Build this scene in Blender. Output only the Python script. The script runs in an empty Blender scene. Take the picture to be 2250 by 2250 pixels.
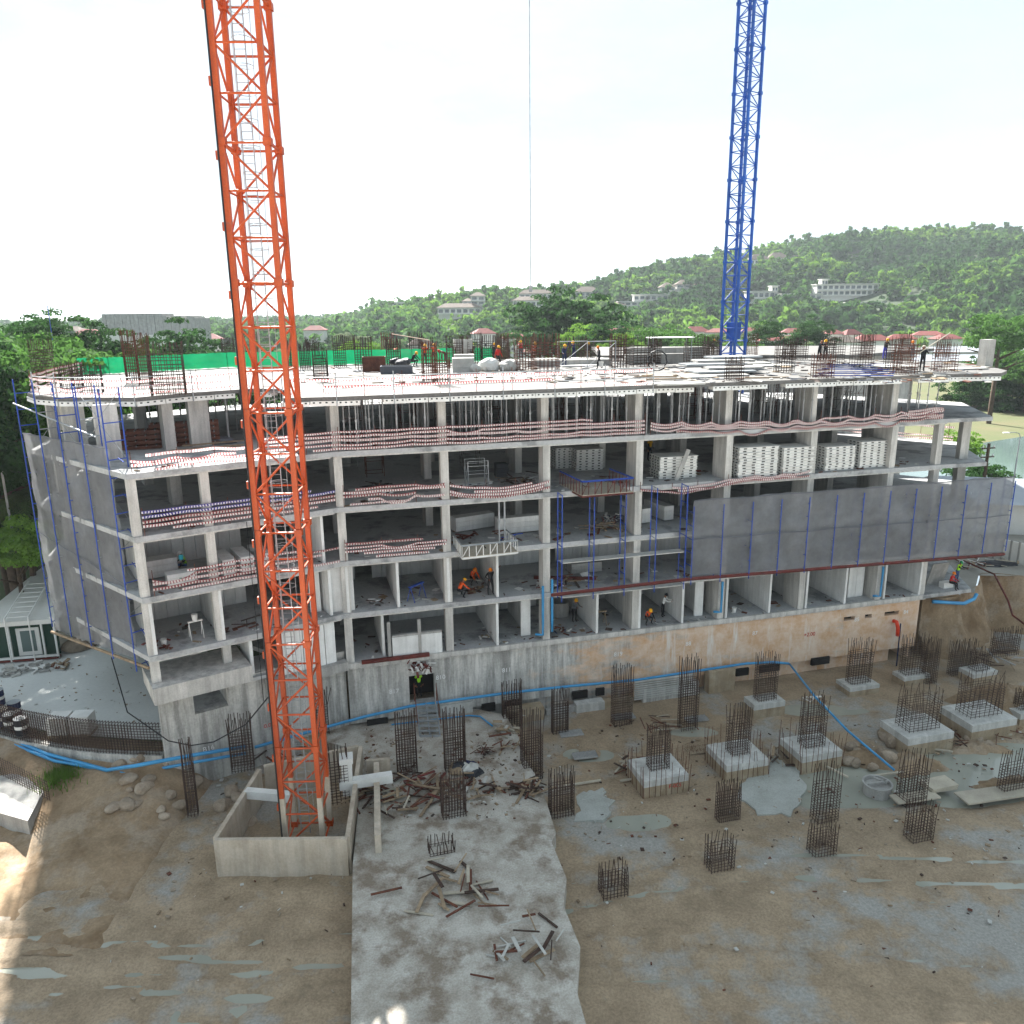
import bpy, bmesh, math, random
import numpy as np
from mathutils import Vector, Matrix
R = math.radians
random.seed(7); rng = np.random.default_rng(7)
scene = bpy.context.scene
col = scene.collection

# ------------------------------------------------------------------ camera
F, TH, RO, H = 1750.0, R(14.2), R(0.6), 26.2
HAZE = 0.0001
cam_d = bpy.data.cameras.new('camera'); cam = bpy.data.objects.new('camera', cam_d); col.objects.link(cam)
cam_d.sensor_width = 36.0; cam_d.lens = 36.0 * F / 2250.0; cam_d.clip_start = 0.5; cam_d.clip_end = 20000
cam.matrix_world = Matrix.Translation((0, 0, H)) @ Matrix.Rotation(R(90) - TH, 4, 'X') @ Matrix.Rotation(-RO, 4, 'Z')
scene.camera = cam

# ------------------------------------------------------------------ sky and sun
SUN_EL, SUN_AZ = R(40), math.atan2(-0.36, 0.93)      # azimuth of the sun measured from +Y towards +X
world = bpy.data.worlds.new('World'); scene.world = world; world.use_nodes = True
wn = world.node_tree.nodes; wl = world.node_tree.links
for n in list(wn): wn.remove(n)
w_out = wn.new('ShaderNodeOutputWorld'); w_bg = wn.new('ShaderNodeBackground')
sky = wn.new('ShaderNodeTexSky'); sky.sky_type = 'NISHITA'; sky.sun_disc = False
sky.sun_elevation = SUN_EL; sky.sun_rotation = SUN_AZ
sky.air_density = 1.0; sky.dust_density = 1.2; sky.ozone_density = 1.0
w_tc = wn.new('ShaderNodeTexCoord'); w_map = wn.new('ShaderNodeMapping'); w_map.inputs['Scale'].default_value = (1, 1, 3.0)
w_noise = wn.new('ShaderNodeTexNoise'); w_noise.inputs['Scale'].default_value = 2.6; w_noise.inputs['Detail'].default_value = 7; w_noise.inputs['Roughness'].default_value = .62
w_ramp = wn.new('ShaderNodeValToRGB'); w_ramp.color_ramp.elements[0].position = .36; w_ramp.color_ramp.elements[1].position = .70
w_ramp.color_ramp.elements[0].color = (.88, .88, .88, 1); w_ramp.color_ramp.elements[1].color = (1, 1, 1, 1)
w_mix = wn.new('ShaderNodeMix'); w_mix.data_type = 'RGBA'
w_mix.inputs[7].default_value = (1.85, 2.22, 2.48, 1)      # thin bright cloud
wl.new(w_tc.outputs['Generated'], w_map.inputs['Vector']); wl.new(w_map.outputs['Vector'], w_noise.inputs['Vector'])
wl.new(w_noise.outputs['Fac'], w_ramp.inputs['Fac']); wl.new(w_ramp.outputs['Color'], w_mix.inputs['Factor'])
wl.new(sky.outputs['Color'], w_mix.inputs[6]); wl.new(w_mix.outputs[2], w_bg.inputs['Color'])
w_bg.inputs['Strength'].default_value = 0.082
wl.new(w_bg.outputs['Background'], w_out.inputs['Surface'])
sun_d = bpy.data.lights.new('sun', 'SUN'); sun = bpy.data.objects.new('sun', sun_d); col.objects.link(sun)
sun_d.energy = 4.9; sun_d.angle = R(0.8); sun_d.color = (1.0, .97, .92)
sdir = Vector((math.sin(SUN_AZ) * math.cos(SUN_EL), math.cos(SUN_AZ) * math.cos(SUN_EL), math.sin(SUN_EL)))
sun.rotation_euler = sdir.to_track_quat('Z', 'Y').to_euler(); sun.location = (0, 0, 120)
scene.view_settings.view_transform = 'Standard'; scene.view_settings.look = 'None'
scene.view_settings.exposure = 2.3; scene.view_settings.gamma = 1.0; scene.view_settings.use_curve_mapping = False
try:
    scene.cycles.use_denoising = True; scene.cycles.max_bounces = 6; scene.cycles.diffuse_bounces = 3
    scene.cycles.transparent_max_bounces = 12; scene.cycles.volume_bounces = 1; scene.cycles.caustics_reflective = False
    scene.cycles.caustics_refractive = False; scene.cycles.sample_clamp_indirect = 4.0
except Exception: pass

# ------------------------------------------------------------------ where a direction from the drone meets a level or an upright plane
def ray(x, y):
    u, v = x - 1125, y - 1125
    c, s = math.cos(RO), math.sin(RO)
    a = u * c - v * s; b = u * s + v * c
    return Vector((a, F * math.cos(TH) - b * math.sin(TH), -F * math.sin(TH) - b * math.cos(TH))) / F
def pz(x, y, z):
    d = ray(x, y); t = (z - H) / d.z
    return Vector((d.x * t, d.y * t, z))
def py(x, y, Y):
    d = ray(x, y); t = Y / d.y
    return Vector((d.x * t, Y, H + d.z * t))

# ------------------------------------------------------------------ objects
def tag(o, label=None, cat=None, group=None, kind=None):
    if label: o['label'] = label
    if cat: o['category'] = cat
    if group: o['group'] = group
    if kind: o['kind'] = kind
    return o
def empty(name, loc, rz=0, label=None, cat=None, group=None):
    o = bpy.data.objects.new(name, None); col.objects.link(o)
    o.location = loc; o.rotation_euler = (0, 0, rz); o.empty_display_size = .2
    return tag(o, label, cat, group)
class MB:
    def __init__(s): s.v = []; s.f = []; s.m = []; s.cm = 0; s.sm = False; s.uv = None
    def add(s, vs, fs):
        b = len(s.v); s.v += [tuple(v) for v in vs]
        for f in fs: s.f.append(tuple(i + b for i in f)); s.m.append(s.cm)
        return s
    def box(s, c, size, rz=0, M=None):
        hx, hy, hz = size[0] / 2, size[1] / 2, size[2] / 2
        vs = [Vector((x * hx, y * hy, z * hz)) for z in (-1, 1) for y in (-1, 1) for x in (-1, 1)]
        if M is None: M = Matrix.Rotation(rz, 3, 'Z')
        vs = [M @ v + Vector(c) for v in vs]
        return s.add(vs, [(0, 2, 3, 1), (4, 5, 7, 6), (0, 1, 5, 4), (2, 6, 7, 3), (0, 4, 6, 2), (1, 3, 7, 5)])
    def tube(s, p, q, r, n=6, r2=None, cap=True):
        p, q = Vector(p), Vector(q); d = q - p
        if d.length < 1e-6: return s
        r2 = r if r2 is None else r2
        z = d.normalized(); x = z.orthogonal().normalized(); y = z.cross(x)
        vs = []
        for i in range(n):
            a = 2 * math.pi * i / n + math.pi / n; o = x * math.cos(a) + y * math.sin(a)
            vs += [p + o * r, q + o * r2]
        fs = [(2 * i, 2 * ((i + 1) % n), 2 * ((i + 1) % n) + 1, 2 * i + 1) for i in range(n)]
        if cap: fs += [tuple(2 * i for i in range(n))[::-1], tuple(2 * i + 1 for i in range(n))]
        return s.add(vs, fs)
    def path(s, pts, r, n=6):
        pts = [Vector(p) for p in pts]; rings = []
        for i, p in enumerate(pts):
            t = (pts[min(i + 1, len(pts) - 1)] - pts[max(i - 1, 0)]).normalized()
            x = t.cross(Vector((0, 0, 1)))
            if x.length < 1e-3: x = Vector((1, 0, 0))
            x.normalize(); y = t.cross(x)
            rings.append([p + (x * math.cos(2 * math.pi * k / n) + y * math.sin(2 * math.pi * k / n)) * r for k in range(n)])
        vs = [v for g in rings for v in g]; fs = []
        for i in range(len(pts) - 1):
            for k in range(n):
                a = i * n + k; b = i * n + (k + 1) % n
                fs.append((a, b, b + n, a + n))
        fs += [tuple(range(n))[::-1], tuple(range((len(pts) - 1) * n, len(pts) * n))]
        return s.add(vs, fs)
    def prism(s, poly, z0, z1, top_m=None):
        n = len(poly); vs = [(p[0], p[1], z0) for p in poly] + [(p[0], p[1], z1) for p in poly]
        ar = sum(poly[i][0] * poly[(i + 1) % n][1] - poly[(i + 1) % n][0] * poly[i][1] for i in range(n))
        fs = [(i, (i + 1) % n, n + (i + 1) % n, n + i) for i in range(n)]
        lo, hi = tuple(range(n))[::-1], tuple(range(n, 2 * n))
        if ar < 0: fs = [f[::-1] for f in fs]; lo, hi = lo[::-1], hi[::-1]
        s.add(vs, fs + [lo, hi])
        if top_m is not None: s.m[-1] = top_m
        return s
    def lathe(s, c, prof, n=12):
        c = Vector(c); vs = []; fs = []
        for r, z in prof:
            for k in range(n):
                a = 2 * math.pi * k / n; vs.append(c + Vector((r * math.cos(a), r * math.sin(a), z)))
        for i in range(len(prof) - 1):
            for k in range(n):
                a = i * n + k; b = i * n + (k + 1) % n; fs.append((a, b, b + n, a + n))
        fs += [tuple(range(n))[::-1], tuple(range((len(prof) - 1) * n, len(prof) * n))]
        return s.add(vs, fs)
    def mesh(s, name, mats):
        me = bpy.data.meshes.new(name); me.from_pydata(s.v, [], s.f)
        if not isinstance(mats, (list, tuple)): mats = [mats]
        for m in mats: me.materials.append(m)
        if len(mats) > 1: me.polygons.foreach_set('material_index', s.m)
        if s.sm: me.polygons.foreach_set('use_smooth', [True] * len(me.polygons))
        me.update(); return me
    def build(s, name, mats, parent=None, loc=None, rz=0):
        o = bpy.data.objects.new(name, s.mesh(name, mats)); col.objects.link(o)
        if parent: o.parent = parent
        if loc is not None: o.location = loc; o.rotation_euler = (0, 0, rz)
        return o
def obj(name, me, parent=None, loc=(0, 0, 0), rz=0, sc=1):
    o = bpy.data.objects.new(name, me); col.objects.link(o); o.parent = parent
    o.location = loc; o.rotation_euler = (0, 0, rz)
    o.scale = sc if isinstance(sc, (tuple, list)) else (sc, sc, sc)
    return o
def npmesh(name, V, Q, mats, midx=None):
    me = bpy.data.meshes.new(name); V = np.asarray(V, dtype=np.float32); Q = np.asarray(Q, dtype=np.int32)
    k = Q.shape[1]
    me.vertices.add(len(V)); me.vertices.foreach_set('co', V.ravel())
    me.loops.add(Q.size); me.loops.foreach_set('vertex_index', Q.ravel())
    me.polygons.add(len(Q)); me.polygons.foreach_set('loop_start', np.arange(0, Q.size, k, dtype=np.int32))
    me.polygons.foreach_set('loop_total', np.full(len(Q), k, dtype=np.int32))
    for m in (mats if isinstance(mats, (list, tuple)) else [mats]): me.materials.append(m)
    if midx is not None: me.polygons.foreach_set('material_index', np.asarray(midx, dtype=np.int32))
    me.update(calc_edges=True); return me
def copy_tree(o, parent=None):
    c = o.copy(); col.objects.link(c); c.parent = parent
    for ch in o.children: copy_tree(ch, c)
    return c
ORD = ['first', 'second', 'third', 'fourth', 'fifth', 'sixth', 'seventh', 'eighth', 'ninth', 'tenth', 'eleventh', 'twelfth', 'thirteenth', 'fourteenth', 'fifteenth', 'sixteenth']

# ------------------------------------------------------------------ materials
def lin(h):
    h = h.lstrip('#'); c = [int(h[i:i + 2], 16) / 255 for i in (0, 2, 4)]
    return tuple(x / 12.92 if x <= .04045 else ((x + .055) / 1.055) ** 2.4 for x in c) + (1,)
def MAT(name, c1, c2=None, scale=.8, rough=.9, streak=0.0, fine=.0, bump=0.0, metal=0.0, obj_co=False, rnd=0.0, trans=0.0, spec=.3, bscale=12.0, third=None, tscale=.25, tpos=(.5, .62)):
    m = bpy.data.materials.new(name); m.use_nodes = True; nt = m.node_tree; N = nt.nodes; L = nt.links
    b = N['Principled BSDF']; b.inputs['Roughness'].default_value = rough; b.inputs['Metallic'].default_value = metal
    b.inputs['Specular IOR Level'].default_value = spec
    c1 = lin(c1) if isinstance(c1, str) else c1
    c2 = c1 if c2 is None else (lin(c2) if isinstance(c2, str) else c2)
    if obj_co: co = N.new('ShaderNodeTexCoord').outputs['Object']
    else: co = N.new('ShaderNodeNewGeometry').outputs['Position']
    def noise(sc, det=5, ro=.6, vec=None):
        n = N.new('ShaderNodeTexNoise'); n.inputs['Scale'].default_value = sc; n.inputs['Detail'].default_value = det; n.inputs['Roughness'].default_value = ro
        L.new(vec or co, n.inputs['Vector']); return n.outputs['Fac']
    def ramp(fac, a, bb, ca, cb):
        r = N.new('ShaderNodeValToRGB'); r.color_ramp.elements[0].position = a; r.color_ramp.elements[1].position = bb
        r.color_ramp.elements[0].color = ca; r.color_ramp.elements[1].color = cb; L.new(fac, r.inputs['Fac']); return r.outputs['Color']
    def mul(a, bb):
        x = N.new('ShaderNodeMix'); x.data_type = 'RGBA'; x.blend_type = 'MULTIPLY'; x.inputs['Factor'].default_value = 1
        L.new(a, x.inputs[6]); L.new(bb, x.inputs[7]); return x.outputs[2]
    out = ramp(noise(scale), .34, .68, c1, c2)
    if third is not None:
        x = N.new('ShaderNodeMix'); x.data_type = 'RGBA'; L.new(ramp(noise(tscale, 6, .65), tpos[0], tpos[1], (0, 0, 0, 1), (1, 1, 1, 1)), x.inputs['Factor'])
        L.new(out, x.inputs[6]); x.inputs[7].default_value = lin(third) if isinstance(third, str) else third; out = x.outputs[2]
    if streak:
        mp = N.new('ShaderNodeMapping'); mp.inputs['Scale'].default_value = (1.7, 1.7, .16); L.new(co, mp.inputs['Vector'])
        k = 1 - streak; out = mul(out, ramp(noise(1.6, 6, .65, mp.outputs['Vector']), .38, .62, (k, k, k, 1), (1, 1, 1, 1)))
    if fine:
        k = 1 - fine; out = mul(out, ramp(noise(scale * 9 + 3, 4, .7), .3, .65, (k, k, k, 1), (1, 1, 1, 1)))
    if rnd:
        oi = N.new('ShaderNodeObjectInfo'); hs = N.new('ShaderNodeHueSaturation')
        mr = N.new('ShaderNodeMapRange'); mr.inputs['To Min'].default_value = 1 - rnd; mr.inputs['To Max'].default_value = 1 + rnd
        L.new(oi.outputs['Random'], mr.inputs['Value']); L.new(mr.outputs['Result'], hs.inputs['Value']); L.new(out, hs.inputs['Color']); out = hs.outputs['Color']
    L.new(out, b.inputs['Base Color'])
    if bump:
        bp = N.new('ShaderNodeBump'); bp.inputs['Strength'].default_value = bump; bp.inputs['Distance'].default_value = .03
        L.new(noise(bscale, 5, .65), bp.inputs['Height']); L.new(bp.outputs['Normal'], b.inputs['Normal'])
    if trans:
        t = N.new('ShaderNodeBsdfTranslucent'); mx = N.new('ShaderNodeMixShader'); mx.inputs[0].default_value = trans
        L.new(out, t.inputs['Color']); L.new(b.outputs[0], mx.inputs[1]); L.new(t.outputs[0], mx.inputs[2])
        L.new(mx.outputs[0], N['Material Output'].inputs['Surface'])
    return m
K = {}
K['conc'] = MAT('raw_concrete', '#9a9894', '#b3b1ab', .9, .92, streak=.22, fine=.16, bump=.25)
K['conc_col'] = MAT('column_concrete', '#c2bfb9', '#d0cdc6', 1.2, .92, streak=.34, fine=.2, bump=.2)
K['slab'] = MAT('slab_concrete', '#a6a7a8', '#b9b9b6', .5, .9, fine=.22, bump=.2, third='#868787', tscale=.5)
K['roof'] = MAT('roof_deck_panels', '#706e6b', '#5d5b58', .6, .8, fine=.35, third='#474440', tscale=.35, tpos=(.56, .66))
K['panel'] = MAT('white_wall_panel', '#e4e4e1', '#d2d2ce', .8, .85, streak=.16, fine=.1, rnd=.05)
K['joint'] = MAT('mortar_joint', '#6f6e6b', '#83817c', 3, .95)
K['white'] = MAT('white_plastic', '#e2e1dc', '#cfcdc7', 1.0, .6, fine=.08)
K['dark'] = MAT('painted_hollow_shade', '#1c1b1a', '#242322', 1, .95)  # colour stands in for the shade inside holes and recesses
K['ret'] = MAT('retaining_wall_concrete', '#d4d1ca', '#bfbdb6', .5, .92, streak=.5, fine=.25, bump=.35)
K['mud'] = MAT('pit_mud', '#a8947a', '#8a7861', .6, .7, fine=.38, bump=.7, third='#9d9a92', tscale=.16, tpos=(.51, .60))
K['raft'] = MAT('blinding_concrete', '#c3beb4', '#a0988b', .9, .88, fine=.35, bump=.5, third='#86796a', tscale=.7, tpos=(.48, .62))
K['yard'] = MAT('yard_concrete', '#d0d1cd', '#c2c3bf', .2, .9, fine=.1, bump=.12)
K['siteground'] = MAT('pale_bounce_ground', '#d2d0cc', '#c2c0bb', .15, .92, fine=.2)  # paleness chosen so the unseen ground throws light back
K['earth'] = MAT('dug_earth', '#a18b70', '#7d664c', .5, .95, streak=.15, fine=.25, bump=.8, bscale=3.0, third='#a08f7a', tscale=.4)
K['wetpatch'] = MAT('wet_cement', '#b0b2ac', '#9c9e96', .9, .5, fine=.25, spec=.5)
K['pad'] = MAT('footing_concrete', '#d2d1cb', '#bdbbb4', .9, .9, streak=.25, fine=.18, bump=.2)
K['padmud'] = MAT('muddy_footing', '#b5a68e', '#9c886c', 1.2, .9, streak=.25, fine=.2)
K['rust'] = MAT('rusty_steel', '#6a3f2e', '#4a2c22', 3, .8)
K['rebar'] = MAT('dark_rebar', '#4a3830', '#332821', 2, .8)
K['redrust'] = MAT('red_oxide_steel', '#6e3029', '#4b231e', 2, .7, fine=.2)
K['orange'] = MAT('orange_crane_paint', '#c4531f', '#b44719', 1.3, .55, streak=.18, fine=.28, spec=.4, third='#a8553a', tscale=2.2, tpos=(.64, .70))
K['blue'] = MAT('blue_crane_paint', '#1a5cb8', '#134a9a', 1.0, .55, streak=.2, fine=.25, spec=.4, third='#3a5a8c', tscale=1.8, tpos=(.62, .7))
K['scafblue'] = MAT('blue_scaffold_paint', '#2c4fa8', '#24408a', 2, .55, fine=.2)
K['galv'] = MAT('galvanised_steel', '#a7abad', '#8b8f91', 2, .5, metal=.3, fine=.15)
K['prop'] = MAT('prop_steel', '#b0b2b2', '#8a8b8b', 1.5, .6, fine=.25, rnd=.25)
K['cream'] = MAT('cream_painted_concrete', '#c9bdac', '#b5a692', .8, .85, streak=.2, fine=.15)
K['wood'] = MAT('weathered_wood', '#a38f75', '#7d6a55', 2, .9, fine=.25, obj_co=True, rnd=.2)
K['ply'] = MAT('pale_plywood', '#b9b09d', '#a2998a', 1, .85, fine=.15, rnd=.08)
K['pvc'] = MAT('blue_pvc_pipe', '#3a93c4', '#2f7fb0', 1, .4, spec=.5)
K['hose'] = MAT('orange_corrugated_hose', '#e0452a', '#c93a22', 2, .5)
K['cable'] = MAT('black_cable', '#16171a', None, 1, .6)
K['water'] = MAT('muddy_water', '#9a9b8e', '#88897d', .2, .06, spec=.5)
K['lake'] = MAT('lake_water', '#5d6c69', '#52615e', .05, .08, spec=.5)
K['grass'] = MAT('dry_grass', '#4f5632', '#5e5a3d', .15, .95, fine=.25)
K['road'] = MAT('pale_road', '#98948a', '#89857c', .3, .92, fine=.12)
K['tin'] = MAT('tin_roof', '#9ea3a8', '#8d9298', .3, .45, metal=.2)
K['tile'] = MAT('red_roof_tiles', '#7c3a34', '#6a302b', .6, .8, fine=.12, rnd=.16)
K['brownroof'] = MAT('brown_thatch_roof', '#6f6257', '#5e5249', .6, .9, fine=.2, rnd=.1)
K['wallwhite'] = MAT('white_render', '#d8d6d0', '#c9c6bf', .4, .9, fine=.06)
K['glass'] = MAT('dark_window_glass', '#2c363c', '#3a464c', .5, .1, spec=.6)
K['green'] = MAT('dark_green_cladding', '#133a2c', '#0f2f24', 1, .6)
K['bark'] = MAT('bark', '#5c4c3d', '#42362b', 3, .95, fine=.3)
K['leafA'] = MAT('leaves_mid', '#54793a', '#3a5a28', .35, .85, spec=.05, trans=.45, rnd=.18, fine=.25)
K['leafB'] = MAT('leaves_dark', '#3f6133', '#2c4a25', .35, .85, spec=.05, trans=.42, rnd=.18, fine=.25)
K['leafC'] = MAT('leaves_bright', '#70943a', '#55782e', .35, .85, spec=.05, trans=.45, rnd=.15, fine=.2)
K['leafP'] = MAT('palm_fronds', '#5b6c3f', '#45572f', .5, .85, spec=.05, trans=.3, rnd=.15, fine=.2)
K['hillsoil'] = MAT('hillside_undergrowth', '#2f4123', '#23331a', .02, .95, fine=.3)
K['field'] = MAT('field_undergrowth', '#43532d', '#525b38', .02, .95, fine=.3)
K['skin'] = MAT('skin', '#8a5a40', None, 1, .6)
for nm, c in (('black', '#1b1c20'), ('navy', '#1e2748'), ('denim', '#3a4f78'), ('vestor', '#e2581e'), ('red', '#b8241f'), ('lime', '#a6e22a'), ('yellow', '#e6a91d'), ('hwhite', '#e4e4e0'), ('hgreen', '#2f8f5c'), ('helmcyan', '#37a6b8'), ('greycloth', '#5d6066'), ('purple', '#3d3aa0'), ('boot', '#241f1c'), ('hair', '#15110f'), ('helmor', '#e07a18')):
    K[nm] = MAT('cloth_' + nm, c, None, 3, .75, fine=.12)
K['textred'] = MAT('red_spray_paint', '#b02a2a', None, 1, .8)
K['textgreen'] = MAT('green_crayon', '#2f7d5a', None, 1, .8)
K['textblack'] = MAT('black_print', '#202226', None, 1, .8)
K['signwhite'] = MAT('white_marking', '#dededb', None, 1, .8)
K['rock'] = MAT('broken_stone', '#a89a88', '#857563', 1.2, .95, fine=.25, bump=.5, bscale=5, rnd=.15)
K['tarp'] = MAT('dark_tarpaulin', '#33353a', '#25262a', 1.5, .6, bump=.6, bscale=6)
K['bag'] = MAT('pale_cement_bag', '#bdbbb4', '#a3a29c', 2, .8, bump=.4)
def stripe_mat(name, ca, cb, period, duty=.5, edge=.2):
    m = bpy.data.materials.new(name); m.use_nodes = True; N = m.node_tree.nodes; L = m.node_tree.links; b = N['Principled BSDF']
    uv = N.new('ShaderNodeUVMap'); sp = N.new('ShaderNodeSeparateXYZ'); L.new(uv.outputs[0], sp.inputs[0])
    d = N.new('ShaderNodeMath'); d.operation = 'DIVIDE'; d.inputs[1].default_value = period; L.new(sp.outputs[0], d.inputs[0])
    fr = N.new('ShaderNodeMath'); fr.operation = 'FRACT'; L.new(d.outputs[0], fr.inputs[0])
    lt = N.new('ShaderNodeMath'); lt.operation = 'LESS_THAN'; lt.inputs[1].default_value = duty; L.new(fr.outputs[0], lt.inputs[0])
    ed = N.new('ShaderNodeMath'); ed.operation = 'LESS_THAN'; ed.inputs[1].default_value = 1 - edge; L.new(sp.outputs[1], ed.inputs[0])
    mu = N.new('ShaderNodeMath'); mu.operation = 'MULTIPLY'; L.new(lt.outputs[0], mu.inputs[0]); L.new(ed.outputs[0], mu.inputs[1])
    mx = N.new('ShaderNodeMix'); mx.data_type = 'RGBA'; mx.inputs[6].default_value = lin(ca); mx.inputs[7].default_value = lin(cb)
    L.new(mu.outputs[0], mx.inputs['Factor']); L.new(mx.outputs[2], b.inputs['Base Color']); b.inputs['Roughness'].default_value = .6
    t = N.new('ShaderNodeBsdfTranslucent'); ms = N.new('ShaderNodeMixShader'); ms.inputs[0].default_value = .35
    L.new(mx.outputs[2], t.inputs['Color']); L.new(b.outputs[0], ms.inputs[1]); L.new(t.outputs[0], ms.inputs[2]); L.new(ms.outputs[0], N['Material Output'].inputs['Surface'])
    return m
K['tape'] = stripe_mat('red_white_barrier_tape', '#9a4a50', '#e9e4df', .15, .58, .16)
K['tape2'] = stripe_mat('faded_barrier_tape', '#b08084', '#dcd6d0', .15, .55, .1)
K['tape3'] = stripe_mat('dirty_barrier_tape', '#83353d', '#cfc6be', .16, .5, .24)
K['tapeblue'] = stripe_mat('blue_white_barrier_tape', '#3a2f86', '#dedbe2', .15, .5, .22)
def net_mat(name, c, alpha, trans=.3):
    m = bpy.data.materials.new(name); m.use_nodes = True; N = m.node_tree.nodes; L = m.node_tree.links; b = N['Principled BSDF']
    g = N.new('ShaderNodeNewGeometry'); n = N.new('ShaderNodeTexNoise'); n.inputs['Scale'].default_value = .5; n.inputs['Detail'].default_value = 5; L.new(g.outputs['Position'], n.inputs['Vector'])
    r = N.new('ShaderNodeValToRGB'); r.color_ramp.elements[0].position = .3; r.color_ramp.elements[1].position = .7
    a = lin(c); r.color_ramp.elements[0].color = tuple(x * .8 for x in a[:3]) + (1,); r.color_ramp.elements[1].color = tuple(min(1, x * 1.15) for x in a[:3]) + (1,)
    L.new(n.outputs['Fac'], r.inputs['Fac']); L.new(r.outputs['Color'], b.inputs['Base Color']); b.inputs['Roughness'].default_value = .9
    tl = N.new('ShaderNodeBsdfTranslucent'); L.new(r.outputs['Color'], tl.inputs['Color'])
    m1 = N.new('ShaderNodeMixShader'); m1.inputs[0].default_value = trans; L.new(b.outputs[0], m1.inputs[1]); L.new(tl.outputs[0], m1.inputs[2])
    tr = N.new('ShaderNodeBsdfTransparent'); m2 = N.new('ShaderNodeMixShader'); m2.inputs[0].default_value = alpha
    n4 = N.new('ShaderNodeTexNoise'); n4.inputs['Scale'].default_value = 1.3; n4.inputs['Detail'].default_value = 6; n4.inputs['Roughness'].default_value = .7; L.new(g.outputs['Position'], n4.inputs['Vector'])
    mr4 = N.new('ShaderNodeMapRange'); mr4.inputs['From Min'].default_value = .3; mr4.inputs['From Max'].default_value = .7; mr4.inputs['To Min'].default_value = alpha - .12; mr4.inputs['To Max'].default_value = min(1, alpha + .12); L.new(n4.outputs['Fac'], mr4.inputs['Value']); L.new(mr4.outputs[0], m2.inputs[0])
    L.new(tr.outputs[0], m2.inputs[1]); L.new(m1.outputs[0], m2.inputs[2]); L.new(m2.outputs[0], N['Material Output'].inputs['Surface'])
    return m
K['net'] = net_mat('grey_debris_net', '#87888a', .68)
K['gnet'] = net_mat('green_shade_net', '#0c8456', .93, .35)
# ------------------------------------------------------------------ ground, pit, water, terrain
def sheet(name, poly, z, mat, kind='structure', label=None):
    me = bpy.data.meshes.new(name); me.from_pydata([(p[0], p[1], z) for p in poly], [], [tuple(range(len(poly)))]); me.materials.append(mat)
    o = bpy.data.objects.new(name, me); col.objects.link(o); o['kind'] = kind
    return o
def vnoise(x, y, s, seed=0):
    # smooth value noise on arrays
    x = np.asarray(x) / s + seed * 17.3; y = np.asarray(y) / s - seed * 9.1
    xi = np.floor(x); yi = np.floor(y); fx = x - xi; fy = y - yi; fx = fx * fx * (3 - 2 * fx); fy = fy * fy * (3 - 2 * fy)
    def h(a, b):
        v = np.sin(a * 127.1 + b * 311.7 + seed * 3.3) * 43758.5453; return v - np.floor(v)
    return (h(xi, yi) * (1 - fx) + h(xi + 1, yi) * fx) * (1 - fy) + (h(xi, yi + 1) * (1 - fx) + h(xi + 1, yi + 1) * fx) * fy
# pit floor: a finely divided sheet, lightly uneven
def grid_sheet(name, x0, x1, y0, y1, step, zf, mat):
    xs = np.arange(x0, x1 + .01, step); ys = np.arange(y0, y1 + .01, step); X, Y = np.meshgrid(xs, ys)
    Z = zf(X, Y); V = np.stack([X, Y, Z], -1).reshape(-1, 3); nx, ny = len(xs), len(ys)
    i = np.arange(nx * ny).reshape(ny, nx); Q = np.stack([i[:-1, :-1], i[:-1, 1:], i[1:, 1:], i[1:, :-1]], -1).reshape(-1, 4)
    me = npmesh(name, V, Q, mat); me.polygons.foreach_set('use_smooth', [True] * len(me.polygons))
    o = bpy.data.objects.new(name, me); col.objects.link(o); o['kind'] = 'structure'; return o
def pit_z(X, Y):
    z = .12 * (vnoise(X, Y, 5, 1) - .5) + .07 * (vnoise(X, Y, 1.4, 2) - .5) + .04 * (vnoise(X, Y, .6, 3) - .5) + .02
    wob = .9 * (vnoise(X, Y, 3, 6) - .5)
    for cx, cy, rx, ry, dp in ((24.5, 40.4, 8.2, 2.6, .34), (30, 42.3, 5, 2.0, .34), (18.8, 40.0, 4.0, 2.6, .30), (4.5, 43.4, 2.0, 1.0, .16), (11, 46.0, 2.4, .8, .15), (21, 48.6, 3.5, 1.0, .16), (6.5, 36.6, 2.6, 1.4, .2)):
        q = ((X - cx) / rx) ** 2 + ((Y - cy) / ry) ** 2 + wob; z = z - dp * np.clip(1.25 - q, 0, 1)
    for off in (-.85, .85):
        for c0, sl_, amp in ((30.5, .12, 1.3), (27.0, -.05, .8)):
            d_ = Y - (c0 + sl_ * X + amp * np.sin(X * .16) + off); z = z - .13 * np.exp(-(d_ / .2) ** 2) * (.5 + vnoise(X, Y, 1.2, 11)) + .07 * np.exp(-((np.abs(d_) - .36) / .16) ** 2)
    near = np.clip((37 - Y) / 5, 0, 1); z = z + near * (.16 * (vnoise(X, Y, .9, 12) - .5) + .10 * (vnoise(X, Y, .45, 13) - .5))
    return z
grid_sheet('pit_floor', -60, 62, 22, 64, .3, pit_z, K['mud'])
sheet('near_ground', [(-400, -400), (400, -400), (400, 22.2), (-400, 22.2)], -.06, K['siteground'])  # unseen ground behind the camera, coloured pale to bounce light onto the facade
water = sheet('water', [(-22, 24), (38, 24), (38, 50), (-22, 50)], -.105, K['water'])
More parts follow.
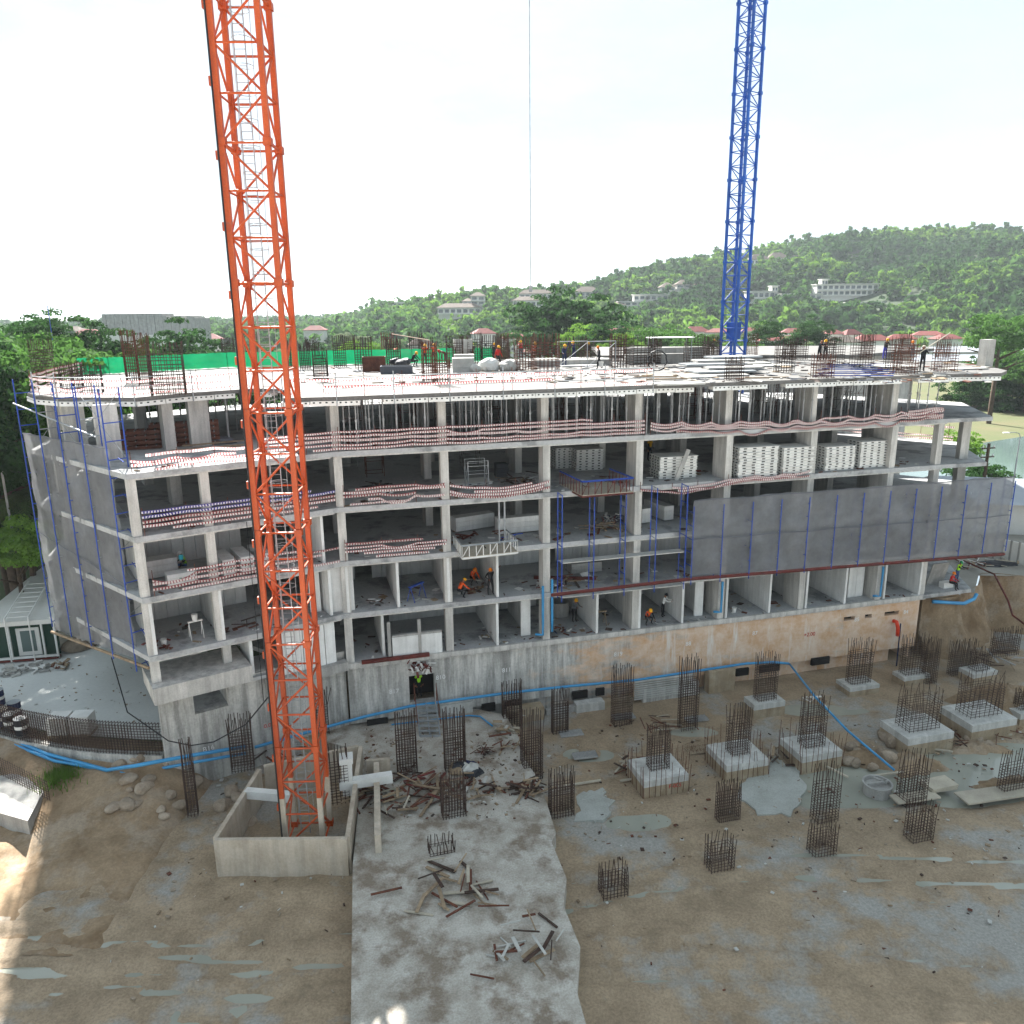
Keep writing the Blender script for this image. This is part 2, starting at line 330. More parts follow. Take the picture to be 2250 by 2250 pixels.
# wet cement skins on the mud
def blob(name, pts, z, mat, jit=.18, n=6):
    P = []; m = len(pts)
    for i in range(m):
        a, b = Vector(pts[i]), Vector(pts[(i + 1) % m])
        for k in range(n):
            q = a.lerp(b, k / n); w_ = .16 * math.sin(k * 1.1 + i * 1.3) + random.uniform(-jit, jit) * .5; P.append((q.x + w_, q.y + .5 * w_ + random.uniform(-jit, jit)))
    mb = MB().prism(P, z - .2, z); return mb.build(name, mat)
for k, pts in enumerate([[(1650, 1700), (1700, 1665), (1760, 1690), (1770, 1740), (1740, 1790), (1660, 1790), (1620, 1740)], [(1270, 1745), (1320, 1735), (1350, 1760), (1330, 1800), (1270, 1800)]]):
    o = blob('wet_cement_skin', [pz(*p, .06)[:2] for p in pts], .075, K['wetpatch']); o['kind'] = 'structure'
sheet('ground', [(-700, 46), (-42, 46), (-31.2, 43.6), (-26.6, 41.9), (-19.9, 41.0), (-15, 46), (-15, 84), (-700, 84)], 2.46, K['field'])
yard = sheet('yard_pavement', [(-70, 60), (-42, 46.1), (-31.2, 43.7), (-26.6, 42.0), (-20.0, 41.1), (-16, 45), (-24, 56), (-38, 60)], 2.5, K['yard'])
sheet('street_pavement', [(30, 58.6), (36, 58.6), (38.6, 62.6), (46, 62.2), (70, 60.6), (300, 58), (300, 86), (30, 86)], 4.5, K['road'])

# terrain: plain, then wooded hills on the right half
PROF = [(-700, 1500, -1), (0, 1500, -4), (500, 1500, -5), (700, 1300, -6), (780, 1000, -8), (840, 760, 672), (920, 700, 660), (1000, 680, 648), (1080, 660, 634), (1180, 700, 634), (1280, 760, 625), (1350, 800, 600), (1430, 820, 580), (1500, 840, 565), (1560, 860, 552), (1640, 900, 548), (1700, 940, 532), (1800, 980, 515), (1900, 1000, 506), (1980, 1000, 503), (2080, 1020, 497), (2180, 1020, 502), (2300, 1000, 507), (2700, 1000, 540), (3400, 1000, 570)]
pa = np.array([math.atan2(p[0] - 1125, F) for p in PROF]); pr = np.array([p[1] for p in PROF], float)
ph = np.array([-p[2] if p[2] < 0 else py(p[0], p[2], p[1] * math.cos(math.atan2(p[0] - 1125, F))).z - 3.5 - 10 for p in PROF], float)
def terrain_h(x, y):
    x = np.asarray(x, float); y = np.asarray(y, float)
    a = np.arctan2(x, y); r = np.hypot(x, y)
    rc = np.interp(a, pa, pr); hc = np.interp(a, pa, ph)
    r0 = np.maximum(rc * .42, 430); t = np.clip((r - r0) / (rc - r0), 0, 1); up = t * t * (3 - 2 * t) * .55 + t * .45
    dn = 1 - .5 * np.clip((r - rc) / 700, 0, 1)
    h = 3.5 + hc * up * dn
    h = h + np.clip((r - 330) / 300, 0, 1) * hc * .10 * (vnoise(x, y, 90, 5) - .5) * np.clip(hc / 30, 0, 1) * 2 * np.clip((rc - r) / 150, 0, 1)
    return h
na, nr = 150, 90
A = np.linspace(-1.25, 1.25, na); Rr = np.concatenate([np.linspace(84, 400, 30), np.linspace(420, 2600, nr - 30)])
AA, RR = np.meshgrid(A, Rr); TX = RR * np.sin(AA); TY = np.maximum(RR * np.cos(AA), 84 + (RR - 84) * .02)
TZ = terrain_h(TX, TY)
gi = np.arange(na * nr).reshape(nr, na); Q = np.stack([gi[:-1, :-1], gi[:-1, 1:], gi[1:, 1:], gi[1:, :-1]], -1).reshape(-1, 4)
me = npmesh('hills', np.stack([TX, TY, TZ], -1).reshape(-1, 3), Q, K['hillsoil']); me.polygons.foreach_set('use_smooth', [True] * len(me.polygons))
o = bpy.data.objects.new('hills', me); col.objects.link(o); o['kind'] = 'structure'
sheet('plain', [(-6000, 86), (6000, 86), (6000, 7900), (-6000, 7900)], 3.35, K['field'])
sheet('outer_ground', [(-700, 46), (-42, 46), (-60, 0), (-60, -60), (-700, -60)], 1.6, K['earth'])
lake = sheet('lake', [(41, 86), (60, 80.5), (90, 82), (150, 90), (190, 130), (170, 152), (120, 150), (90, 136), (66, 122), (50, 106)], 4.53, K['lake'])
grass_bank = sheet('grass_bank', [(40, 84.5), (60, 79), (92, 80), (156, 88), (260, 130), (260, 260), (120, 250), (60, 190), (40, 140), (34, 100)], 4.515, K['grass'])

# earth slope at the lower left and the dug face at the right
def slope_left(X, Y):
    d = np.clip((Y - (31.5 + (-X - 20) * .15)) / 9.5, 0, 1)
    return (.05 + 2.0 * d ** 1.3 + .45 * (vnoise(X, Y, 2.2, 3) - .5) + .25 * (vnoise(X, Y, .8, 4) - .5)) * np.clip((-17.2 - X) / 2.5, 0, 1) - .25 * (X > -18)
grid_sheet('earth_slope', -45, -16.5, 28, 42.8, .35, slope_left, K['earth'])
def cliff():
    top = [(31.2, 57.4), (34.6, 58.0), (36.4, 59.2), (37.6, 61.4), (39.2, 62.8), (42, 62.6), (46, 62.2), (54, 61.5), (66, 61)]
    pts = []
    for i in range(len(top) - 1):
        a, b = Vector(top[i]), Vector(top[i + 1]); m = max(2, int((b - a).length / .5))
        for k in range(m): pts.append(a.lerp(b, k / m))
    pts.append(Vector(top[-1])); n = len(pts); rows = 10; V = []
    for j in range(rows):
        t = j / (rows - 1)
        for i, p in enumerate(pts):
            q = pts[min(i + 1, n - 1)] - pts[max(i - 1, 0)]; nn = Vector((q.y, -q.x)).normalized()
            off = (1 - t) ** 1.6 * (1.2 + 2.4 * (i / n)) + .55 * (random.random() - .5) * (t < .95) + .4 * math.sin(i * .55)
            V.append((p.x + nn.x * off, p.y + nn.y * off, -.2 + t * (4.55 + .2) + (.0 if t > .98 else .12 * random.uniform(-1, 1))))
    gi = np.arange(n * rows).reshape(rows, n); Q = np.stack([gi[:-1, :-1], gi[:-1, 1:], gi[1:, 1:], gi[1:, :-1]], -1).reshape(-1, 4)
    me = npmesh('earth_cliff', V, Q, K['earth']); o = bpy.data.objects.new('earth_cliff', me); col.objects.link(o); o['kind'] = 'structure'
cliff()
# mounds of dug earth
def mound(c, rx, ry, h, seed, label):
    n = 26; V = []; Qs = []
    for j in range(9):
        t = j / 8
        for i in range(n):
            a = 2 * math.pi * i / n; rr = (1 - t) * (1 + .22 * math.sin(3 * a + seed) + .15 * math.sin(7 * a + seed * 2)) + .02
            V.append((c[0] + rx * rr * math.cos(a), c[1] + ry * rr * math.sin(a), c[2] - .12 + h * (1 - (1 - t) ** 1.6) + .10 * random.uniform(-1, 1) * (j > 0)))
    for j in range(8):
        for i in range(n): Qs.append((j * n + i, j * n + (i + 1) % n, (j + 1) * n + (i + 1) % n, (j + 1) * n + i))
    me = npmesh('earth_mound', V, Qs, K['earth']); o = bpy.data.objects.new('earth_mound', me); col.objects.link(o)
    return tag(o, label, 'mound', 'mounds of earth in the pit')
mound(pz(2205, 1560, 0), 3.2, 2.2, 2.0, 1, 'brown earth mound behind the right-hand footing with its rebar')
mound(pz(2005, 1680, 0), 1.6, 1.1, .8, 2, 'low mound of earth and stones beneath the end of the blue pipe')
mound(pz(2145, 1640, 0), 1.9, .9, .35, 3, 'flat brown mud bank between the footings and the water')
mound(pz(1900, 1665, 0), 1.7, 1.2, .6, 4, 'stony earth heap left of the blue pipe end')
mound(pz(2230, 1725, 0), 2.0, .9, .5, 5, 'brown bank with starter bars at the right edge of the water')

# ------------------------------------------------------------------ vegetation
def crown_mesh(name, mat, seed, rx=1., rz=.8, clumps=90, leaves=40, ls=.075, squash=.6, spread=.3):
    g = np.random.default_rng(seed)
    d = g.normal(size=(clumps, 3)); d /= np.linalg.norm(d, axis=1)[:, None]
    rad = g.uniform(.35, 1., clumps) ** .5
    wob = 1 + .22 * np.sin(3 * np.arctan2(d[:, 1], d[:, 0]) + seed) + .15 * np.sin(5 * d[:, 2] + seed)
    C = d * (rad * wob)[:, None] * np.array([rx, rx, rz]); C[:, 2] = np.where(C[:, 2] < -.35 * rz, C[:, 2] * .5, C[:, 2])
    cr = g.uniform(.6, 1.25, clumps) * spread
    n = clumps * leaves; ci = np.repeat(np.arange(clumps), leaves)
    e = g.normal(size=(n, 3)); e /= np.linalg.norm(e, axis=1)[:, None]; e[:, 2] = np.abs(e[:, 2]) * .9 - .25
    P = C[ci] + e * (cr[ci] * g.uniform(.55, 1.05, n))[:, None] * np.array([1, 1, squash])
    nrm = e + g.normal(size=(n, 3)) * .45; nrm[:, 2] += .35; nrm /= np.linalg.norm(nrm, axis=1)[:, None]
    t = np.cross(nrm, g.normal(size=(n, 3))); t /= np.linalg.norm(t, axis=1)[:, None]; b = np.cross(nrm, t)
    s = (ls * g.uniform(.6, 1.3, n))[:, None]
    V = np.stack([P - t * s, P - b * s * .62 , P + t * s, P + b * s * .62], 1).reshape(-1, 3)
    return npmesh(name, V, np.arange(4 * n).reshape(-1, 4), mat)
def trunk_mesh(name, h, r, crown_r, seed, limbs=6):
    g = random.Random(seed); mb = MB(); p = Vector((0, 0, -.3)); q = Vector((g.uniform(-.04, .04) * h, g.uniform(-.04, .04) * h, h * .55))
    mb.tube(p, q, r, 8, r * .75); top = Vector((q.x * 1.4, q.y * 1.4, h * .95)); mb.tube(q, top, r * .72, 7, r * .35)
    for k in range(limbs):
        a = 2 * math.pi * k / limbs + g.uniform(-.4, .4); s = q.lerp(top, g.uniform(0, .8))
        e = s + Vector((math.cos(a) * .45, math.sin(a) * .45, g.uniform(.06, .2)))
        mb.tube(s, e, r * .38, 5, r * .1)
    mb.sm = True; return mb.mesh(name, K['bark'])
CR = {}
for i, (mk, sd, kw) in enumerate([('leafA', 11, {}), ('leafB', 12, dict(rz=.7)), ('leafC', 13, dict(rz=.75)), ('leafB', 14, dict(rz=1.0, clumps=120)), ('leafA', 15, dict(rz=.6, spread=.26))]):
    CR[i] = crown_mesh('crown', K[mk], sd, clumps=kw.get('clumps', 100), leaves=84, ls=.043, rz=kw.get('rz', .8), spread=kw.get('spread', .3))
LO = {i: crown_mesh('crown', K[mk], 30 + i, clumps=46, leaves=24, ls=.12, rz=rz, spread=.34) for i, (mk, rz) in enumerate([('leafA', .8), ('leafB', .8), ('leafC', .75), ('leafA', .65), ('leafB', .95)])}
TR = [trunk_mesh('trunk', 1.0, .045, .9, s) for s in (1, 2, 3)]
def tree(x, y, z, h, r, kind, label, group=None, lo=False, name='broadleaf_tree', trunk=.55, cat='tree'):
    t = empty(name, (x, y, z), random.uniform(0, 6.28), label, cat, group)
    th = h - r * .75
    obj('trunk', TR[kind % 3], t, (0, 0, 0), 0, (h * trunk * 1.0, h * trunk * 1.0, max(th, h * .35)))
    me = (LO if lo else CR)[kind % 5]
    obj('crown', me, t, (0, 0, h - r * (.8 if me.name else .8)), random.uniform(0, 6.28), (r, r, r * random.uniform(.9, 1.15)))
    return t
def palm_meshes(seed, nf=15):
    g = random.Random(seed); tr = MB(); lean = g.uniform(-.5, .5); pts = [Vector((lean * (k / 6) ** 2, .3 * (k / 6) ** 2, k / 6 * 6.5)) for k in range(7)]
    for k in range(6): tr.tube(pts[k], pts[k + 1], .17 - .012 * k, 7, .16 - .012 * k)
    fr = MB(); top = pts[-1]
    for k in range(nf):
        a = 2 * math.pi * k / nf + g.uniform(-.2, .2); up = g.uniform(.1, 1.1); L = g.uniform(2.3, 3.0); prev = top
        for j in range(1, 10):
            t = j / 9; p = top + Vector((math.cos(a) * L * t, math.sin(a) * L * t, up * L * t * .8 - L * .95 * t * t))
            d = (p - prev); side = Vector((-math.sin(a), math.cos(a), 0)); ll = .75 * math.sin(math.pi * min(1, t * .85 + .12)) + .08
            for s in (-1, 1):
                e = prev + d * 1.4 + side * s * ll + Vector((0, 0, -.32 * ll)); fr.add([prev, prev + d * .55, e], [(0, 1, 2)])
                e2 = prev + d * 1.9 + side * s * ll * .95 + Vector((0, 0, -.32 * ll)); fr.add([prev + d * .5, prev + d, e2], [(0, 1, 2)])
            prev = p
    return tr.mesh('trunk', K['bark']), fr.mesh('fronds', K['leafP'])
PALMS = [palm_meshes(s) for s in (1, 2, 3)]
def palm(x, y, z, sc, label, group=None):
    t = empty('palm_tree', (x, y, z), random.uniform(0, 6.28), label, 'palm', group); a, b = random.choice(PALMS)
    obj('trunk', a, t, (0, 0, 0), 0, sc); obj('fronds', b, t, (0, 0, 0), 0, sc); return t
def T(sx, sy, Y, r, kind, label, zb=3.4, **kw):
    top = py(sx, sy, Y); return tree(top.x, Y, zb, top.z - zb, r, kind, label, **kw)
# big trees close behind the left end of the building
T(20, 735, 84, 7.5, 0, 'tall green tree at the far left edge behind the scaffold', zb=2.4)
T(92, 780, 92, 6.5, 1, 'dark leafy tree behind the left corner of the roof', zb=2.4)
T(100, 688, 104, 4.8, 1, 'umbrella-topped dark tree rising above the crowns at left', zb=2.4)
T(215, 742, 108, 7.5, 3, 'dense dark tree left of the two rust-red rebar columns', zb=2.4)
T(160, 770, 100, 5.5, 0, 'rounded green tree behind the left end of the green net', zb=2.4)
T(30, 830, 72, 6.5, 0, 'bushy green tree directly behind the left scaffold top', zb=2.4)
T(120, 850, 78, 5.0, 2, 'bright green tree behind the roof corner tapes', zb=2.4)
T(255, 785, 92, 4.0, 0, 'small green tree in front of the grey silo building', zb=2.4)
T(400, 742, 118, 8.0, 3, 'broad dark green tree behind the green net left of the orange mast', zb=2.4)
T(345, 765, 112, 5.0, 0, 'low green tree beneath the orange tiled roofs at left', zb=2.4)
T(465, 775, 108, 4.5, 2, 'light green shrub tree behind the green net by the orange mast', zb=2.4)
T(25, 1085, 64, 4.2, 0, 'leafy tree between the power lines and the left net', zb=2.4)
T(70, 1100, 70, 3.5, 4, 'pale flowering shrub tree beside the left net', zb=2.4)
T(15, 1130, 58, 3.2, 2, 'sunlit bush above the parked motorcycles', zb=2.4)
pp = py(55, 1000, 62); palm(pp.x - 1, 62, 2.4, 1.5, 'large coconut palm leaning beside the left scaffold')
T(75, 960, 68, 4.5, 1, 'dark undergrowth tree behind the coconut palm', zb=2.4)
for i, (sx, sy, Y, r, k) in enumerate(((-40, 730, 80, 7, 1), (60, 745, 98, 6, 0), (140, 735, 112, 6.5, 4), (-10, 790, 76, 5.5, 2), (55, 800, 80, 5.5, 0), (190, 790, 96, 5, 2), (240, 760, 118, 5.5, 1), (300, 765, 122, 5.5, 0), (10, 900, 70, 5, 1), (95, 900, 76, 5, 0), (150, 820, 92, 5, 3), (50, 940, 74, 4.5, 2), (430, 770, 126, 5, 1), (520, 770, 130, 5, 0), (-30, 1010, 66, 4.5, 1), (40, 1060, 74, 4, 3))):
    T(sx, sy, Y, r, k, f'{["mid green", "dark green", "bright green", "dense dark", "olive"][k]} crown in the tree belt left of the building, {ORD[i] if i < 16 else i} of the belt', zb=2.4, group='tree belt left of the building')
for x, y, h_, r_, k, lab in ((-36.5, 66.5, 21, 5.5, 0, 'tall leafy tree just behind the left end of the roof'), (-41, 62.5, 19, 5.6, 3, 'dense tall tree behind the site cabin'), (-45, 57, 17, 5.2, 0, 'leafy tree beside the site cabin at the left edge'), (-33.5, 72, 20, 5.2, 1, 'dark tall tree behind the rear left corner of the roof')): tree(x, y, 2.4, h_, r_, k, lab)
for i, (sx, sy, Y, r_, k) in enumerate(((2120, 832, 176, 4.5, 1), (2160, 828, 182, 5.0, 3), (2200, 838, 170, 5.0, 1), (2240, 830, 175, 5.5, 0), (2280, 835, 168, 5, 1))): T(sx, sy, Y, r_, k, f'low dark bush beyond the lakeside lawn, {ORD[i]} from the left', zb=4.5, group='bushes beyond the lawn')
# big spreading tree in the middle distance and its neighbours
T(1255, 640, 185, 11.5, 1, 'huge dark spreading tree behind the workers in mid-picture', trunk=.7)
T(1205, 668, 192, 8.0, 3, 'lower dark tree adjoining the huge spreading tree on its left', trunk=.6)
T(1290, 712, 165, 5.0, 2, 'bright yellow-green tree beside the huge dark tree')
T(1340, 722, 160, 6.0, 3, 'dark round tree right of the bright yellow-green tree')
T(1418, 716, 172, 5.5, 0, 'mid green tree above the red house with the metal canopy')
T(1470, 712, 178, 7.0, 4, 'olive-toned tree left of the blue mast')
T(1530, 735, 160, 5.0, 0, 'green tree directly left of the blue mast foot')
T(1690, 712, 185, 4.5, 3, 'green tree just right of the blue mast')
T(1785, 716, 200, 6.0, 3, 'dense dark green tree between two red tiled roofs')
T(1640, 740, 160, 5.0, 4, 'leafy shrub tree behind the foot of the blue mast')
T(2205, 690, 150, 5.5, 0, 'broad green tree at the right edge behind the pale roofs')
T(2225, 772, 172, 7.5, 1, 'dark waterside tree at the right end of the roof', zb=4.5)
T(2165, 790, 178, 5.5, 0, 'smaller waterside tree beside the last roof column', zb=4.5)
T(2275, 750, 165, 7.5, 4, 'olive waterside tree at the right edge', zb=4.5)
T(1370, 735, 150, 3.6, 2, 'banana-green shrub behind the black-clad worker')
T(785, 745, 150, 4.0, 2, 'bright conical shrub tree behind the green net')
T(2220, 1120, 84, 3.2, 2, 'sunlit hedge bush right of the grey net', zb=4.5)
T(2250, 1165, 80, 2.8, 0, 'green bush behind the concrete fence at right', zb=4.5)
T(2160, 1010, 92, 3.4, 1, 'dark bush behind the utility pole at the lake', zb=4.5)
T(2105, 945, 100, 3.0, 2, 'green bush seen under the right end of the fifth floor', zb=4.5)
T(2235, 1300, 66, 1.2, 2, 'small weed bush on the cliff top', zb=4.5) if False else None
# middle-distance trees, individually placed on the plain
def in_view(x, y): return abs(x) / y < .72
placed = []
houses_xy = []
def free(x, y, d): return all((x - a) ** 2 + (y - b) ** 2 > (d + c) ** 2 for a, b, c in placed)

def litter(name, label, pts, smin, smax, mats, seed):
    gg = random.Random(seed); mb = MB()
    for p in pts:
        mb.cm = gg.randrange(len(mats)); l = gg.uniform(smin, smax); M_ = Matrix.Rotation(gg.uniform(0, 6.28), 3, 'Z') @ Matrix.Rotation(gg.uniform(-.15, .15), 3, 'X')
        w = l * gg.choice([.12, .2, .5, .8]); mb.box((p[0], p[1], p[2] + .03), (l, w, gg.uniform(.02, .07)), 0, M_)
    o = mb.build(name, [K[m] for m in mats]); return tag(o, label, 'litter', kind='stuff')
def hides(x, y, top, rad):
    r = math.hypot(x, y)
    for hx, hy, hw_, hz_ in sight:
        rh = math.hypot(hx, hy)
        if r > rh + 4: continue
        ux, uy = hx / rh, hy / rh
        if abs(-x * uy + y * ux) * rh / max(r, 1) < hw_ + rad and top > 26.2 - (26.2 - hz_) * r / rh: return True
    return False
# houses first so that trees keep clear of them
def hip_roof(mb, w, d, h, z, over=.6):
    a, b = w / 2 + over, d / 2 + over; rl = max(a - b, .3) if a > b else .3
    mb.add([(-a, -b, z), (a, -b, z), (a, b, z), (-a, b, z), (-rl, 0, z + h), (rl, 0, z + h), (-a, -b, z - .18), (a, -b, z - .18), (a, b, z - .18), (-a, b, z - .18)],
           [(0, 1, 5, 4), (1, 2, 5), (2, 3, 4, 5), (3, 0, 4), (6, 7, 1, 0), (7, 8, 2, 1), (8, 9, 3, 2), (9, 6, 0, 3), (9, 8, 7, 6)])
def house(x, y, z, w, d, hw, hr, rz, label, roofm='tile', group='houses with red tiled roofs', storeys=1, name='house', cat='house'):
    t = empty(name, (x, y, z), rz, label, cat, group); placed.append((x, y, max(w, d) * .62))
    MB().box((0, 0, hw / 2), (w, d, hw)).build('wall', K['wallwhite'], t)
    mb = MB(); hip_roof(mb, w, d, hr, hw + .19); mb.build('roof', K[roofm], t)
    n = max(2, int(w / 3)); 
    for s in range(storeys):
        for k in range(n):
            MB().box((-w / 2 + (k + .5) * w / n, -d / 2 - .03, (s + .55) * hw / storeys), (1.1, .12, 1.2)).build('window', K['glass'], t)
    return t
sight = []; vill = []
def HS(sx, sy, z_roof, w, d, rz, label, **kw):
    # a house whose ridge stands at the given height
    p = py(sx, sy, 330 + (758 - sy) * 2.2 if sx > 1300 else 300 + (770 - sy) * 2.0); zg = float(terrain_h(p.x, p.y)); hr = kw.pop('hr', 2.4); hw = max(2.2, p.z - zg - hr); sight.append((p.x, p.y, w * .55, p.z - hr - 1.0))
    return house(p.x, p.y, zg, w, d, hw, hr, rz, label, **kw)
for i, (sx, sy, zr, w, d, lab) in enumerate([
    (1528, 718, 13, 11, 8, 'small red-roofed house left of the blue mast'), (1578, 722, 12, 10, 8, 'pink-roofed house touching the blue mast'), (1660, 720, 12, 13, 8, 'wide faded red roof right of the blue mast'),
    (1742, 722, 12, 10, 8, 'red hipped roof above the long red roof'), (1716, 738, 12, 18, 8, 'long bright red roof right of the blue mast'), (1828, 724, 12, 9, 8, 'small red hipped roof in the middle of the village row'),
    (1850, 740, 11.5, 15, 9, 'brownish red wide roof behind the two workers'), (1915, 736, 12, 14, 9, 'bright red hipped roof right of the brownish one'), (1870, 724, 11, 8, 7, 'faded pink roof behind the village row'),
    (1980, 735, 11.5, 11, 8, 'red roof in front of the white-roofed hall'), (2040, 728, 12, 12, 8, 'red roof right of the white-roofed hall'), (2080, 735, 12, 12, 8, 'rightmost red roof below the wooded slope'),
    (1398, 752, 11, 11, 8, 'red roof beneath the metal canopy in mid-picture'), (1340, 722, 11, 13, 8, 'faded red roof below the pale green mound'), (1385, 718, 10, 10, 7, 'small pink roof below the pale green mound right end'),
    (1062, 722, 11, 9, 8, 'pink gable roof among the palms left of centre'), (1130, 732, 11, 9, 7, 'pink roof among the palms right of centre'), (870, 770, 9, 22, 9, 'long dusty red roof behind the green net'),
    (400, 737, 11, 17, 9, 'orange tiled roof beneath the grey silo building'), (440, 734, 11, 16, 9, 'second orange tiled roof beneath the grey silo building'), (195, 724, 12, 12, 8, 'red hipped roof left of the grey silo building'),
    (153, 718, 12, 14, 8, 'low pale-roofed house at the far left'), (332, 785, 8, 12, 8, 'red roof seen between the rebar columns at left'), (590, 778, 9, 14, 8, 'red roof behind the orange mast'),
    (692, 716, 11, 9, 7, 'small red roof right of the orange mast in the haze'), (925, 745, 10, 9, 7, 'tan roof behind the grey hopper'), (1010, 765, 9, 11, 8, 'pink roof behind the yellow helmets at mid roof'), (1185, 760, 9, 10, 8, 'pink house behind the tall rebar in mid-picture')]):
    HS(sx, sy, zr, w * 1.15, d * .8, random.uniform(-.35, .45), lab, hr=random.uniform(1.9, 2.6), roofm='brownroof' if i in (6, 21, 25) else 'tile')
# villas and hotels on the hillside
def villa(sx, sy, Y, blocks, label, roofm=None, rz=0.0, name='villa', cat='villa'):
    Y2 = 430.0
    while Y2 < 1050:
        q = py(sx, sy + 8, Y2)
        if q.z <= float(terrain_h(q.x, q.y)): break
        Y2 += 4
    p = py(sx, sy, Y2 if Y2 < 1050 else Y); t = empty(name, p, rz, label, cat, 'villas on the wooded hillside'); placed.append((p.x, p.y, max(b[3] for b in blocks) * .36)); vill.append((p.x, p.y, min(sum(b[3] for b in blocks) * .3, 24), p.z + 1.0))
    for (x, y, z, w, d, h, pitched) in [(a * .72, b, c * .72, w_ * .72, d_ * .8, h_ * .72, q_ * .72) for a, b, c, w_, d_, h_, q_ in blocks]:
        wl_ = MB().box((x, y, z + h / 2 - 2), (w, d, h + 4)).build('wall', K['wallwhite'], t)
        if pitched:
            mb = MB(); V0 = len(mb.v); hip_roof(mb, w, d, pitched, z + h + .2, .9); mb.v = [(a + x, b + y, c) for a, b, c in mb.v]; mb.build('roof', K[roofm or 'brownroof'], t)
        else: MB().box((x, y - .4, z + h + .2), (w + 1.6, d + 1.8, .4)).build('roof', K['wallwhite'], t)
        n = max(2, int(w / 4)); ns = max(1, int(h / 3.2))
        for s in range(ns):
            for k in range(n):
                MB().box((x - w / 2 + (k + .5) * w / n, y - d / 2 - .05, z + (s + .5) * h / ns), (w / n * .68, .25, h / ns * .55)).build('window', K['glass'], t)
            MB().box((x, y - d / 2 - .7, z + s * h / ns), (w, 1.4, .25)).build('balcony', K['wallwhite'], t)
    return t
villa(1010, 690, 560, [(0, 0, 0, 42, 12, 6, 4), (18, 6, 8, 14, 10, 9, 3.5), (8, 6, 7, 10, 9, 5, 3)], 'tiered brown-roofed villa left of the huge dark tree')
villa(1165, 676, 570, [(0, 0, 0, 36, 12, 7, 4), (6, 8, 8, 34, 10, 6, 4)], 'two-level brown-roofed villa directly under the crane hook')
villa(1385, 672, 610, [(0, 0, 0, 26, 12, 4, 0), (22, 8, 5, 36, 12, 6, 0), (-14, -4, -3, 14, 10, 4, 3)], 'white stepped villa right of the huge dark tree')
villa(1290, 652, 700, [(0, 0, 0, 28, 14, 5, 6)], 'lone brown-roofed house on the ridge above the huge dark tree')
villa(1465, 640, 690, [(0, 0, 0, 16, 12, 4, 5), (18, 2, 3, 16, 12, 4, 5), (34, -2, 0, 16, 12, 4, 5)], 'cluster of three brown pavilions left of the blue mast')
villa(1665, 582, 800, [(0, 0, 0, 26, 14, 6, 7), (26, 4, 2, 26, 14, 6, 7), (48, 0, -2, 20, 12, 8, 5), (-26, 0, -4, 22, 12, 6, 5)], 'hilltop villa with steep thatched roofs right of the blue mast')
villa(1855, 650, 620, [(0, 0, 0, 62, 12, 11, 0), (-46, -2, -4, 40, 10, 6, 0), (44, 2, 3, 36, 10, 4, 0), (-22, 1, 4, 6, 8, 12, 0)], 'long white modern hotel on the green slope at right', name='hotel', cat='hotel')
villa(1668, 656, 640, [(0, 0, 0, 28, 12, 7, 0), (14, 0, 0, 6, 10, 12, 0)], 'small white block right beside the blue mast')
villa(1905, 668, 560, [(0, 0, 0, 40, 8, 1.2, 0)], 'thin white terrace roof below the long white hotel', name='terrace', cat='terrace')
villa(880, 674, 760, [(0, 0, 0, 40, 14, 5, 0)], 'pale flat building on the far ridge at left of centre', name='flat_building', cat='building')
# pale roofs by the lake
def shed(sx, sy, z, w, d, h, rz, label, m='tin'):
    p = pz(sx, sy, z); zg = 4.4; t = empty('shed', (p.x, p.y, zg), rz, label, 'shed', 'pale-roofed sheds'); placed.append((p.x, p.y, w * .6))
    MB().box((0, 0, (z - zg) / 2), (w, d, z - zg)).build('wall', K['wallwhite'], t)
    mb = MB(); a, b = w / 2 + .8, d / 2 + .8; zz = z - zg
    mb.add([(-a, -b, zz), (a, -b, zz), (a, b, zz + .1), (-a, b, zz + .1), (-a, 0, zz + 1.6), (a, 0, zz + 1.6)], [(0, 1, 5, 4), (4, 5, 2, 3), (0, 4, 3), (1, 2, 5), (0, 3, 2, 1)]); mb.build('roof', K[m], t)
shed(2150, 770, 10, 44, 16, 4, .1, 'long pale-roofed shed behind the last roof column at right')
shed(2040, 790, 9, 30, 14, 4, -.1, 'white-walled low shed behind the worker with the pole')
shed(1880, 790, 8.5, 34, 14, 4, .05, 'low white shed behind the rebar at right')
shed(1975, 722, 12, 24, 12, 4, .1, 'white-roofed hall among the red roofs')
shed(1440, 735, 12, 14, 8, 4, .2, 'pale metal canopy roof above the red house in mid-picture')
shed(2225, 1085, 7.6, 14, 9, 3, -.25, 'ribbed tin-roofed shed right of the grey net by the lake')
def silo():
    Y = 330; a = py(222, 690, Y); b = py(440, 733, Y); t = empty('grey_hall', (a.x, Y, 3.4), 0, 'hazy grey concrete hall with vertical panel joints at far left', 'hall')
    W = b.x - a.x; Hh = a.z - 3.4; placed.append(((a.x + b.x) / 2, Y, W * .55)); n = 24
    for k in range(n):
        hh = Hh if k < 15 else Hh - 1.0 - .5 * (k % 3)
        MB().box(((k + .5) * W / n, 6 + .15 * (k % 2), hh / 2), (W / n - .12, 12, hh)).build('wall_panel', K['conc'], t)
    MB().box((W * .55, -3, (b.z - 3.4) * .5), (W * .95, 6, b.z - 3.4 - .5)).build('annex', K['wallwhite'], t)
silo()
mb = MB(); c = pz(1368, 706, 14); 
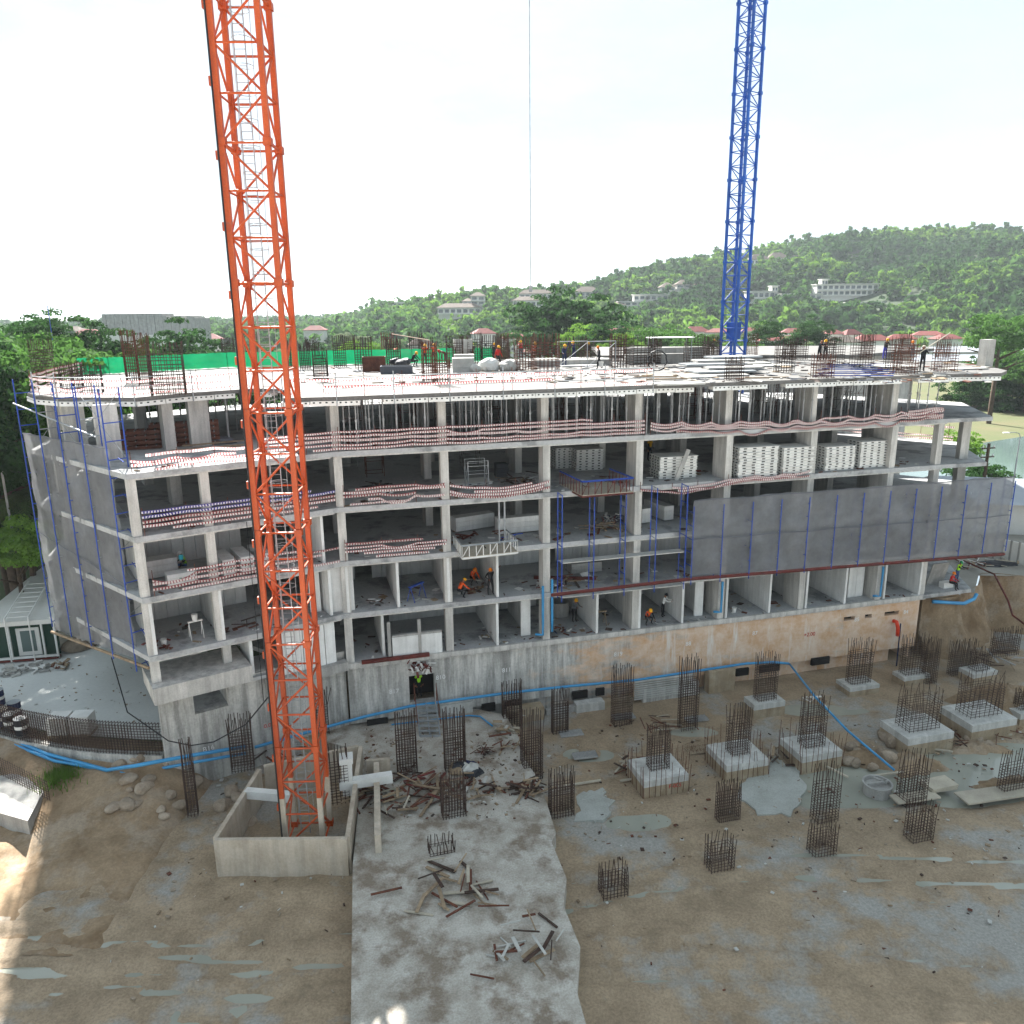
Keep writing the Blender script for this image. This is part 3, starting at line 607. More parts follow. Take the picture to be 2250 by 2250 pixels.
mb.lathe((0, 0, 0), [(22, -3), (21.5, 2), (19, 4.5), (12, 6.2), (3, 6.8)], 28); dm = mb.build('grass_mound', K['grass'], None, (c.x, c.y, 6)); dm.scale = (1, .6, .7); tag(dm, 'pale green rounded mound behind the red roofs in mid-picture', 'mound'); placed.append((c.x, c.y, 24))
# individually placed middle-distance trees
g = random.Random(5); nt = 0; LABT = ['mid green crown among the many trees beyond the site', 'dark green crown among the many trees beyond the site', 'bright green crown among the many trees beyond the site', 'low spreading crown among the many trees beyond the site', 'tall dark crown among the many trees beyond the site']
while nt < 215:
    a = g.uniform(-.66, .66); r = 128 + 250 * g.random() ** .85; x, y = r * math.sin(a), r * math.cos(a)
    if y < 118 or (x > 36 and y < 235 and x < 190): continue
    hh = g.uniform(6.5, 12.5); rr = g.uniform(2.8, 5.2)
    if x < -60 and r < 300: hh *= 1.15
    if not free(x, y, rr * .55): continue
    if hides(x, y, float(terrain_h(x, y)) + hh + .8, rr * .5): hh *= .6; rr *= .7
    if hides(x, y, float(terrain_h(x, y)) + hh + .5, rr * .3): continue
    k = g.choice([0, 0, 1, 1, 2, 3, 4, 4]); placed.append((x, y, rr * .5)); nt += 1
    tree(x, y, float(terrain_h(x, y)), hh, rr, k, LABT[k], 'trees on the plain beyond the site, ' + LABT[k].split(' crown')[0], lo=True)
for i in range(64):
    for _ in range(30):
        a = g.uniform(-.3, .62); r = g.uniform(135, 420); x, y = r * math.sin(a), r * math.cos(a)
        if y > 120 and free(x, y, 1.2) and not (36 < x < 190 and y < 235): break
    if hides(x, y, 14, 1.5): continue
    placed.append((x, y, 1.2)); palm(x, y, float(terrain_h(x, y)), g.uniform(1.35, 2.1), 'coconut palm among the trees beyond the site', 'palms among the trees beyond the site')
# the wooded hillside and the far tree line: woods that read as one mass
def forest(name, n, sampler, rmin, rmax, label, mats, seed, cl=16, lv=9, ls=.30):
    gg = np.random.default_rng(seed); protos = []
    for k in range(5):
        me = crown_mesh('tmp', K['leafA'], 100 + seed * 10 + k, clumps=cl, leaves=lv, ls=ls, rz=(.95, .7, 1.25, .85, 1.5)[k], spread=(.42, .36, .4, .5, .34)[k])
        V = np.empty(len(me.vertices) * 3, np.float32); me.vertices.foreach_get('co', V); protos.append(V.reshape(-1, 3)); bpy.data.meshes.remove(me)
    XY = sampler(gg, n); n = len(XY); Z = terrain_h(XY[:, 0], XY[:, 1]); VV = []; MI = []
    for i in range(n):
        V = protos[i % 5]; s = rmin + (rmax - rmin) * gg.random() ** 1.6; th = gg.uniform(0, 6.28); c, sn = math.cos(th), math.sin(th)
        W = np.stack([(V[:, 0] * c - V[:, 1] * sn) * s, (V[:, 0] * sn + V[:, 1] * c) * s, V[:, 2] * s * gg.uniform(.8, 1.3)], 1)
        VV.append(W + np.array([XY[i, 0], XY[i, 1], Z[i] + s * .55])); 
        hn = float(vnoise(XY[i, 0], XY[i, 1], 70, 8)) + gg.normal() * .16 - (Z[i] - 40) / 260
        MI.append(np.full(len(V) // 4, (2 if hn > .62 and len(mats) > 2 else 0 if hn > .42 else 1) if len(mats) > 1 else 0))
    V = np.concatenate(VV); me = npmesh(name, V, np.arange(len(V)).reshape(-1, 4), [K[m] for m in mats], np.concatenate(MI))
    o = bpy.data.objects.new(name, me); col.objects.link(o); return tag(o, label, 'forest', kind='stuff')
def clear_of(XY, hgt=10):
    ok = np.ones(len(XY), bool)
    for a, b, c in placed:
        if c > 4.0:
            dx = XY[:, 0] - a; dy = XY[:, 1] - b; ok &= (dx * dx + dy * dy > (c + 2) ** 2)
            # keep the view of the houses open on their downhill side
            rr = math.hypot(a, b); ux, uy = a / rr, b / rr; al = dx * ux + dy * uy; ac = np.abs(-dx * uy + dy * ux); 
    rt = np.hypot(XY[:, 0], XY[:, 1]); zt = terrain_h(XY[:, 0], XY[:, 1]) + hgt
    for lst, reach_ in ((sight, 400), (vill, 45)):
        for hx, hy, hw_, hz_ in lst:
            rh = math.hypot(hx, hy); ux, uy = hx / rh, hy / rh; lat = np.abs(-XY[:, 0] * uy + XY[:, 1] * ux) * rh / rt
            ok &= ~((rt < rh + 8) & (rt > rh - reach_) & (lat < hw_ + 2) & (zt > 26.2 - (26.2 - hz_) * rt / rh))
    return XY[ok]
def s_hill(gg, n):
    a = gg.uniform(-.22, .72, n); t = gg.uniform(0, 1, n) ** .75
    rc = np.interp(a, pa, pr); r = 400 + (rc + 60 - 400) * t
    XY = np.stack([r * np.sin(a), r * np.cos(a)], 1)
    op = vnoise(XY[:, 0], XY[:, 1], 55, 9); keep = (op < .93) | (t > .72)
    return clear_of(XY[keep])
forest('wooded_hillside', 6800, s_hill, 3.4, 7.2, 'wooded hillside rising to the ridge behind the village', ['leafA', 'leafB', 'leafC'], 1, cl=12, lv=8, ls=.33)
def s_shrub(gg, n):
    a = gg.uniform(-.15, .72, n); t = gg.uniform(0, 1, n); rc = np.interp(a, pa, pr); r = 380 + (rc - 380) * t
    return clear_of(np.stack([r * np.sin(a), r * np.cos(a)], 1), 2.5)
forest('hillside_scrub', 4200, s_shrub, 1.4, 3.0, 'low scrub filling the gaps on the wooded hillside', ['leafA', 'leafB', 'leafC'], 4, cl=6, lv=6, ls=.42)
def s_far(gg, n):
    a = gg.uniform(-.72, -.1, n); r = gg.uniform(400, 1000, n); return clear_of(np.stack([r * np.sin(a), r * np.cos(a)], 1))
forest('far_woods', 1500, s_far, 4.5, 9, 'hazy woods on the plain at far left', ['leafA', 'leafB'], 2, cl=13, lv=8, ls=.32)
def s_line(gg, n):
    a = gg.uniform(-.75, -.12, n); r = gg.uniform(1000, 1300, n); return np.stack([r * np.sin(a), r * np.cos(a)], 1)
forest('horizon_tree_line', 2600, s_line, 4.5, 10, 'pale tree line on the left horizon', ['leafB'], 3, cl=7, lv=6, ls=.42)
# ------------------------------------------------------------------ the concrete building
LV = {1: 5.25, 2: 8.55, 3: 11.85, 4: 15.15, 5: 18.45, 6: 21.75}
A0 = Vector((-19.3, 39.1)); B0 = Vector((-10.1, 45.1)); C0 = Vector((31.0, 56.2)); E0 = Vector((34.6, 57.0))
uM = (C0 - B0).normalized(); nM = Vector((-uM.y, uM.x)); uL = (B0 - A0).normalized(); nL = Vector((-uL.y, uL.x))
aM = math.atan2(uM.y, uM.x); aL = math.atan2(uL.y, uL.x)
def fm(s, d=0.0, z=None):
    p = B0 + uM * s + nM * d; return p if z is None else Vector((p.x, p.y, z))
def fl(s, d=0.0, z=None):
    p = A0 + uL * s + nL * d; return p if z is None else Vector((p.x, p.y, z))
def s_of(X): return (X - B0.x) / uM.x
bld = empty('concrete_building', (0, 0, 0), 0, 'unfinished grey concrete building with open floors and crowded roof deck', 'building')
BACK = [(37.3, 66), (26, 75.5), (2, 77), (-24.5, 69.5), (-33, 62), (-28.6, 47.0)]
for k in (1, 2, 3, 4, 5):
    poly = [tuple(A0), tuple(B0), tuple(C0), tuple(E0)] + BACK
    if k == 1: poly = [tuple(fl(9.5, .35)), tuple(B0), tuple(C0), (35.0, 57.4), (35.6, 60)] + BACK[:4] + [(-20, 50)]
    mb = MB(); mb.prism(poly, LV[k] - .28, LV[k]); mb.build('floor_slab', K['slab'] if k < 4 else K['slab'], bld)
    # edge beam under the slab edge, set 3 mm back from it
    mb = MB()
    for (f, s0, s1, a) in ((fm, 0.05, 42.5, aM), (fl, .1, 10.7, aL)):
        if k == 1 and f is fl: continue
        c = f((s0 + s1) / 2, .17, LV[k] - .28 - .04); mb.box(c, (s1 - s0, .30, .08), a)
    mb.build('edge_beam', K['conc_col'], bld)
# columns, one part for each storey
def blade(w, d, h): return MB().box((0, d / 2, h / 2), (w, d, h)).mesh('column', K['conc_col'])
colm = {}
def column(f, a, s, d0, w, dep, k):
    h = LV[k + 1] - LV[k] - .28; key = (w, dep, round(h, 3))
    if key not in colm: colm[key] = blade(w, dep, h)
    o = obj('column', colm[key], bld, f(s, d0, LV[k]), a); return o
SC = [0.12, 6.35, 12.75, 19.0, 25.4, 31.8, 38.3, 42.2]; DC = [.55, .55, .9, 1.6, 1.7, 1.8, 1.9, .5]
for k in range(1, 6):
    for s, d in zip(SC, DC):
        if k == 5 and s > 42: continue
        column(fm, aM, s, .14 if k < 5 else .5, .48, d, k)
    for s in SC: column(fm, aM, s, 6.6, .5, 1.5, k)
    for s in SC[:-1]: column(fm, aM, s + 1.2, 12.6, .6, 1.0, k)
    for s in SC[:-2]: column(fm, aM, s + 1.0, 18.6, .7, .7, k)
    for s in (0.22, 3.75): 
        if k > 1 and k < 5: column(fl, aL, s, .14, .45, .5, k)
    for s, d in ((3.4, 6.4), (3.0, 13.5), (-2.0, 13.5), (-1.0, 20)):
        column(fl, aL, s, d, .6, 1.2, k)
for (x, y) in ((-22.2, 43.6), (-25.3, 46.0), (-18.8, 47.8)):      # thick columns of the left corner under the roof
    mb = MB().box((0, 0, 1.5), (1.15, .5, 3.02)); mb.build('column', K['conc_col'], bld, (x, y, LV[5]), aL + .1)
MB().box((0, 0, 1.5), (.6, .6, 3.0)).build('column', K['conc_col'], bld, (33.6, 58.6, LV[4]), 0)
MB().box((0, 0, 1.5), (.6, .6, 3.0)).build('column', K['conc_col'], bld, (33.6, 58.6, LV[3]), 0)
# white partition walls of the two lowest storeys, made of upright panels with open joints
pw = MB().box((0, .33, 1.5), (.16, .64, 2.98)).mesh('wall_panel', K['panel']); pj = {}
def partition(f, a, s, k, n, d0=.12, side=1):
    for j in range(n): obj('wall_panel', pw, bld, f(s, d0 + j * .67, LV[k] + .012), a)
def x_on(sx, k):
    y0, y1 = {1: (1425, -.106), 2: (1320, -.0895), 3: (1209, -.0845)}[k]; return s_of(pz(sx, y0 + y1 * (sx - 985), LV[k]).x)
for sx in (1095, 1312, 1405, 1500, 1597, 1693, 1775, 1862, 1950, 2030): partition(fm, aM, x_on(sx, 1), 1, 9)
for sx in (772, 880, 989, 1095): partition(fm, aM, x_on(sx, 2), 2, 9)
for sx in (1170, 1555, 1905): partition(fm, aM, x_on(sx, 1), 1, 7, 1.3)
partition(fm, aM, x_on(735, 2), 2, 3, .1); partition(fl, aL, 10.2, 2, 7, .2); partition(fl, aL, 10.0, 3, 9, .3)
partition(fl, aL, 3.9, 2, 8, .1); partition(fl, aL, .35, 2, 9, .1); partition(fl, aL, .35, 3, 9, .7); partition(fl, aL, .35, 4, 3, .7)
# facing panels parallel to the facade
fp = MB().box((.33, 0, 1.5), (.645, .15, 2.98)).mesh('wall_panel', K['panel'])
for sx, k, n, d in ((1540, 1, 1, 1.1), (1888, 1, 2, 1.2), (738, 2, 2, .5), (1155, 1, 1, 1.2), (690, 2, 1, .9)):
    s = x_on(sx, k)
    for j in range(n): obj('wall_panel', fp, bld, fm(s + j * .67, d, LV[k] + .012), aM)
# back walls of the rooms: upright panels too
for k, ss in ((1, (3.2, 42.4)), (2, (0.4, 42.4))):
    s = ss[0]
    while s < ss[1]:
        obj('wall_panel', fp, bld, fm(s, 6.35, LV[k] + .012), aM); s += .67 if (int(s) % 13) else 1.8
for k in (2, 3):
    for j in range(9): obj('wall_panel', fp, bld, fl(.6 + j * .67, 5.6, LV[k] + .012), aL)
# storey with windows and spandrels at the left of the lowest floor
s0, s1 = x_on(868, 1), x_on(985, 1)
for a, b in ((s0, (s0 + s1) / 2 - .1), ((s0 + s1) / 2 + .1, s1 - .3)):
    MB().box((0, 0, 0), (b - a, .2, 1.35)).build('spandrel_panel', K['panel'], bld, fm((a + b) / 2, .22, LV[1] + .69), aM)
    MB().box((0, 0, 0), (b - a, .26, .12)).build('window_sill', K['conc'], bld, fm((a + b) / 2, .22, LV[1] + 1.44), aM)
for s in (s0 - .18, (s0 + s1) / 2): MB().box((0, 0, 0), (.2, .22, 2.4)).build('window_post', K['conc'], bld, fm(s, .2, LV[1] + 1.21), aM)
partition(fm, aM, s0 - .5, 1, 8, .5)
# left part of the lowest storey: tall white facing panels, plinth beam and basement wall
for j in range(5): MB().box((0, 0, 1.35), (.62, .2, 2.7)).build('wall_panel', K['panel'], bld, fl(7.0 + j * .665 + .3, .25, 5.55), aL)
MB().box((0, 0, 0), (5.2, 3.4, .95)).build('plinth_beam', K['conc_col'], bld, fl(2.5, 1.25, 6.43), aL)
MB().box((0, 0, 0), (4.9, .6, .55)).build('plinth_beam', K['conc'], bld, fl(8.4, .05, 5.26), aL)
MB().box((0, 0, 0), (.45, .45, 1.34)).build('column', K['conc_col'], bld, fl(.25, .5, 7.58), aL)
MB().box((0, 0, 0), (.45, .45, 1.34)).build('column', K['conc_col'], bld, fl(4.1, .9, 7.58), aL)
MB().box((0, 0, 0), (.18, 2.2, 2.2)).build('wall_panel', K['panel'], bld, fl(5.35, 1.5, 7.1), aL)
MB().box((0, 0, 0), (2.2, 3.0, .2)).build('floor_slab', K['slab'], bld, fl(6.3, 1.8, 5.7), aL)
# basement wall under the left part with one square opening
def wall_cells(name, mat, f, a, S, Zs, holes, thick, d, parent):
    for i in range(len(S) - 1):
        for j in range(len(Zs) - 1):
            if (i, j) in holes: continue
            MB().box((0, 0, 0), (S[i + 1] - S[i] - .004, thick, Zs[j + 1] - Zs[j] - .004)).build(name, mat, parent, f((S[i] + S[i + 1]) / 2, d, (Zs[j] + Zs[j + 1]) / 2), a)
bw = empty('basement_wall', fl(0, .8, 0), 0, 'bluish grey basement wall with a square opening under the left corner', 'wall'); bw.location = (0, 0, 0)
wall_cells('wall_section', K['ret'], fl, aL, [.2, 2.0, 3.85, 6.2, 10.95], [-.3, 4.35, 5.93], {(1, 1)}, .35, .75, bw)
MB().box((0, 0, 0), (1.9, 2.5, .1)).build('opening_floor', K['slab'], bw, fl(2.95, 2.2, 4.28), aL)
MB().box((0, 0, 0), (.15, 2.5, 1.6)).build('opening_side', K['conc'], bw, fl(3.95, 2.2, 5.15), aL)
# roof deck
RF = [(-28.8, 47.8), (-27.2, 45.9), (-25.3, 44.8), (-20.7, 44.2), (-18.6, 46.8), (-15.6, 49.0), (-13.3, 48.2), (-12.3, 43.1)] + [tuple(fm(s, -1.65)) for s in (0.2, 14, 28, 41.8)] + [(33.3, 54.6), (34.9, 56.6), (36.2, 61), (36.2, 66.2), (26, 73.8), (19, 71), (14.5, 77.5), (0, 76.5), (-24.5, 69.5), (-33, 62)]
mb = MB(); mb.prism(RF, 21.53, 21.75); roof = mb.build('roof_slab', K['roof'], bld)
# deck boards: loose pale panels laid over the deck
# edge panels below the front edge; dark blocks painted as shade in holes
ep = MB(); ep.box((0, .3, 0), (1.16, .6, .2)); ep.cm = 1
for k in range(4): ep.box((-.42 + k * .28, .004, .02), (.10, .012, .075))
ep.cm = 0; ep.box((0, .02, -.13), (1.16, .06, .06)); epm = ep.mesh('edge_panel', [K['white'], K['dark']])
for i in range(len(RF) - 10):
    a, b = Vector(RF[i]), Vector(RF[i + 1]); L = (b - a).length; ang = math.atan2(b.y - a.y, b.x - a.x); n = max(1, int(L / 1.2)); dv = (b - a) / n; nn = Vector((-dv.y, dv.x)).normalized()
    for k in range(n):
        if random.random() < .06: continue
        p = a + dv * (k + .5) - nn * .06; obj('edge_panel', epm, roof, (p.x, p.y, 21.42 + random.uniform(-.012, .012)), ang + random.uniform(-.008, .008), (dv.length / 1.2, 1, 1))
# the rear wing seen across the light well
mb = MB(); mb.prism([(9, 81), (33, 77.5), (46, 88), (44, 96), (10, 100)], 21.45, 21.75); mb.build('roof_slab', K['roof'], bld)
mb = MB(); mb.prism([(10, 82), (32, 78.8), (44, 88.5), (42, 95), (11, 98)], 3.4, 21.42); mb.build('rear_wing', K['conc'], bld)
MB().box((0, 0, 0), (8, .3, 1.1)).build('parapet', K['conc'], bld, (14, 72.5, 22.3), .2)
MB().box((0, 0, 0), (7, 3.5, .5)).build('upstand', K['conc'], bld, (4.5, 67.5, 22.0), .2)
MB().box((0, 0, 0), (6, .4, .8)).build('upstand', K['conc'], bld, (12.5, 68, 22.15), .2)
# solid concrete stubs on the deck
MB().box((0, 0, 0), (.75, .75, 2.0)).build('column_stub', K['conc'], bld, pz(2163, 806, 21.75) + Vector((0, 0, 1.0)), .3)

# ------------------------------------------------------------------ retaining wall of the pit
def ret_material():
    m = K['ret'].copy(); m.name = 'retaining_wall_clay_stained'; N = m.node_tree.nodes; L = m.node_tree.links; b = N['Principled BSDF']
    src = b.inputs['Base Color'].links[0].from_socket; g = N.new('ShaderNodeNewGeometry'); sp = N.new('ShaderNodeSeparateXYZ'); L.new(g.outputs['Position'], sp.inputs[0])
    mp = N.new('ShaderNodeMapping'); mp.inputs['Scale'].default_value = (.35, .35, .8); L.new(g.outputs['Position'], mp.inputs['Vector'])
    n = N.new('ShaderNodeTexNoise'); n.inputs['Scale'].default_value = .9; n.inputs['Detail'].default_value = 8; n.inputs['Roughness'].default_value = .68; L.new(mp.outputs[0], n.inputs['Vector'])
    mr = N.new('ShaderNodeMapRange'); mr.inputs['From Min'].default_value = -4; mr.inputs['From Max'].default_value = 14; mr.inputs['To Min'].default_value = -.22; mr.inputs['To Max'].default_value = .24; L.new(sp.outputs['X'], mr.inputs['Value'])
    ad = N.new('ShaderNodeMath'); ad.operation = 'ADD'; L.new(n.outputs['Fac'], ad.inputs[0]); L.new(mr.outputs[0], ad.inputs[1])
    r = N.new('ShaderNodeValToRGB'); r.color_ramp.elements[0].position = .44; r.color_ramp.elements[1].position = .62; L.new(ad.outputs[0], r.inputs['Fac'])
    n2 = N.new('ShaderNodeTexNoise'); n2.inputs['Scale'].default_value = .9; n2.inputs['Detail'].default_value = 9; n2.inputs['Roughness'].default_value = .7; L.new(g.outputs['Position'], n2.inputs['Vector'])
    r2 = N.new('ShaderNodeValToRGB'); r2.color_ramp.elements[0].position = .35; r2.color_ramp.elements[1].position = .65; r2.color_ramp.elements[0].color = lin('#c39a74'); r2.color_ramp.elements[1].color = lin('#d8c4b0'); L.new(n2.outputs['Fac'], r2.inputs['Fac'])
    mx = N.new('ShaderNodeMix'); mx.data_type = 'RGBA'; L.new(r.outputs['Color'], mx.inputs['Factor']); L.new(src, mx.inputs[6]); L.new(r2.outputs['Color'], mx.inputs[7])
    mp2 = N.new('ShaderNodeMapping'); mp2.inputs['Scale'].default_value = (1.1, 1.1, .12); L.new(g.outputs['Position'], mp2.inputs['Vector'])
    n3 = N.new('ShaderNodeTexNoise'); n3.inputs['Scale'].default_value = 1.4; n3.inputs['Detail'].default_value = 7; n3.inputs['Roughness'].default_value = .7; L.new(mp2.outputs[0], n3.inputs['Vector'])
    r3 = N.new('ShaderNodeValToRGB'); r3.color_ramp.elements[0].position = .56; r3.color_ramp.elements[1].position = .68; r3.color_ramp.elements[1].color = (.75, .75, .75, 1); L.new(n3.outputs['Fac'], r3.inputs['Fac'])
    mx3 = N.new('ShaderNodeMix'); mx3.data_type = 'RGBA'; L.new(r3.outputs['Color'], mx3.inputs['Factor']); L.new(mx.outputs[2], mx3.inputs[6]); mx3.inputs[7].default_value = lin('#dcd9d2'); L.new(mx3.outputs[2], b.inputs['Base Color'])
    return m
K['retclay'] = ret_material()
rw = empty('retaining_wall', (0, 0, 0), 0, 'long stained retaining wall below the lowest floor, clay-orange towards the right', 'wall')
sd0, sd1 = s_of(py(902, 1500, 46.5).x), s_of(py(956, 1500, 46.5).x)
sl = [s_of(pz(x, y, 4).x) for x, y in ((1871, 1375), (1895, 1371), (1916, 1367), (1930, 1364), (1958, 1360), (1990, 1356))]
wall_cells('wall_section', K['retclay'], fm, aM, [-.1, sd0, sd1, 14, 27, sl[0]], [1.1, 2.0, 3.85, 4.965], {(1, 1)}, .4, .42, rw)
wall_cells('wall_section', K['retclay'], fm, aM, sl + [42.2], [1.1, 3.86, 4.16, 4.965], {(0, 1), (2, 1), (4, 1)}, .4, .42, rw)
MB().box((0, 0, 0), (42.3, .22, .30)).build('kerb_beam', K['conc_col'], rw, fm(21.05, .06, 5.13), aM)
MB().box((0, 0, 0), (sl[-1] + 2, .5, 2.5)).build('wall_foot', K['retclay'], rw, fm((sl[-1] - 2) / 2 - .2, .85, -.15 - .03), aM)
MB().box((0, 0, 0), (sl[5] - sl[0] + .6, .2, 1.0)).build('shade_backing', K['dark'], rw, fm((sl[0] + sl[5]) / 2, 1.1, 4.0), aM)  # added dark panel behind the slots, painted as the shade within
MB().prism([(31.2, 57.1), (34.4, 57.9), (35.2, 59.2), (35.2, 63), (31.2, 63)], -.1, 4.93).build('earth_fill', K['earth'], rw)
MB().box((0, 0, 0), (.4, 4.0, 5.1)).build('wall_return', K['retclay'], rw, fm(42.0, 2.65, 2.4), aM)
MB().box((0, 0, 0), (1.9, .1, 2.0)).build('shade_backing', K['dark'], rw, fm((sd0 + sd1) / 2, 1.6, 2.9), aM)  # added dark panel, painted as the shade behind the doorway
# battered blocks along the wall foot; dark boxes stand in for shaded openings
for (x, y, w, h, d, m) in ((1150, 1545, 2.4, 1.0, .9, 'padmud'), (1290, 1530, 2.0, .7, .7, 'pad'), (1480, 1540, 4.2, 1.1, .5, 'ret'), (1590, 1520, 2.0, 1.8, .7, 'padmud'), (700, 1600, 1.6, 1.1, 1.0, 'padmud'), (775, 1585, 1.8, .9, .6, 'padmud'), (1350, 1565, 3.0, .6, .5, 'padmud'), (1300, 1585, 6.0, .5, .35, 'conc')):
    p = pz(x, y, .6); s = s_of(p.x); MB().box((0, 0, 0), (w, d, h)).build('footing_block', K[m], rw, fm(s, -.05 - d * .3, h / 2 - .1), aM)
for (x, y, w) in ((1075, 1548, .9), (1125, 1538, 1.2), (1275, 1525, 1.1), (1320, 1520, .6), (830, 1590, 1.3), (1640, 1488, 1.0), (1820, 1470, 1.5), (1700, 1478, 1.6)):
    p = pz(x, y, 1.0); s = s_of(p.x); MB().box((0, 0, 0), (w, .2, .55)).build('painted_niche', K['dark'], rw, fm(s, .16, .98), aM)  # solid dark boxes on the wall; opening shade is in their colour
for k in range(9):      # louvre slats in the foot of the wall
    p = pz(1450, 1530, .9); MB().box((0, 0, 0), (4.4, .12, .07)).build('slat', K['pad'], rw, fm(s_of(p.x) + .4, -.45, .35 + k * .16), aM)
# ------------------------------------------------------------------ markings
def text_mesh(txt, size):
    cu = bpy.data.curves.new('txt', 'FONT'); cu.body = txt; cu.size = size; cu.align_x = 'CENTER'; cu.align_y = 'CENTER'; cu.extrude = .004
    o = bpy.data.objects.new('txt', cu); col.objects.link(o); dg = bpy.context.evaluated_depsgraph_get(); me = bpy.data.meshes.new_from_object(o.evaluated_get(dg)); bpy.data.objects.remove(o); bpy.data.curves.remove(cu); return me
def text_on(name, txt, size, mat, parent, p, a, tilt=90):
    me = text_mesh(txt, size); me.materials.clear(); me.materials.append(K[mat]); o = bpy.data.objects.new(name, me); col.objects.link(o); o.parent = parent
    o.location = p; o.rotation_euler = (R(tilt), 0, a); return o
for (x, y, t) in ((868, 1520, '817'), (970, 1489, '810'), (1115, 1473, '811'), (1360, 1438, '819'), (1514, 1415, '88'), (1660, 1392, '87'), (1883, 1362, '85'), (1990, 1345, '84')):
    Y = fm(s_of(pz(x, y, 3.5).x), .2).y; p = py(x, y, Y); s = s_of(p.x); q = fm(s, .2, p.z); p = py(x, y, q.y - .02)
    text_on('wall_marking', t, .42, 'signwhite', rw, fm(s, .205, p.z), aM)
p = py(1783, 1397, fm(s_of(pz(1783, 1397, 3.3).x)).y); pass; text_on('wall_marking', '+2.00', .42, 'textred', rw, fm(s_of(p.x), .205, p.z), aM)
p = py(440, 1645, fl(2.6, .5).y); text_on('wall_marking', 'B16', .42, 'signwhite', bw, fl(2.5, .565, p.z), aL)
p = py(560, 1595, fl(6, .5).y); text_on('wall_marking', '0.00', .36, 'textred', bw, fl(6.0, .565, p.z), aL)
# ------------------------------------------------------------------ tapes and nets
def strip_obj(name, pts, hgt, mat, parent, slack=.05, tilt=0.0):
    # ribbon along pts with UVs in metres
    V = []; UV = []; Fs = []; u = 0; prev = None
    for i, p in enumerate(pts):
        p = Vector(p)
        if prev is not None: u += (p - prev).length
        o = tilt * math.sin(i * 1.3)
        V += [p, p + Vector((o * .3, o * .3 - .01, hgt))]; UV += [(u, 0), (u, 1)]; prev = p
    for i in range(len(pts) - 1): Fs.append((2 * i, 2 * i + 2, 2 * i + 3, 2 * i + 1))
    me = bpy.data.meshes.new(name); me.from_pydata(V, [], Fs); me.materials.append(mat); l = me.uv_layers.new(name='UVMap')
    for pl in me.polygons:
        for li in pl.loop_indices: l.data[li].uv = UV[me.loops[li].vertex_index]
    o = bpy.data.objects.new(name, me); col.objects.link(o); o.parent = parent; return o
def tape_run(label, base, n=5, gap=.25, h=.15, z0=.12, sag=.06, post=2.1, blue=(), drop=0.0):
    # base: list of Vectors along a floor edge
    t = empty('barrier_tape', base[0], 0, label, 'barrier tape', 'red and white barrier tapes along the floor edges'); o0 = Vector(base[0])
    P = []
    for i in range(len(base) - 1):
        a, b = Vector(base[i]), Vector(base[i + 1]); m = max(2, int((b - a).length / .35))
        for k in range(m): P.append(a.lerp(b, k / m))
    P.append(Vector(base[-1])); L = 0; D = [0]
    for i in range(1, len(P)): L += (P[i] - P[i - 1]).length; D.append(L)
    nsp = int(L / post) + 2; skew = [random.uniform(-.05, .05) for _ in range(nsp + 1)]
    for j in range(n):
        amps = [abs(random.gauss(0, sag * .55)) + (random.uniform(.12, .3) if random.random() < .05 else 0) for _ in range(nsp)]; ends = [random.gauss(0, .016) + .5 * skew[q] for q in range(nsp + 1)]
        a0 = 0 if random.random() < .75 else int(random.uniform(.05, .3) * len(P)); a1 = len(P) if random.random() < .75 else int(random.uniform(.7, .95) * len(P)); pts = []
        for p, d in list(zip(P, D))[a0:a1]:
            q = int(d / post); f = d / post - q; z = z0 + j * gap + ends[q] * (1 - f) + ends[q + 1] * f - amps[q] * 4 * f * (1 - f) - drop * math.sin(math.pi * d / L)
            pts.append(p - o0 + Vector((random.uniform(-.015, .015), random.uniform(-.03, .01), max(z, .01 if drop == 0 else z))))
        if len(pts) > 3: strip_obj('tape_strip', pts, h * random.uniform(.75, 1.1), K['tapeblue' if j in blue else random.choice(['tape', 'tape', 'tape2', 'tape3'])], t, tilt=random.uniform(.04, .16))
    k = 0.0
    while k <= L:
        i = min(range(len(D)), key=lambda q: abs(D[q] - k)); p = P[i] - o0; MB().tube(p + Vector((0, .06, 0)), p + Vector((0, .06, z0 + n * gap + .1)), .02, 5).build('tape_post', K['rust'], t); k += post
    return t
e = -.06
tape_run('red and white tape along the front edge of the top floor, left half', [fl(7.0, e, 18.45), fl(10.8, e, 18.45), fm(.2, e, 18.45), fm(19.2, e, 18.45)], 5, .24)
tape_run('sagging red and white tape along the top floor edge, right half', [fm(19.6, e, 18.45), fm(42, e, 18.45)], 4, .2, sag=.25, drop=.25)
tape_run('crumpled red and white tape on the open left corner of the top floor', [fl(.3, .1, 18.45), fl(4, .2, 18.45), fl(7, .0, 18.45)], 4, .22, sag=.22)
tape_run('blue-edged tape on the fourth floor left of the orange mast', [fl(.5, e, 15.15), fl(10.8, e, 15.15)], 5, .24, blue=(3, 4), z0=.2)
tape_run('red and white tape on the fourth floor right of the orange mast', [fm(.3, e, 15.15), fm(6.3, e, 15.15)], 5, .22, sag=.15)
tape_run('drooping tape on the fourth floor left of the blue-railed platform', [fm(6.6, e, 15.15), fm(12.9, e, 15.15)], 4, .18, sag=.1, drop=.35, z0=.3)
tape_run('tape hanging loose below the fourth floor right of the blue-railed platform', [fm(19, -.12, 14.75), fm(22, -.12, 14.45), fm(24.5, -.12, 14.75), fm(26.5, -.12, 15.0), fm(31.5, -.12, 14.9)], 3, .16, sag=.15, drop=.2)
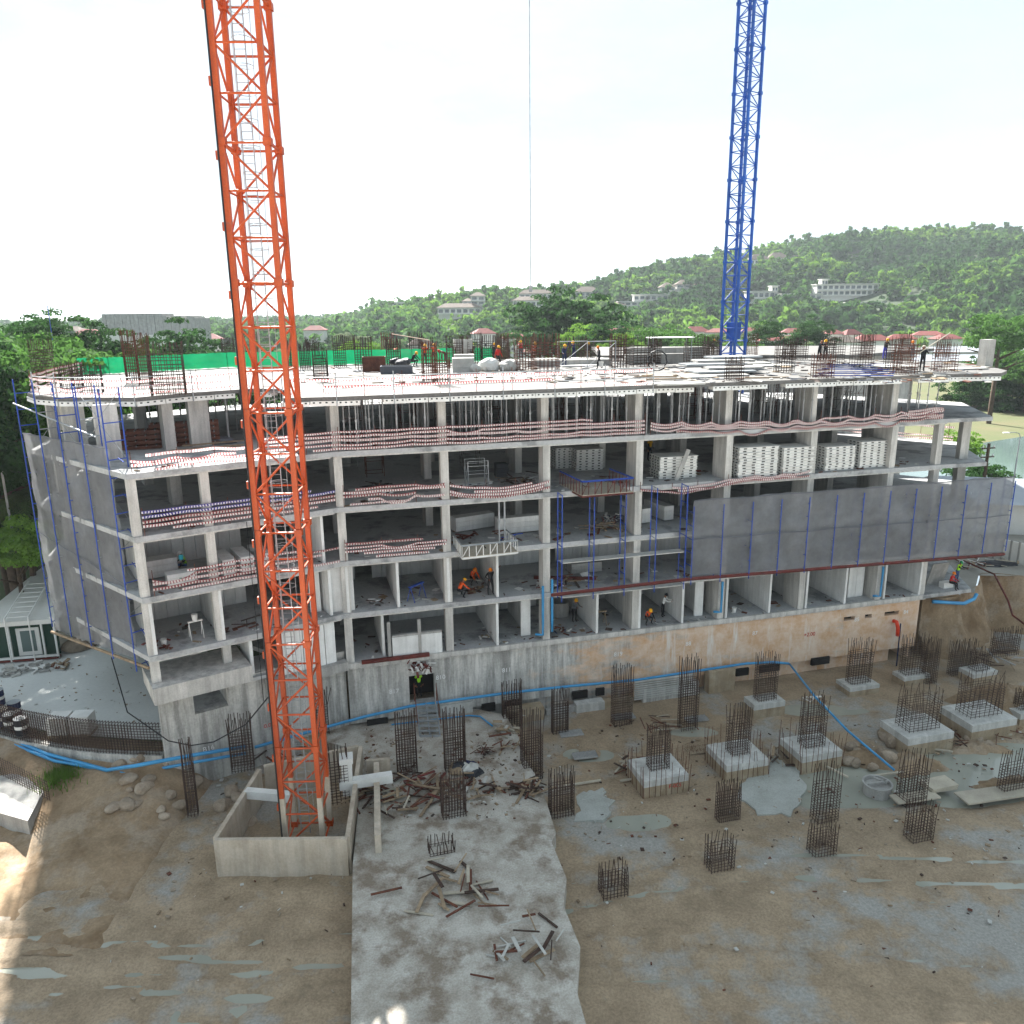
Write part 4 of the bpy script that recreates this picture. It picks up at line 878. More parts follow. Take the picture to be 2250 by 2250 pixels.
tape_run('red and white tape on the third floor left of the orange mast', [fl(.6, e, 11.85), fl(10.8, e, 11.85)], 5, .25, z0=.1)
tape_run('red and white tape on the third floor left of the white-railed platform', [fm(.2, e, 11.85), fm(6.3, e, 11.85)], 5, .22)
tape_run('red and white tape along the roof edge above the left corner', [Vector((x, y, 21.75)) for x, y in ((-28.6, 47.9), (-27.0, 46.0), (-25.2, 44.95), (-20.8, 44.3), (-18.7, 46.9), (-15.6, 49.1))], 3, .36)
tape_run('long red and white tape along the roof edge right of the orange mast', [Vector((-12.1, 43.25, 21.75)), fm(.3, -1.55, 21.75), fm(18.9, -1.55, 21.75)], 3, .36)
tape_run('red and white tape at the rear of the fourth floor', [Vector((x, y, 15.15)) for x, y in ((2, 76.6), (26, 75.1), (36.9, 65.9))], 5, .26)
tape_run('red and white tape on the left flank of the roof', [Vector((x, y, 21.75)) for x, y in ((-32.7, 62), (-30.5, 54), (-28.7, 48))], 4, .25)
tape_run('crumpled tape bunched at the right end of the top floor', [fm(39, -.1, 18.5), fm(41.9, -.1, 18.75), fm(42.3, .6, 18.5)], 4, .14, sag=.3)
def rail(label, pts, z, hs, mat='galv', post=3.2):
    t = empty('guard_rail', (pts[0][0], pts[0][1], z), 0, label, 'guard rail', 'tube guard rails on the roof edge'); o0 = Vector((pts[0][0], pts[0][1], z))
    for h in hs:
        mb = MB()
        for i in range(len(pts) - 1): mb.tube(Vector((*pts[i], z + h)) - o0, Vector((*pts[i + 1], z + h)) - o0, .025, 6)
        mb.build('rail_tube', K[mat], t)
    for i in range(len(pts) - 1):
        a, b = Vector(pts[i]), Vector(pts[i + 1]); m = max(1, round((b - a).length / post))
        for k in range(m + (i == len(pts) - 2)):
            q = a.lerp(b, k / m); MB().tube(Vector((*q, z - .5)) - o0, Vector((*q, z + hs[-1] + .25)) - o0, .03, 6).build('rail_post', K[mat], t)
rail('grey tube guard rail along the roof edge right of the orange mast', [(-12.25, 43.05), tuple(fm(.2, -1.72)), tuple(fm(18.9, -1.72))], 21.75, (.45, 1.05))
rail('grey tube guard rail along the roof edge above the left corner', [(-27.2, 45.8), (-25.3, 44.65), (-20.7, 44.05), (-18.5, 46.7)], 21.75, (.6, 1.1))
def net(name, label, a, b, z0a, z1a, z0b, z1b, mat, nx=60, nz=24, wob=.085, group=None, cat='net', nb=12):
    a, b = Vector(a), Vector(b); n = Vector((-(b - a).y, (b - a).x)).normalized(); V = []
    for j in range(nz + 1):
        for i in range(nx + 1):
            u, v = i / nx, j / nz; p = a.lerp(b, u); z = (z0a + (z0b - z0a) * u) * (1 - v) + (z1a + (z1b - z1a) * u) * v
            bay_ = abs(math.sin(math.pi * u * nb)); w = wob * (bay_ * (1.0 + .5 * math.sin(v * 9 + u * 21)) + math.sin(u * 39 + v * 11) * .5 + math.sin(u * 95 - v * 37) * .3 + math.sin(v * 23 + u * 13) * .35) + random.uniform(-1, 1) * wob * .12
            V.append((p.x + n.x * w, p.y + n.y * w, z + (.05 * abs(math.sin(math.pi * u * nb)) * (v - .6)) + .02 * math.sin(u * 30)))
    gi = np.arange((nx + 1) * (nz + 1)).reshape(nz + 1, nx + 1); Q = np.stack([gi[:-1, :-1], gi[:-1, 1:], gi[1:, 1:], gi[1:, :-1]], -1).reshape(-1, 4)
    me = npmesh(name, V, Q, mat); me.polygons.foreach_set('use_smooth', [True] * len(me.polygons)); o = bpy.data.objects.new(name, me); col.objects.link(o); return tag(o, label, cat, group)
NA, NB = Vector((-28.9, 47.0)), Vector((-20.6, 40.4))
net('debris_net', 'grey debris net covering the scaffold at the left corner', NA, NB, 6.9, 19.45, 7.85, 19.55, K['net'], nb=4, group='grey debris nets')
NC, ND = fm(22.2, -1.25), Vector((36.4, 56.4))
zc0, zc1 = py(1508, 1268, NC.y).z, py(1508, 1100, NC.y).z; zd0, zd1 = py(2176, 1214, ND.y).z, py(2192, 1047, ND.y).z
net('debris_net', 'grey debris net hung over the right half of the lower floors', NC, ND, zc0, zc1, zd0, zd1, K['net'], 110, 24, group='grey debris nets')
def seam(par, a, b, za, zb):
    a, b = Vector(a), Vector(b); MB().path([(a.lerp(b, k / 30).x, a.lerp(b, k / 30).y - .13, za + (zb - za) * k / 30 + .03 * math.sin(k * 1.1)) for k in range(31)], .03, 4).build('seam', K['greycloth'], par)
nets = [o for o in col.objects if o.name.startswith('debris_net')]
seam(nets[0], NA, NB, 13.4, 12.2); seam(nets[0], NA, NB, 19.45, 19.55); seam(nets[1], NC, ND, zc1, zd1); seam(nets[1], NC, ND, (zc0 + zc1) / 2, (zd0 + zd1) / 2)
g0 = [pz(x, y, 21.75) for x, y in ((172, 824), (240, 822), (300, 819), (400, 814), (500, 808), (640, 806), (760, 802), (905, 799), (1010, 796), (1085, 796))]
gt = empty('green_fence', (0, 0, 0), 0, 'bright green shade-net fence along the rear edge of the roof', 'fence')
for i in range(len(g0) - 1):
    o = net('net_panel', None, g0[i][:2], g0[i + 1][:2], 21.8, 23.0, 21.8, 23.0, K['gnet'], 14, 6, .05); o.parent = gt
    for key in ('label', 'category', 'group'):
        if key in o: del o[key]
    MB().tube(g0[i] + Vector((0, .1, 0)), g0[i] + Vector((0, .1, 1.35)), .03, 5).build('fence_post', K['rebar'], gt)

# ------------------------------------------------------------------ scaffolds
def scaffold(name, label, a, b, n, z0, z1, depth, into, braces=True, mats=('scafblue', 'galv'), lift=1.9, plank=()):
    a, b = Vector(a), Vector(b); t = empty(name, (a.x, a.y, z0), 0, label, 'scaffold', 'blue tube scaffolds'); o0 = Vector((a.x, a.y, z0)); into = Vector(into)
    for i in range(n):
        p = a.lerp(b, i / (n - 1)); zz0 = z0 if not callable(z0) else z0(i)
        for d in (0, depth):
            q = Vector((p.x + into.x * d, p.y + into.y * d, z0)); MB().tube(q - o0, q - o0 + Vector((0, 0, z1 - z0)), .038, 6).build('post', K[mats[0]], t)
        z = z0 + .35; rm = MB().tube((0, 0, 0), (into.x * depth, into.y * depth, 0), .03, 5).mesh('rung', K[mats[1] if i % 2 else mats[0]])
        while z < z1: obj('rung', rm, t, Vector((p.x, p.y, z)) - o0); z += lift / 2
    for i in range(n - 1) if braces else ():
        p, q = a.lerp(b, i / (n - 1)), a.lerp(b, (i + 1) / (n - 1)); br = MB(); z = z0 + .3; k = 0
        while z + lift * .9 < z1:
            for d in (depth,):
                P = Vector((p.x + into.x * d, p.y + into.y * d, z)) - o0; Q = Vector((q.x + into.x * d, q.y + into.y * d, z)) - o0
                if (i + k) % 2: P, Q = Q, P
                br.tube(P, Q + Vector((0, 0, lift * .85)), .018, 5)
            z += lift; k += 1
        if br.f: br.build('cross_brace', K[mats[1]], t)['kind'] = 'stuff'
    for z in plank:
        v = b - a; p = a.lerp(b, .5) + into * depth * .5; MB().box(Vector((p.x, p.y, z)) - o0, (v.length, depth * .8, .06), math.atan2(v.y, v.x)).build('plank', K['bag'], t)
    return t
nA = Vector((NB.y - NA.y, NA.x - NB.x)).normalized(); nA = -nA if (nA.x * 1 + nA.y * 1) < 0 else nA
ni = Vector(((NA - NB).y, -(NA - NB).x)).normalized()
if ni.y < 0: ni = -ni
sc = scaffold('tube_scaffold', 'blue scaffold behind the net at the left corner', NA - ni * .14, NB - ni * .14, 5, 7.2, 22.6, 1.0, ni)
NBx = Vector((-19.55, 39.6)); MB().tube(Vector((NBx.x, NBx.y, 6.8)), Vector((NBx.x, NBx.y, 20.0)), .045, 6).build('post', K['scafblue'], None).parent = sc
bpy.data.objects[sc.children[-1].name].location = -sc.location
for k in range(7):
    o = MB().tube(Vector((NBx.x, NBx.y, 7.6 + k * 1.9)), Vector((NB.x + .1, NB.y + .6, 7.6 + k * 1.9 - .05)), .03, 5).build('rung', K['scafblue'], sc); o.location = -sc.location
o = MB().tube((NA.x - .4, NA.y + .1, 21.2), (NB.x - 1.2, NB.y + 1.1, 20.0), .045, 6).build('handrail_tube', K['galv'], sc); o.location = -sc.location
bm_ = MB().tube((NA.x - .2, NA.y - .1, 6.85), (NB.x + .9, NB.y - .75, 7.7), .09, 6); o = bm_.build('support_beam', K['wood'], None); tag(o, 'long rough timber beam under the left net', 'beam')
scaffold('tube_scaffold', 'blue scaffold behind the grey net on the right', NC - nM * .14, ND - nM * .14, 13, 8.6, 13.9, .9, nM, lift=1.8)
scaffold('tube_scaffold', 'open blue scaffold left of the grey net with two long planks', fm(13.4, -1.0), fm(21.9, -1.0), 5, 8.2, 15.2, .85, nM, braces=False, lift=2.2, plank=(8.45, 10.75))
bl = fm(12.6, -1.35); bl = Vector((bl.x, bl.y, py(1177, 1308, bl.y).z)); br_ = Vector((ND.x, ND.y - .1, zd0 - .1)); bc = Vector((NC.x, NC.y - .1, zc0 - .1))
bmx = MB().tube(bl, bc, .12, 4); bmx.tube(bc, br_, .12, 4); o = bmx.build('steel_beam', K['redrust'], None); tag(o, 'long red-brown steel beam along the bottom of the grey net', 'beam')

# ------------------------------------------------------------------ loading platforms
def platform(label, FLx, FRx, BRx, BLx, z, h, mtop, mrail, mfloor):
    t = empty('loading_platform', (FLx.x, FLx.y, z), 0, label, 'platform', 'loading platforms hung from the floor edges'); o0 = Vector((FLx.x, FLx.y, z)); P = [FLx, FRx, BRx, BLx]
    MB().prism([(p.x - o0.x, p.y - o0.y) for p in P], -.12, 0).build('deck', K[mfloor], t)
    for a, b in ((0, 1), (1, 2), (3, 0)):
        A, Bv = Vector((P[a].x, P[a].y, z)) - o0, Vector((P[b].x, P[b].y, z)) - o0; up = Vector((0, 0, h))
        MB().tube(A + up, Bv + up, .06, 4).build('top_rail', K[mtop], t); MB().tube(A - Vector((0, 0, .1)), Bv - Vector((0, 0, .1)), .06, 4).build('bottom_rail', K[mrail], t)
        m = max(3, int((Bv - A).length / .42)); mb = MB()
        for k in range(m + 1):
            q = A.lerp(Bv, k / m); mb.tube(q, q + up, .028, 4)
            if k < m and k % 2 == 0 and a == 0: mb.tube(q, A.lerp(Bv, (k + 1) / m) + up, .022, 4)
        mb.build('balusters', K[mrail], t)['kind'] = 'stuff'
    return t
platform('red-railed loading platform with blue top rails at the fourth floor', Vector((4.3, 47.45)), Vector((7.55, 48.4)), Vector((6.45, 51.4)), Vector((3.15, 50.8)), 15.19, .85, 'scafblue', 'redrust', 'ply')
platform('white-railed loading platform at the third floor beside the orange-helmeted worker', Vector((-3.0, 45.6)), Vector((.32, 46.7)), Vector((-.35, 49.1)), Vector((-3.7, 48.2)), 11.89, .7, 'galv', 'white', 'ply')
for (x, k) in ((1103, 3), (1115, 3), (990 + 3, 3)):
    s = x_on(x, 3); o = MB().tube((0, 0, 0), (0, 0, 3.0), .06, 6).box((0, 0, .02), (.2, .2, .03)).build('steel_prop', K['galv'], None, fm(s, .6, LV[3]), 0); tag(o, 'pale steel post clamping the white-railed platform at the third floor', 'prop', 'posts holding the white-railed platform')

# ------------------------------------------------------------------ props and shoring under the roof deck
pm = MB(); pm.box((0, 0, .01), (.2, .2, .02)); pm.tube((0, 0, .02), (0, 0, 1.75), .045, 6); pm.tube((0, 0, 1.7), (0, 0, 3.0), .034, 6); pm.tube((0, 0, 1.66), (0, 0, 1.8), .07, 6); pm.box((0, 0, 3.02), (.22, .22, .02)); pmesh = pm.mesh('steel_prop', K['prop'])
ROWL = ['front row', 'second row', 'third row', 'fourth row', 'rear rows']
for r_, d in enumerate((.25, 1.5, 2.9, 4.6, 8.8)):
    s = .7 + .4 * r_
    while s < 42:
        if min(abs(s - q) for q in SC) > .4:
            o = obj('steel_prop', pmesh, None, fm(s + random.uniform(-.15, .15), d + random.uniform(-.2, .2), LV[5]), random.uniform(0, 1)); o.rotation_euler.x = random.uniform(-.012, .012)
            tag(o, f'steel prop in the {ROWL[r_]} under the roof deck', 'prop', f'steel props in the {ROWL[r_]} under the roof deck')
        s += (.75, .9, 1.1, 1.3, 2.0)[r_] * random.uniform(.8, 1.2)
for (x, y) in [(-24 + 1.3 * i + random.uniform(-.3, .3), 49.5 + 2.4 * j + random.uniform(-.4, .4)) for i in range(8) for j in range(4)]:
    o = obj('steel_prop', pmesh, None, (x, y, LV[5]), 0); tag(o, 'dark steel prop under the roof at the open left corner', 'prop', 'steel props at the open left corner')
def shore(label, x, y, z, rz, w, d, h, mat):
    t = empty('shoring_tower', (x, y, z), rz, label, 'shoring tower', 'shoring towers on the upper floors')
    for a in (-1, 1):
        for b in (-1, 1): MB().tube((a * w / 2, b * d / 2, 0), (a * w / 2, b * d / 2, h), .03, 5).build('post', K[mat], t)
    mb = MB()
    for zz in (.25, 1.1, 1.9, h - .3):
        for b in (-1, 1): mb.tube((-w / 2, b * d / 2, zz), (w / 2, b * d / 2, zz), .022, 5)
    mb.build('rungs', K[mat], t); mb = MB()
    for a in (-1, 1): mb.tube((a * w / 2, -d / 2, .3), (a * w / 2, d / 2, 1.8), .016, 4); mb.tube((a * w / 2, d / 2, .3), (a * w / 2, -d / 2, 1.8), .016, 4)
    mb.build('cross_brace', K[mat], t)['kind'] = 'stuff'
shm = ['rust', 'prop', 'redrust', 'rebar', 'prop']; WORD = ['rusty', 'grey', 'red', 'dark', 'pale grey']
for i in range(21):
    s = 1.5 + i * 1.98; k = i % 5
    q = fm(s, 5.4 + 1.6 * (i % 3)); shore(f'{WORD[k]} shoring tower under the roof deck, {ORD[i] if i < 16 else str(i + 1) + "th"} from the left', q.x, q.y, LV[5], aM, 1.2, 1.2, 2.95, shm[k])
q = fm(8.8, 2.4); shore('pale scaffold frame standing on the fourth floor in mid-picture', q.x, q.y, LV[4], aM, 1.3, 1.0, 1.9, 'galv')
for i, (s, d) in enumerate(((3, 9), (10, 10), (1.5, 12))): q = fm(s, d); shore(f'{["rusty", "dark", "grey"][i]} shoring tower deep inside the fourth floor', q.x, q.y, LV[4], aM, 1.2, 1.2, 2.8, ['rust', 'rebar', 'prop'][i])

# ------------------------------------------------------------------ rebar cages
def cage(label, p, w, d, h, rz=0, nx=7, ny=4, tie=.18, tie_h=None, r=.02, splay=0, mat='rebar', group='rebar cages', name='rebar_cage'):
    t = empty(name, p, rz, label, 'rebar cage', group); mb = MB(); rr = random.Random(len(label) * 31 + int(p[0] * 10))
    for i in range(nx):
        for j in range(ny):
            if 0 < i < nx - 1 and 0 < j < ny - 1: continue
            x, y = (i / (nx - 1) - .5) * w, (j / (ny - 1) - .5) * d; hh = h * rr.uniform(.94, 1.0); sx = rr.uniform(-1, 1) * splay; sy = rr.uniform(-1, 1) * splay
            k_ = rr.uniform(.55, .8); bx_ = rr.gauss(0, .035) + (rr.uniform(-.25, .25) if rr.random() < .05 else 0); m_ = (x + sx * .4, y + sy * .4, hh * k_); mb.tube((x, y, 0), m_, r, 4, cap=False); mb.tube(m_, (x + sx + bx_, y + sy + rr.gauss(0, .03), hh), r, 4, cap=False)
    mb.build('vertical_bars', K[mat], t)['kind'] = 'stuff'; mb = MB(); z = .12; H2 = tie_h if tie_h else h * .78
    while z < H2:
        for (x0, y0, x1, y1) in ((-w / 2, -d / 2, w / 2, -d / 2), (w / 2, -d / 2, w / 2, d / 2), (w / 2, d / 2, -w / 2, d / 2), (-w / 2, d / 2, -w / 2, -d / 2)): mb.tube((x0, y0 - .01, z + rr.gauss(0, .012)), (x1, y1 - .01, z + rr.gauss(0, .02)), r * .8, 4, cap=False)
        z += tie * rr.uniform(.85, 1.15)
    if mb.f: mb.build('ties', K[mat], t)['kind'] = 'stuff'
    return t
RC = sorted([(100, 838, 742, 1.2, .9), (160, 858, 795, 1.2, .5), (195, 862, 800, 1.6, .4), (294, 842, 722, .8, .5, 'rust'), (322, 846, 730, .8, .6, 'rust'), (372, 868, 748, 1.8, .5), (505, 800, 740, 1.0, .6), (640, 812, 745, .9, .6), (672, 812, 752, .8, .6), (706, 838, 765, .9, .6), (748, 806, 735, 1.0, .6), (800, 812, 738, 1.3, .6), (866, 808, 742, 1.1, .6), (915, 790, 728, 1.2, .6), (945, 838, 748, .9, .6, 'rust'), (970, 846, 772, 1.0, .6, 'rust'), (1000, 806, 735, 1.3, .6), (1042, 800, 728, 1.3, .6), (1072, 800, 735, 1.0, .6), (1105, 806, 735, 1.1, .6), (1152, 815, 738, 1.3, .7, 'rust'), (1200, 818, 730, 1.8, .8, 'rust'), (1360, 808, 735, 1.4, .7), (1412, 806, 738, 1.9, .7), (1436, 800, 742, 1.0, .6), (1528, 800, 735, 1.8, .8), (1562, 795, 738, 1.4, .8), (1612, 836, 782, 1.0, .6), (1722, 818, 752, 1.2, .7), (1752, 790, 738, 1.5, .8), (1806, 830, 775, 1.2, .8, 'rust'), (1832, 800, 738, 1.3, .8), (1892, 806, 732, 1.5, .9), (1985, 822, 738, 1.5, .9, 'rust'), (1960, 812, 742, 1.0, .7), (2074, 816, 752, 1.4, .9, 'rust'), (690, 800, 748, 1.0, .6), (1290, 800, 742, 1.2, .6), (1240, 800, 740, 1.0, .5)] + [(560 + 88 * i + (i * 37) % 41, 779 + (i * 7) % 16, 728 + (i * 11) % 16, .9 + .1 * (i % 5), .5, *(() if i % 3 else ('rust',))) for i in range(18)])
for i, q in enumerate(RC):
    p = pz(q[0], q[1], 21.75); h = max(1.2, py(q[0], q[2], p.y).z - 21.75)
    o_ = f'{ORD[i]} from the left' if i < 16 else f'{ORD[len(RC) - 1 - i]} from the right' if len(RC) - 1 - i < 16 else f'{i + 1}th from the left'
    cage(('rust-red ' if len(q) > 5 else 'dark ') + 'rebar column cage on the roof, ' + o_, p, q[3], q[4], h, aM + random.uniform(-.1, .1), 7, 4, .2, None, .021, .03, q[5] if len(q) > 5 else 'rebar', 'rebar cages on the roof deck')
# ------------------------------------------------------------------ cranes
def mast(name, label, cx, cy, rz, side, z0, z1, chord, bay, mat, brace_r, ladder=True, lowmat=None, lowz=None):
    t = empty(name, (cx, cy, z0), rz, label, 'crane mast'); h = side / 2 - chord / 2; zt = z1 - z0
    cor = [(-h, -h), (h, -h), (h, h), (-h, h)]
    for x, y in cor:
        if lowmat: MB().box((x, y, (lowz - z0) / 2), (chord * 1.04, chord * 1.04, lowz - z0)).build('chord', K[lowmat], t)
        b = (lowz - z0) if lowmat else 0
        MB().box((x, y, (b + zt) / 2), (chord, chord, zt - b)).build('chord', K[mat], t)
    z = .4; k = 0; hb = MB().tube((-h, 0, 0), (h, 0, 0), brace_r, 6).mesh('brace', K[mat]); dz = bay
    db = [MB().tube((-h * s, 0, 0), (h * s, 0, dz), brace_r, 6).mesh('brace', K[mat]) for s in (1, -1)]
    sp = MB().box((0, 0, 0), (chord * 1.5, chord * 1.5, chord * 1.3)).mesh('splice_plate', K[mat]); gp = MB().prism([(0, 0), (.42, 0), (0, .5)], -.012, .012).mesh('gusset', K[mat])
    while z + bay < zt:
        for f, a in enumerate((0, math.pi / 2, math.pi, -math.pi / 2)):
            off = Matrix.Rotation(a, 3, 'Z') @ Vector((0, -h, 0))
            if k % 1 == 0: obj('brace', hb, t, (off.x, off.y, z), a)
            obj('brace', db[(k + f) % 2], t, (off.x, off.y, z), a)
        if k % 3 == 0:
            for x, y in cor: obj('splice_plate', sp, t, (x, y, z + .02))
        z += bay; k += 1
    if ladder:
        lx, ly = -.12, -.05; mb = MB(); mb.tube((lx - .22, ly, .5), (lx - .22, ly, zt), .025, 5); mb.tube((lx + .22, ly, .5), (lx + .22, ly, zt), .025, 5); mb.build('ladder_rails', K['galv'], t)
        rm = MB().tube((lx - .22, ly, 0), (lx + .22, ly, 0), .014, 4).mesh('rung', K['galv']); z = .6
        while z < zt: obj('rung', rm, t, (0, 0, z)); z += .3
        z = 1.5
        hp = MB().path([(lx + .38 * math.cos(a), ly + .40 + .42 * math.sin(a), 0) for a in np.linspace(-math.pi * .5, math.pi * 1.45, 18)], .014, 4).mesh('ladder_hoop', K['galv'])
        while z < zt: obj('ladder_hoop', hp, t, (0, 0, z)); z += 1.0
        mb = MB(); 
        for a in (0, 1.57, 3.14): mb.tube((lx + .38 * math.cos(a), ly + .40 + .42 * math.sin(a), 1), (lx + .38 * math.cos(a), ly + .40 + .42 * math.sin(a), zt), .012, 4)
        mb.build('ladder_cage_bars', K['galv'], t)
    return t
om = mast('crane_mast', 'orange lattice tower crane mast standing in front of the building', -10.42, 35.0, .03, 2.02, .3, 52, .22, 1.78, 'orange', .05, True, 'cream', 3.4)
mb = MB().path([(-1.0, -1.16, z) for z in np.linspace(1.0, 50, 20)], .04, 6); mb.build('power_cable', K['cable'], om)
for k in range(16): MB().box((-1.14, -.9, 2.6 + k * 2.67), (.07, .16, .34)).build('bracket', K['orange'], om)
bm2 = mast('crane_mast', 'blue lattice tower crane mast rising behind the roof at right', 20.55, 75.0, R(38), 1.75, 16.0, 66, .2, 1.15, 'blue', .042, False)
MB().box((0, 0, 8.2), (.9, .9, 1.5)).build('collar_box', K['blue'], bm2)
o = MB().tube((0, 0, 0), (0, 0, 40), .035, 6).box((0, 0, -.25), (.3, .14, .5)).build('hook_cable', K['prop'], None, py(1166, 628, 70)); tag(o, 'thin crane hoist cable with a small hook hanging in the sky', 'cable')
# the walled pit at the foot of the orange mast
cp = empty('crane_base_pit', (0, 0, 0), 0, 'cream concrete base pit around the foot of the orange crane', 'base pit')
def wseg(p, q, z0, z1, th, m, name='pit_wall', parent=cp):
    p, q = Vector(p), Vector(q); v = q - p; c = (p + q) / 2; MB().box((0, 0, 0), (v.length, th, z1 - z0)).build(name, K[m], parent, (c.x, c.y, (z0 + z1) / 2), math.atan2(v.y, v.x))
a1, a2, a3, a4 = pz(548, 1690, 2.0)[:2], pz(560, 1660, 2.0)[:2], pz(770, 1634, 2.0)[:2], pz(790, 1760, 2.0)[:2]
wseg((-14.3, 33.0), (-14.0, 38.9), -.2, 2.0, .22, 'cream'); wseg((-13.85, 39.2), (-9.0, 41.2), -.2, 2.0, .22, 'cream'); wseg((-8.85, 41.15), (-8.0, 33.0), -.2, 2.0, .22, 'cream'); wseg((-14.3, 32.9), (-8.0, 32.9), -.2, 2.0, .22, 'cream')
wseg((-14.1, 36.9), (-11.6, 36.5), 1.6, 2.05, .4, 'white', 'cross_beam'); wseg((-9.3, 37.4), (-6.6, 38.1), 1.7, 2.15, .5, 'white', 'cross_beam')
wseg((-7.7, 39.6), (-6.6, 33.2), -.1, 1.9, .3, 'cream', 'pit_wall'); wseg((-8.3, 39.8), (-7.0, 40.0), -.1, 1.9, .2, 'cream', 'pit_wall')
MB().prism([(-14.2, 33), (-8.1, 33), (-8.9, 41), (-13.8, 39)], -.1, .12).build('pit_bottom', K['mud'], cp)
MB().box((0, 0, .7), (.55, .6, 1.9)).box((0, 0, 1.8), (.7, .75, .3)).build('electric_cabinet', K['white'], None, (-8.9, 37.6, 1.55), .2)
tag(bpy.data.objects['electric_cabinet'], 'white electric cabinet at the foot of the orange mast', 'cabinet')

# ------------------------------------------------------------------ raft, footings and rebar in the pit
rp = [pz(x, y, .9)[:2] for x, y in ((640, 1612), (760, 1580), (850, 1562), (1030, 1555), (1110, 1570), (1140, 1620), (1150, 1665), (1175, 1700), (1200, 1760), (1222, 1830), (1212, 1850), (1245, 1930), (1238, 1990), (1275, 2080), (1268, 2180), (1310, 2330), (770, 2330), (775, 1900), (795, 1700), (760, 1640))]
o = MB().prism(rp, -.2, .9).build('raft_slab', K['raft'], None); tag(o, 'littered grey concrete raft in the middle of the pit', 'raft')
def mudded(w, d, h):
    mb = MB(); z1 = h * .62; mb.cm = 1; mb.box((0, 0, h * .31 - .1), (w, d, h * .62 + .2)); mb.cm = 0
    b = len(mb.v); mb.box((0, 0, h * .81 + .001), (w, d, h * .38)); return mb
def footing(label, sx, sy, w, d, h, rz, bars=True, txt=None, cagew=1.2, caged=.8, cageh=4.0, splay=.10, glabel=''):
    p = pz(sx, sy, h); t = empty('footing_pad', (p.x, p.y, 0), rz, label, 'footing', 'concrete footing pads in the pit')
    mb = mudded(w, d, h); mb.build('pad', [K['pad'], K['padmud']], t)
    if txt: text_on('spray_mark', txt, .34, 'textred', t, (w * .2, -d / 2 - .006, h * .45), 0)
    if bars:
        m = MB(); rr = random.Random(int(sx)); n = 9
        for k in range(n):
            for (x, y) in ((-w / 2 - .04, (k / (n - 1) - .5) * d), (w / 2 + .04, (k / (n - 1) - .5) * d), ((k / (n - 1) - .5) * w, -d / 2 - .04), ((k / (n - 1) - .5) * w, d / 2 + .04)):
                if rr.random() < .82: m.tube((x, y, 0), (x + rr.uniform(-1, 1) * .16, y + rr.uniform(-1, 1) * .12, h + rr.uniform(.5, 1.3)), .016, 4, cap=False)
        m.build('starter_bars', K['rust'], t)['kind'] = 'stuff'
    cage(glabel, (p.x, p.y, h - .01), cagew, caged, cageh, rz, 8, 5, .17, cageh * .72, .02, splay, 'rebar', 'rebar cages in the pit')
footing('footing pad with red spray marks in the middle of the pit', 1445, 1685, 2.7, 2.3, 1.05, .26, True, 'F-005', 1.1, .7, 2.6, .05, 'rebar cage on the footing with red spray marks')
footing('footing pad with bright white top right of the sprayed one', 1620, 1652, 2.7, 2.4, 1.05, .26, True, None, 1.1, .8, 3.0, .05, 'dense rebar cage on the bright white footing')
footing('footing pad with leaning starter bars where the blue pipe crosses', 1782, 1635, 2.7, 2.2, 1.05, .26, True, None, 1.3, .8, 3.3, .12, 'splayed rebar cage on the footing under the blue pipe')
footing('clean pale footing behind the heap of round stones', 2015, 1595, 3.3, 2.4, 1.15, .26, False, None, 2.2, 1.2, 2.7, .25, 'wide splayed rebar thicket on the footing behind the stones')
footing('large pale footing at the right of the pit', 2150, 1565, 3.4, 2.6, 1.2, .26, False, None, 2.4, 1.2, 2.7, .25, 'wide splayed rebar thicket on the rightmost large footing')
footing('grey footing close to the wall below the bend of the blue pipe', 1680, 1535, 2.3, 1.3, 1.0, .26, False, None, 1.3, .7, 3.3, .06, 'tall rebar cage against the wall below the bend of the blue pipe')
footing('small footing in the shade below the two slots in the wall', 1885, 1498, 2.4, 1.5, .7, .26, False, None, 1.5, .7, 3.3, .06, 'tall rebar cage in front of the two slots in the wall')
footing('small footing beside the orange hose', 2003, 1478, 2.2, 1.2, .7, .26, False, None, 1.6, .7, 3.0, .08, 'rebar cage beside the orange hose')
footing('far small footing at the foot of the earth cliff', 2150, 1470, 2.2, 1.3, .8, .3, False, None, 1.2, .7, 1.6, .1, 'low rebar cage below the earth cliff')
footing('low footing cut off by the right edge of the picture', 2245, 1555, 1.6, 1.4, 1.0, .26, False, None, .8, .6, 1.4, .1, 'short rebar at the right edge of the pit')
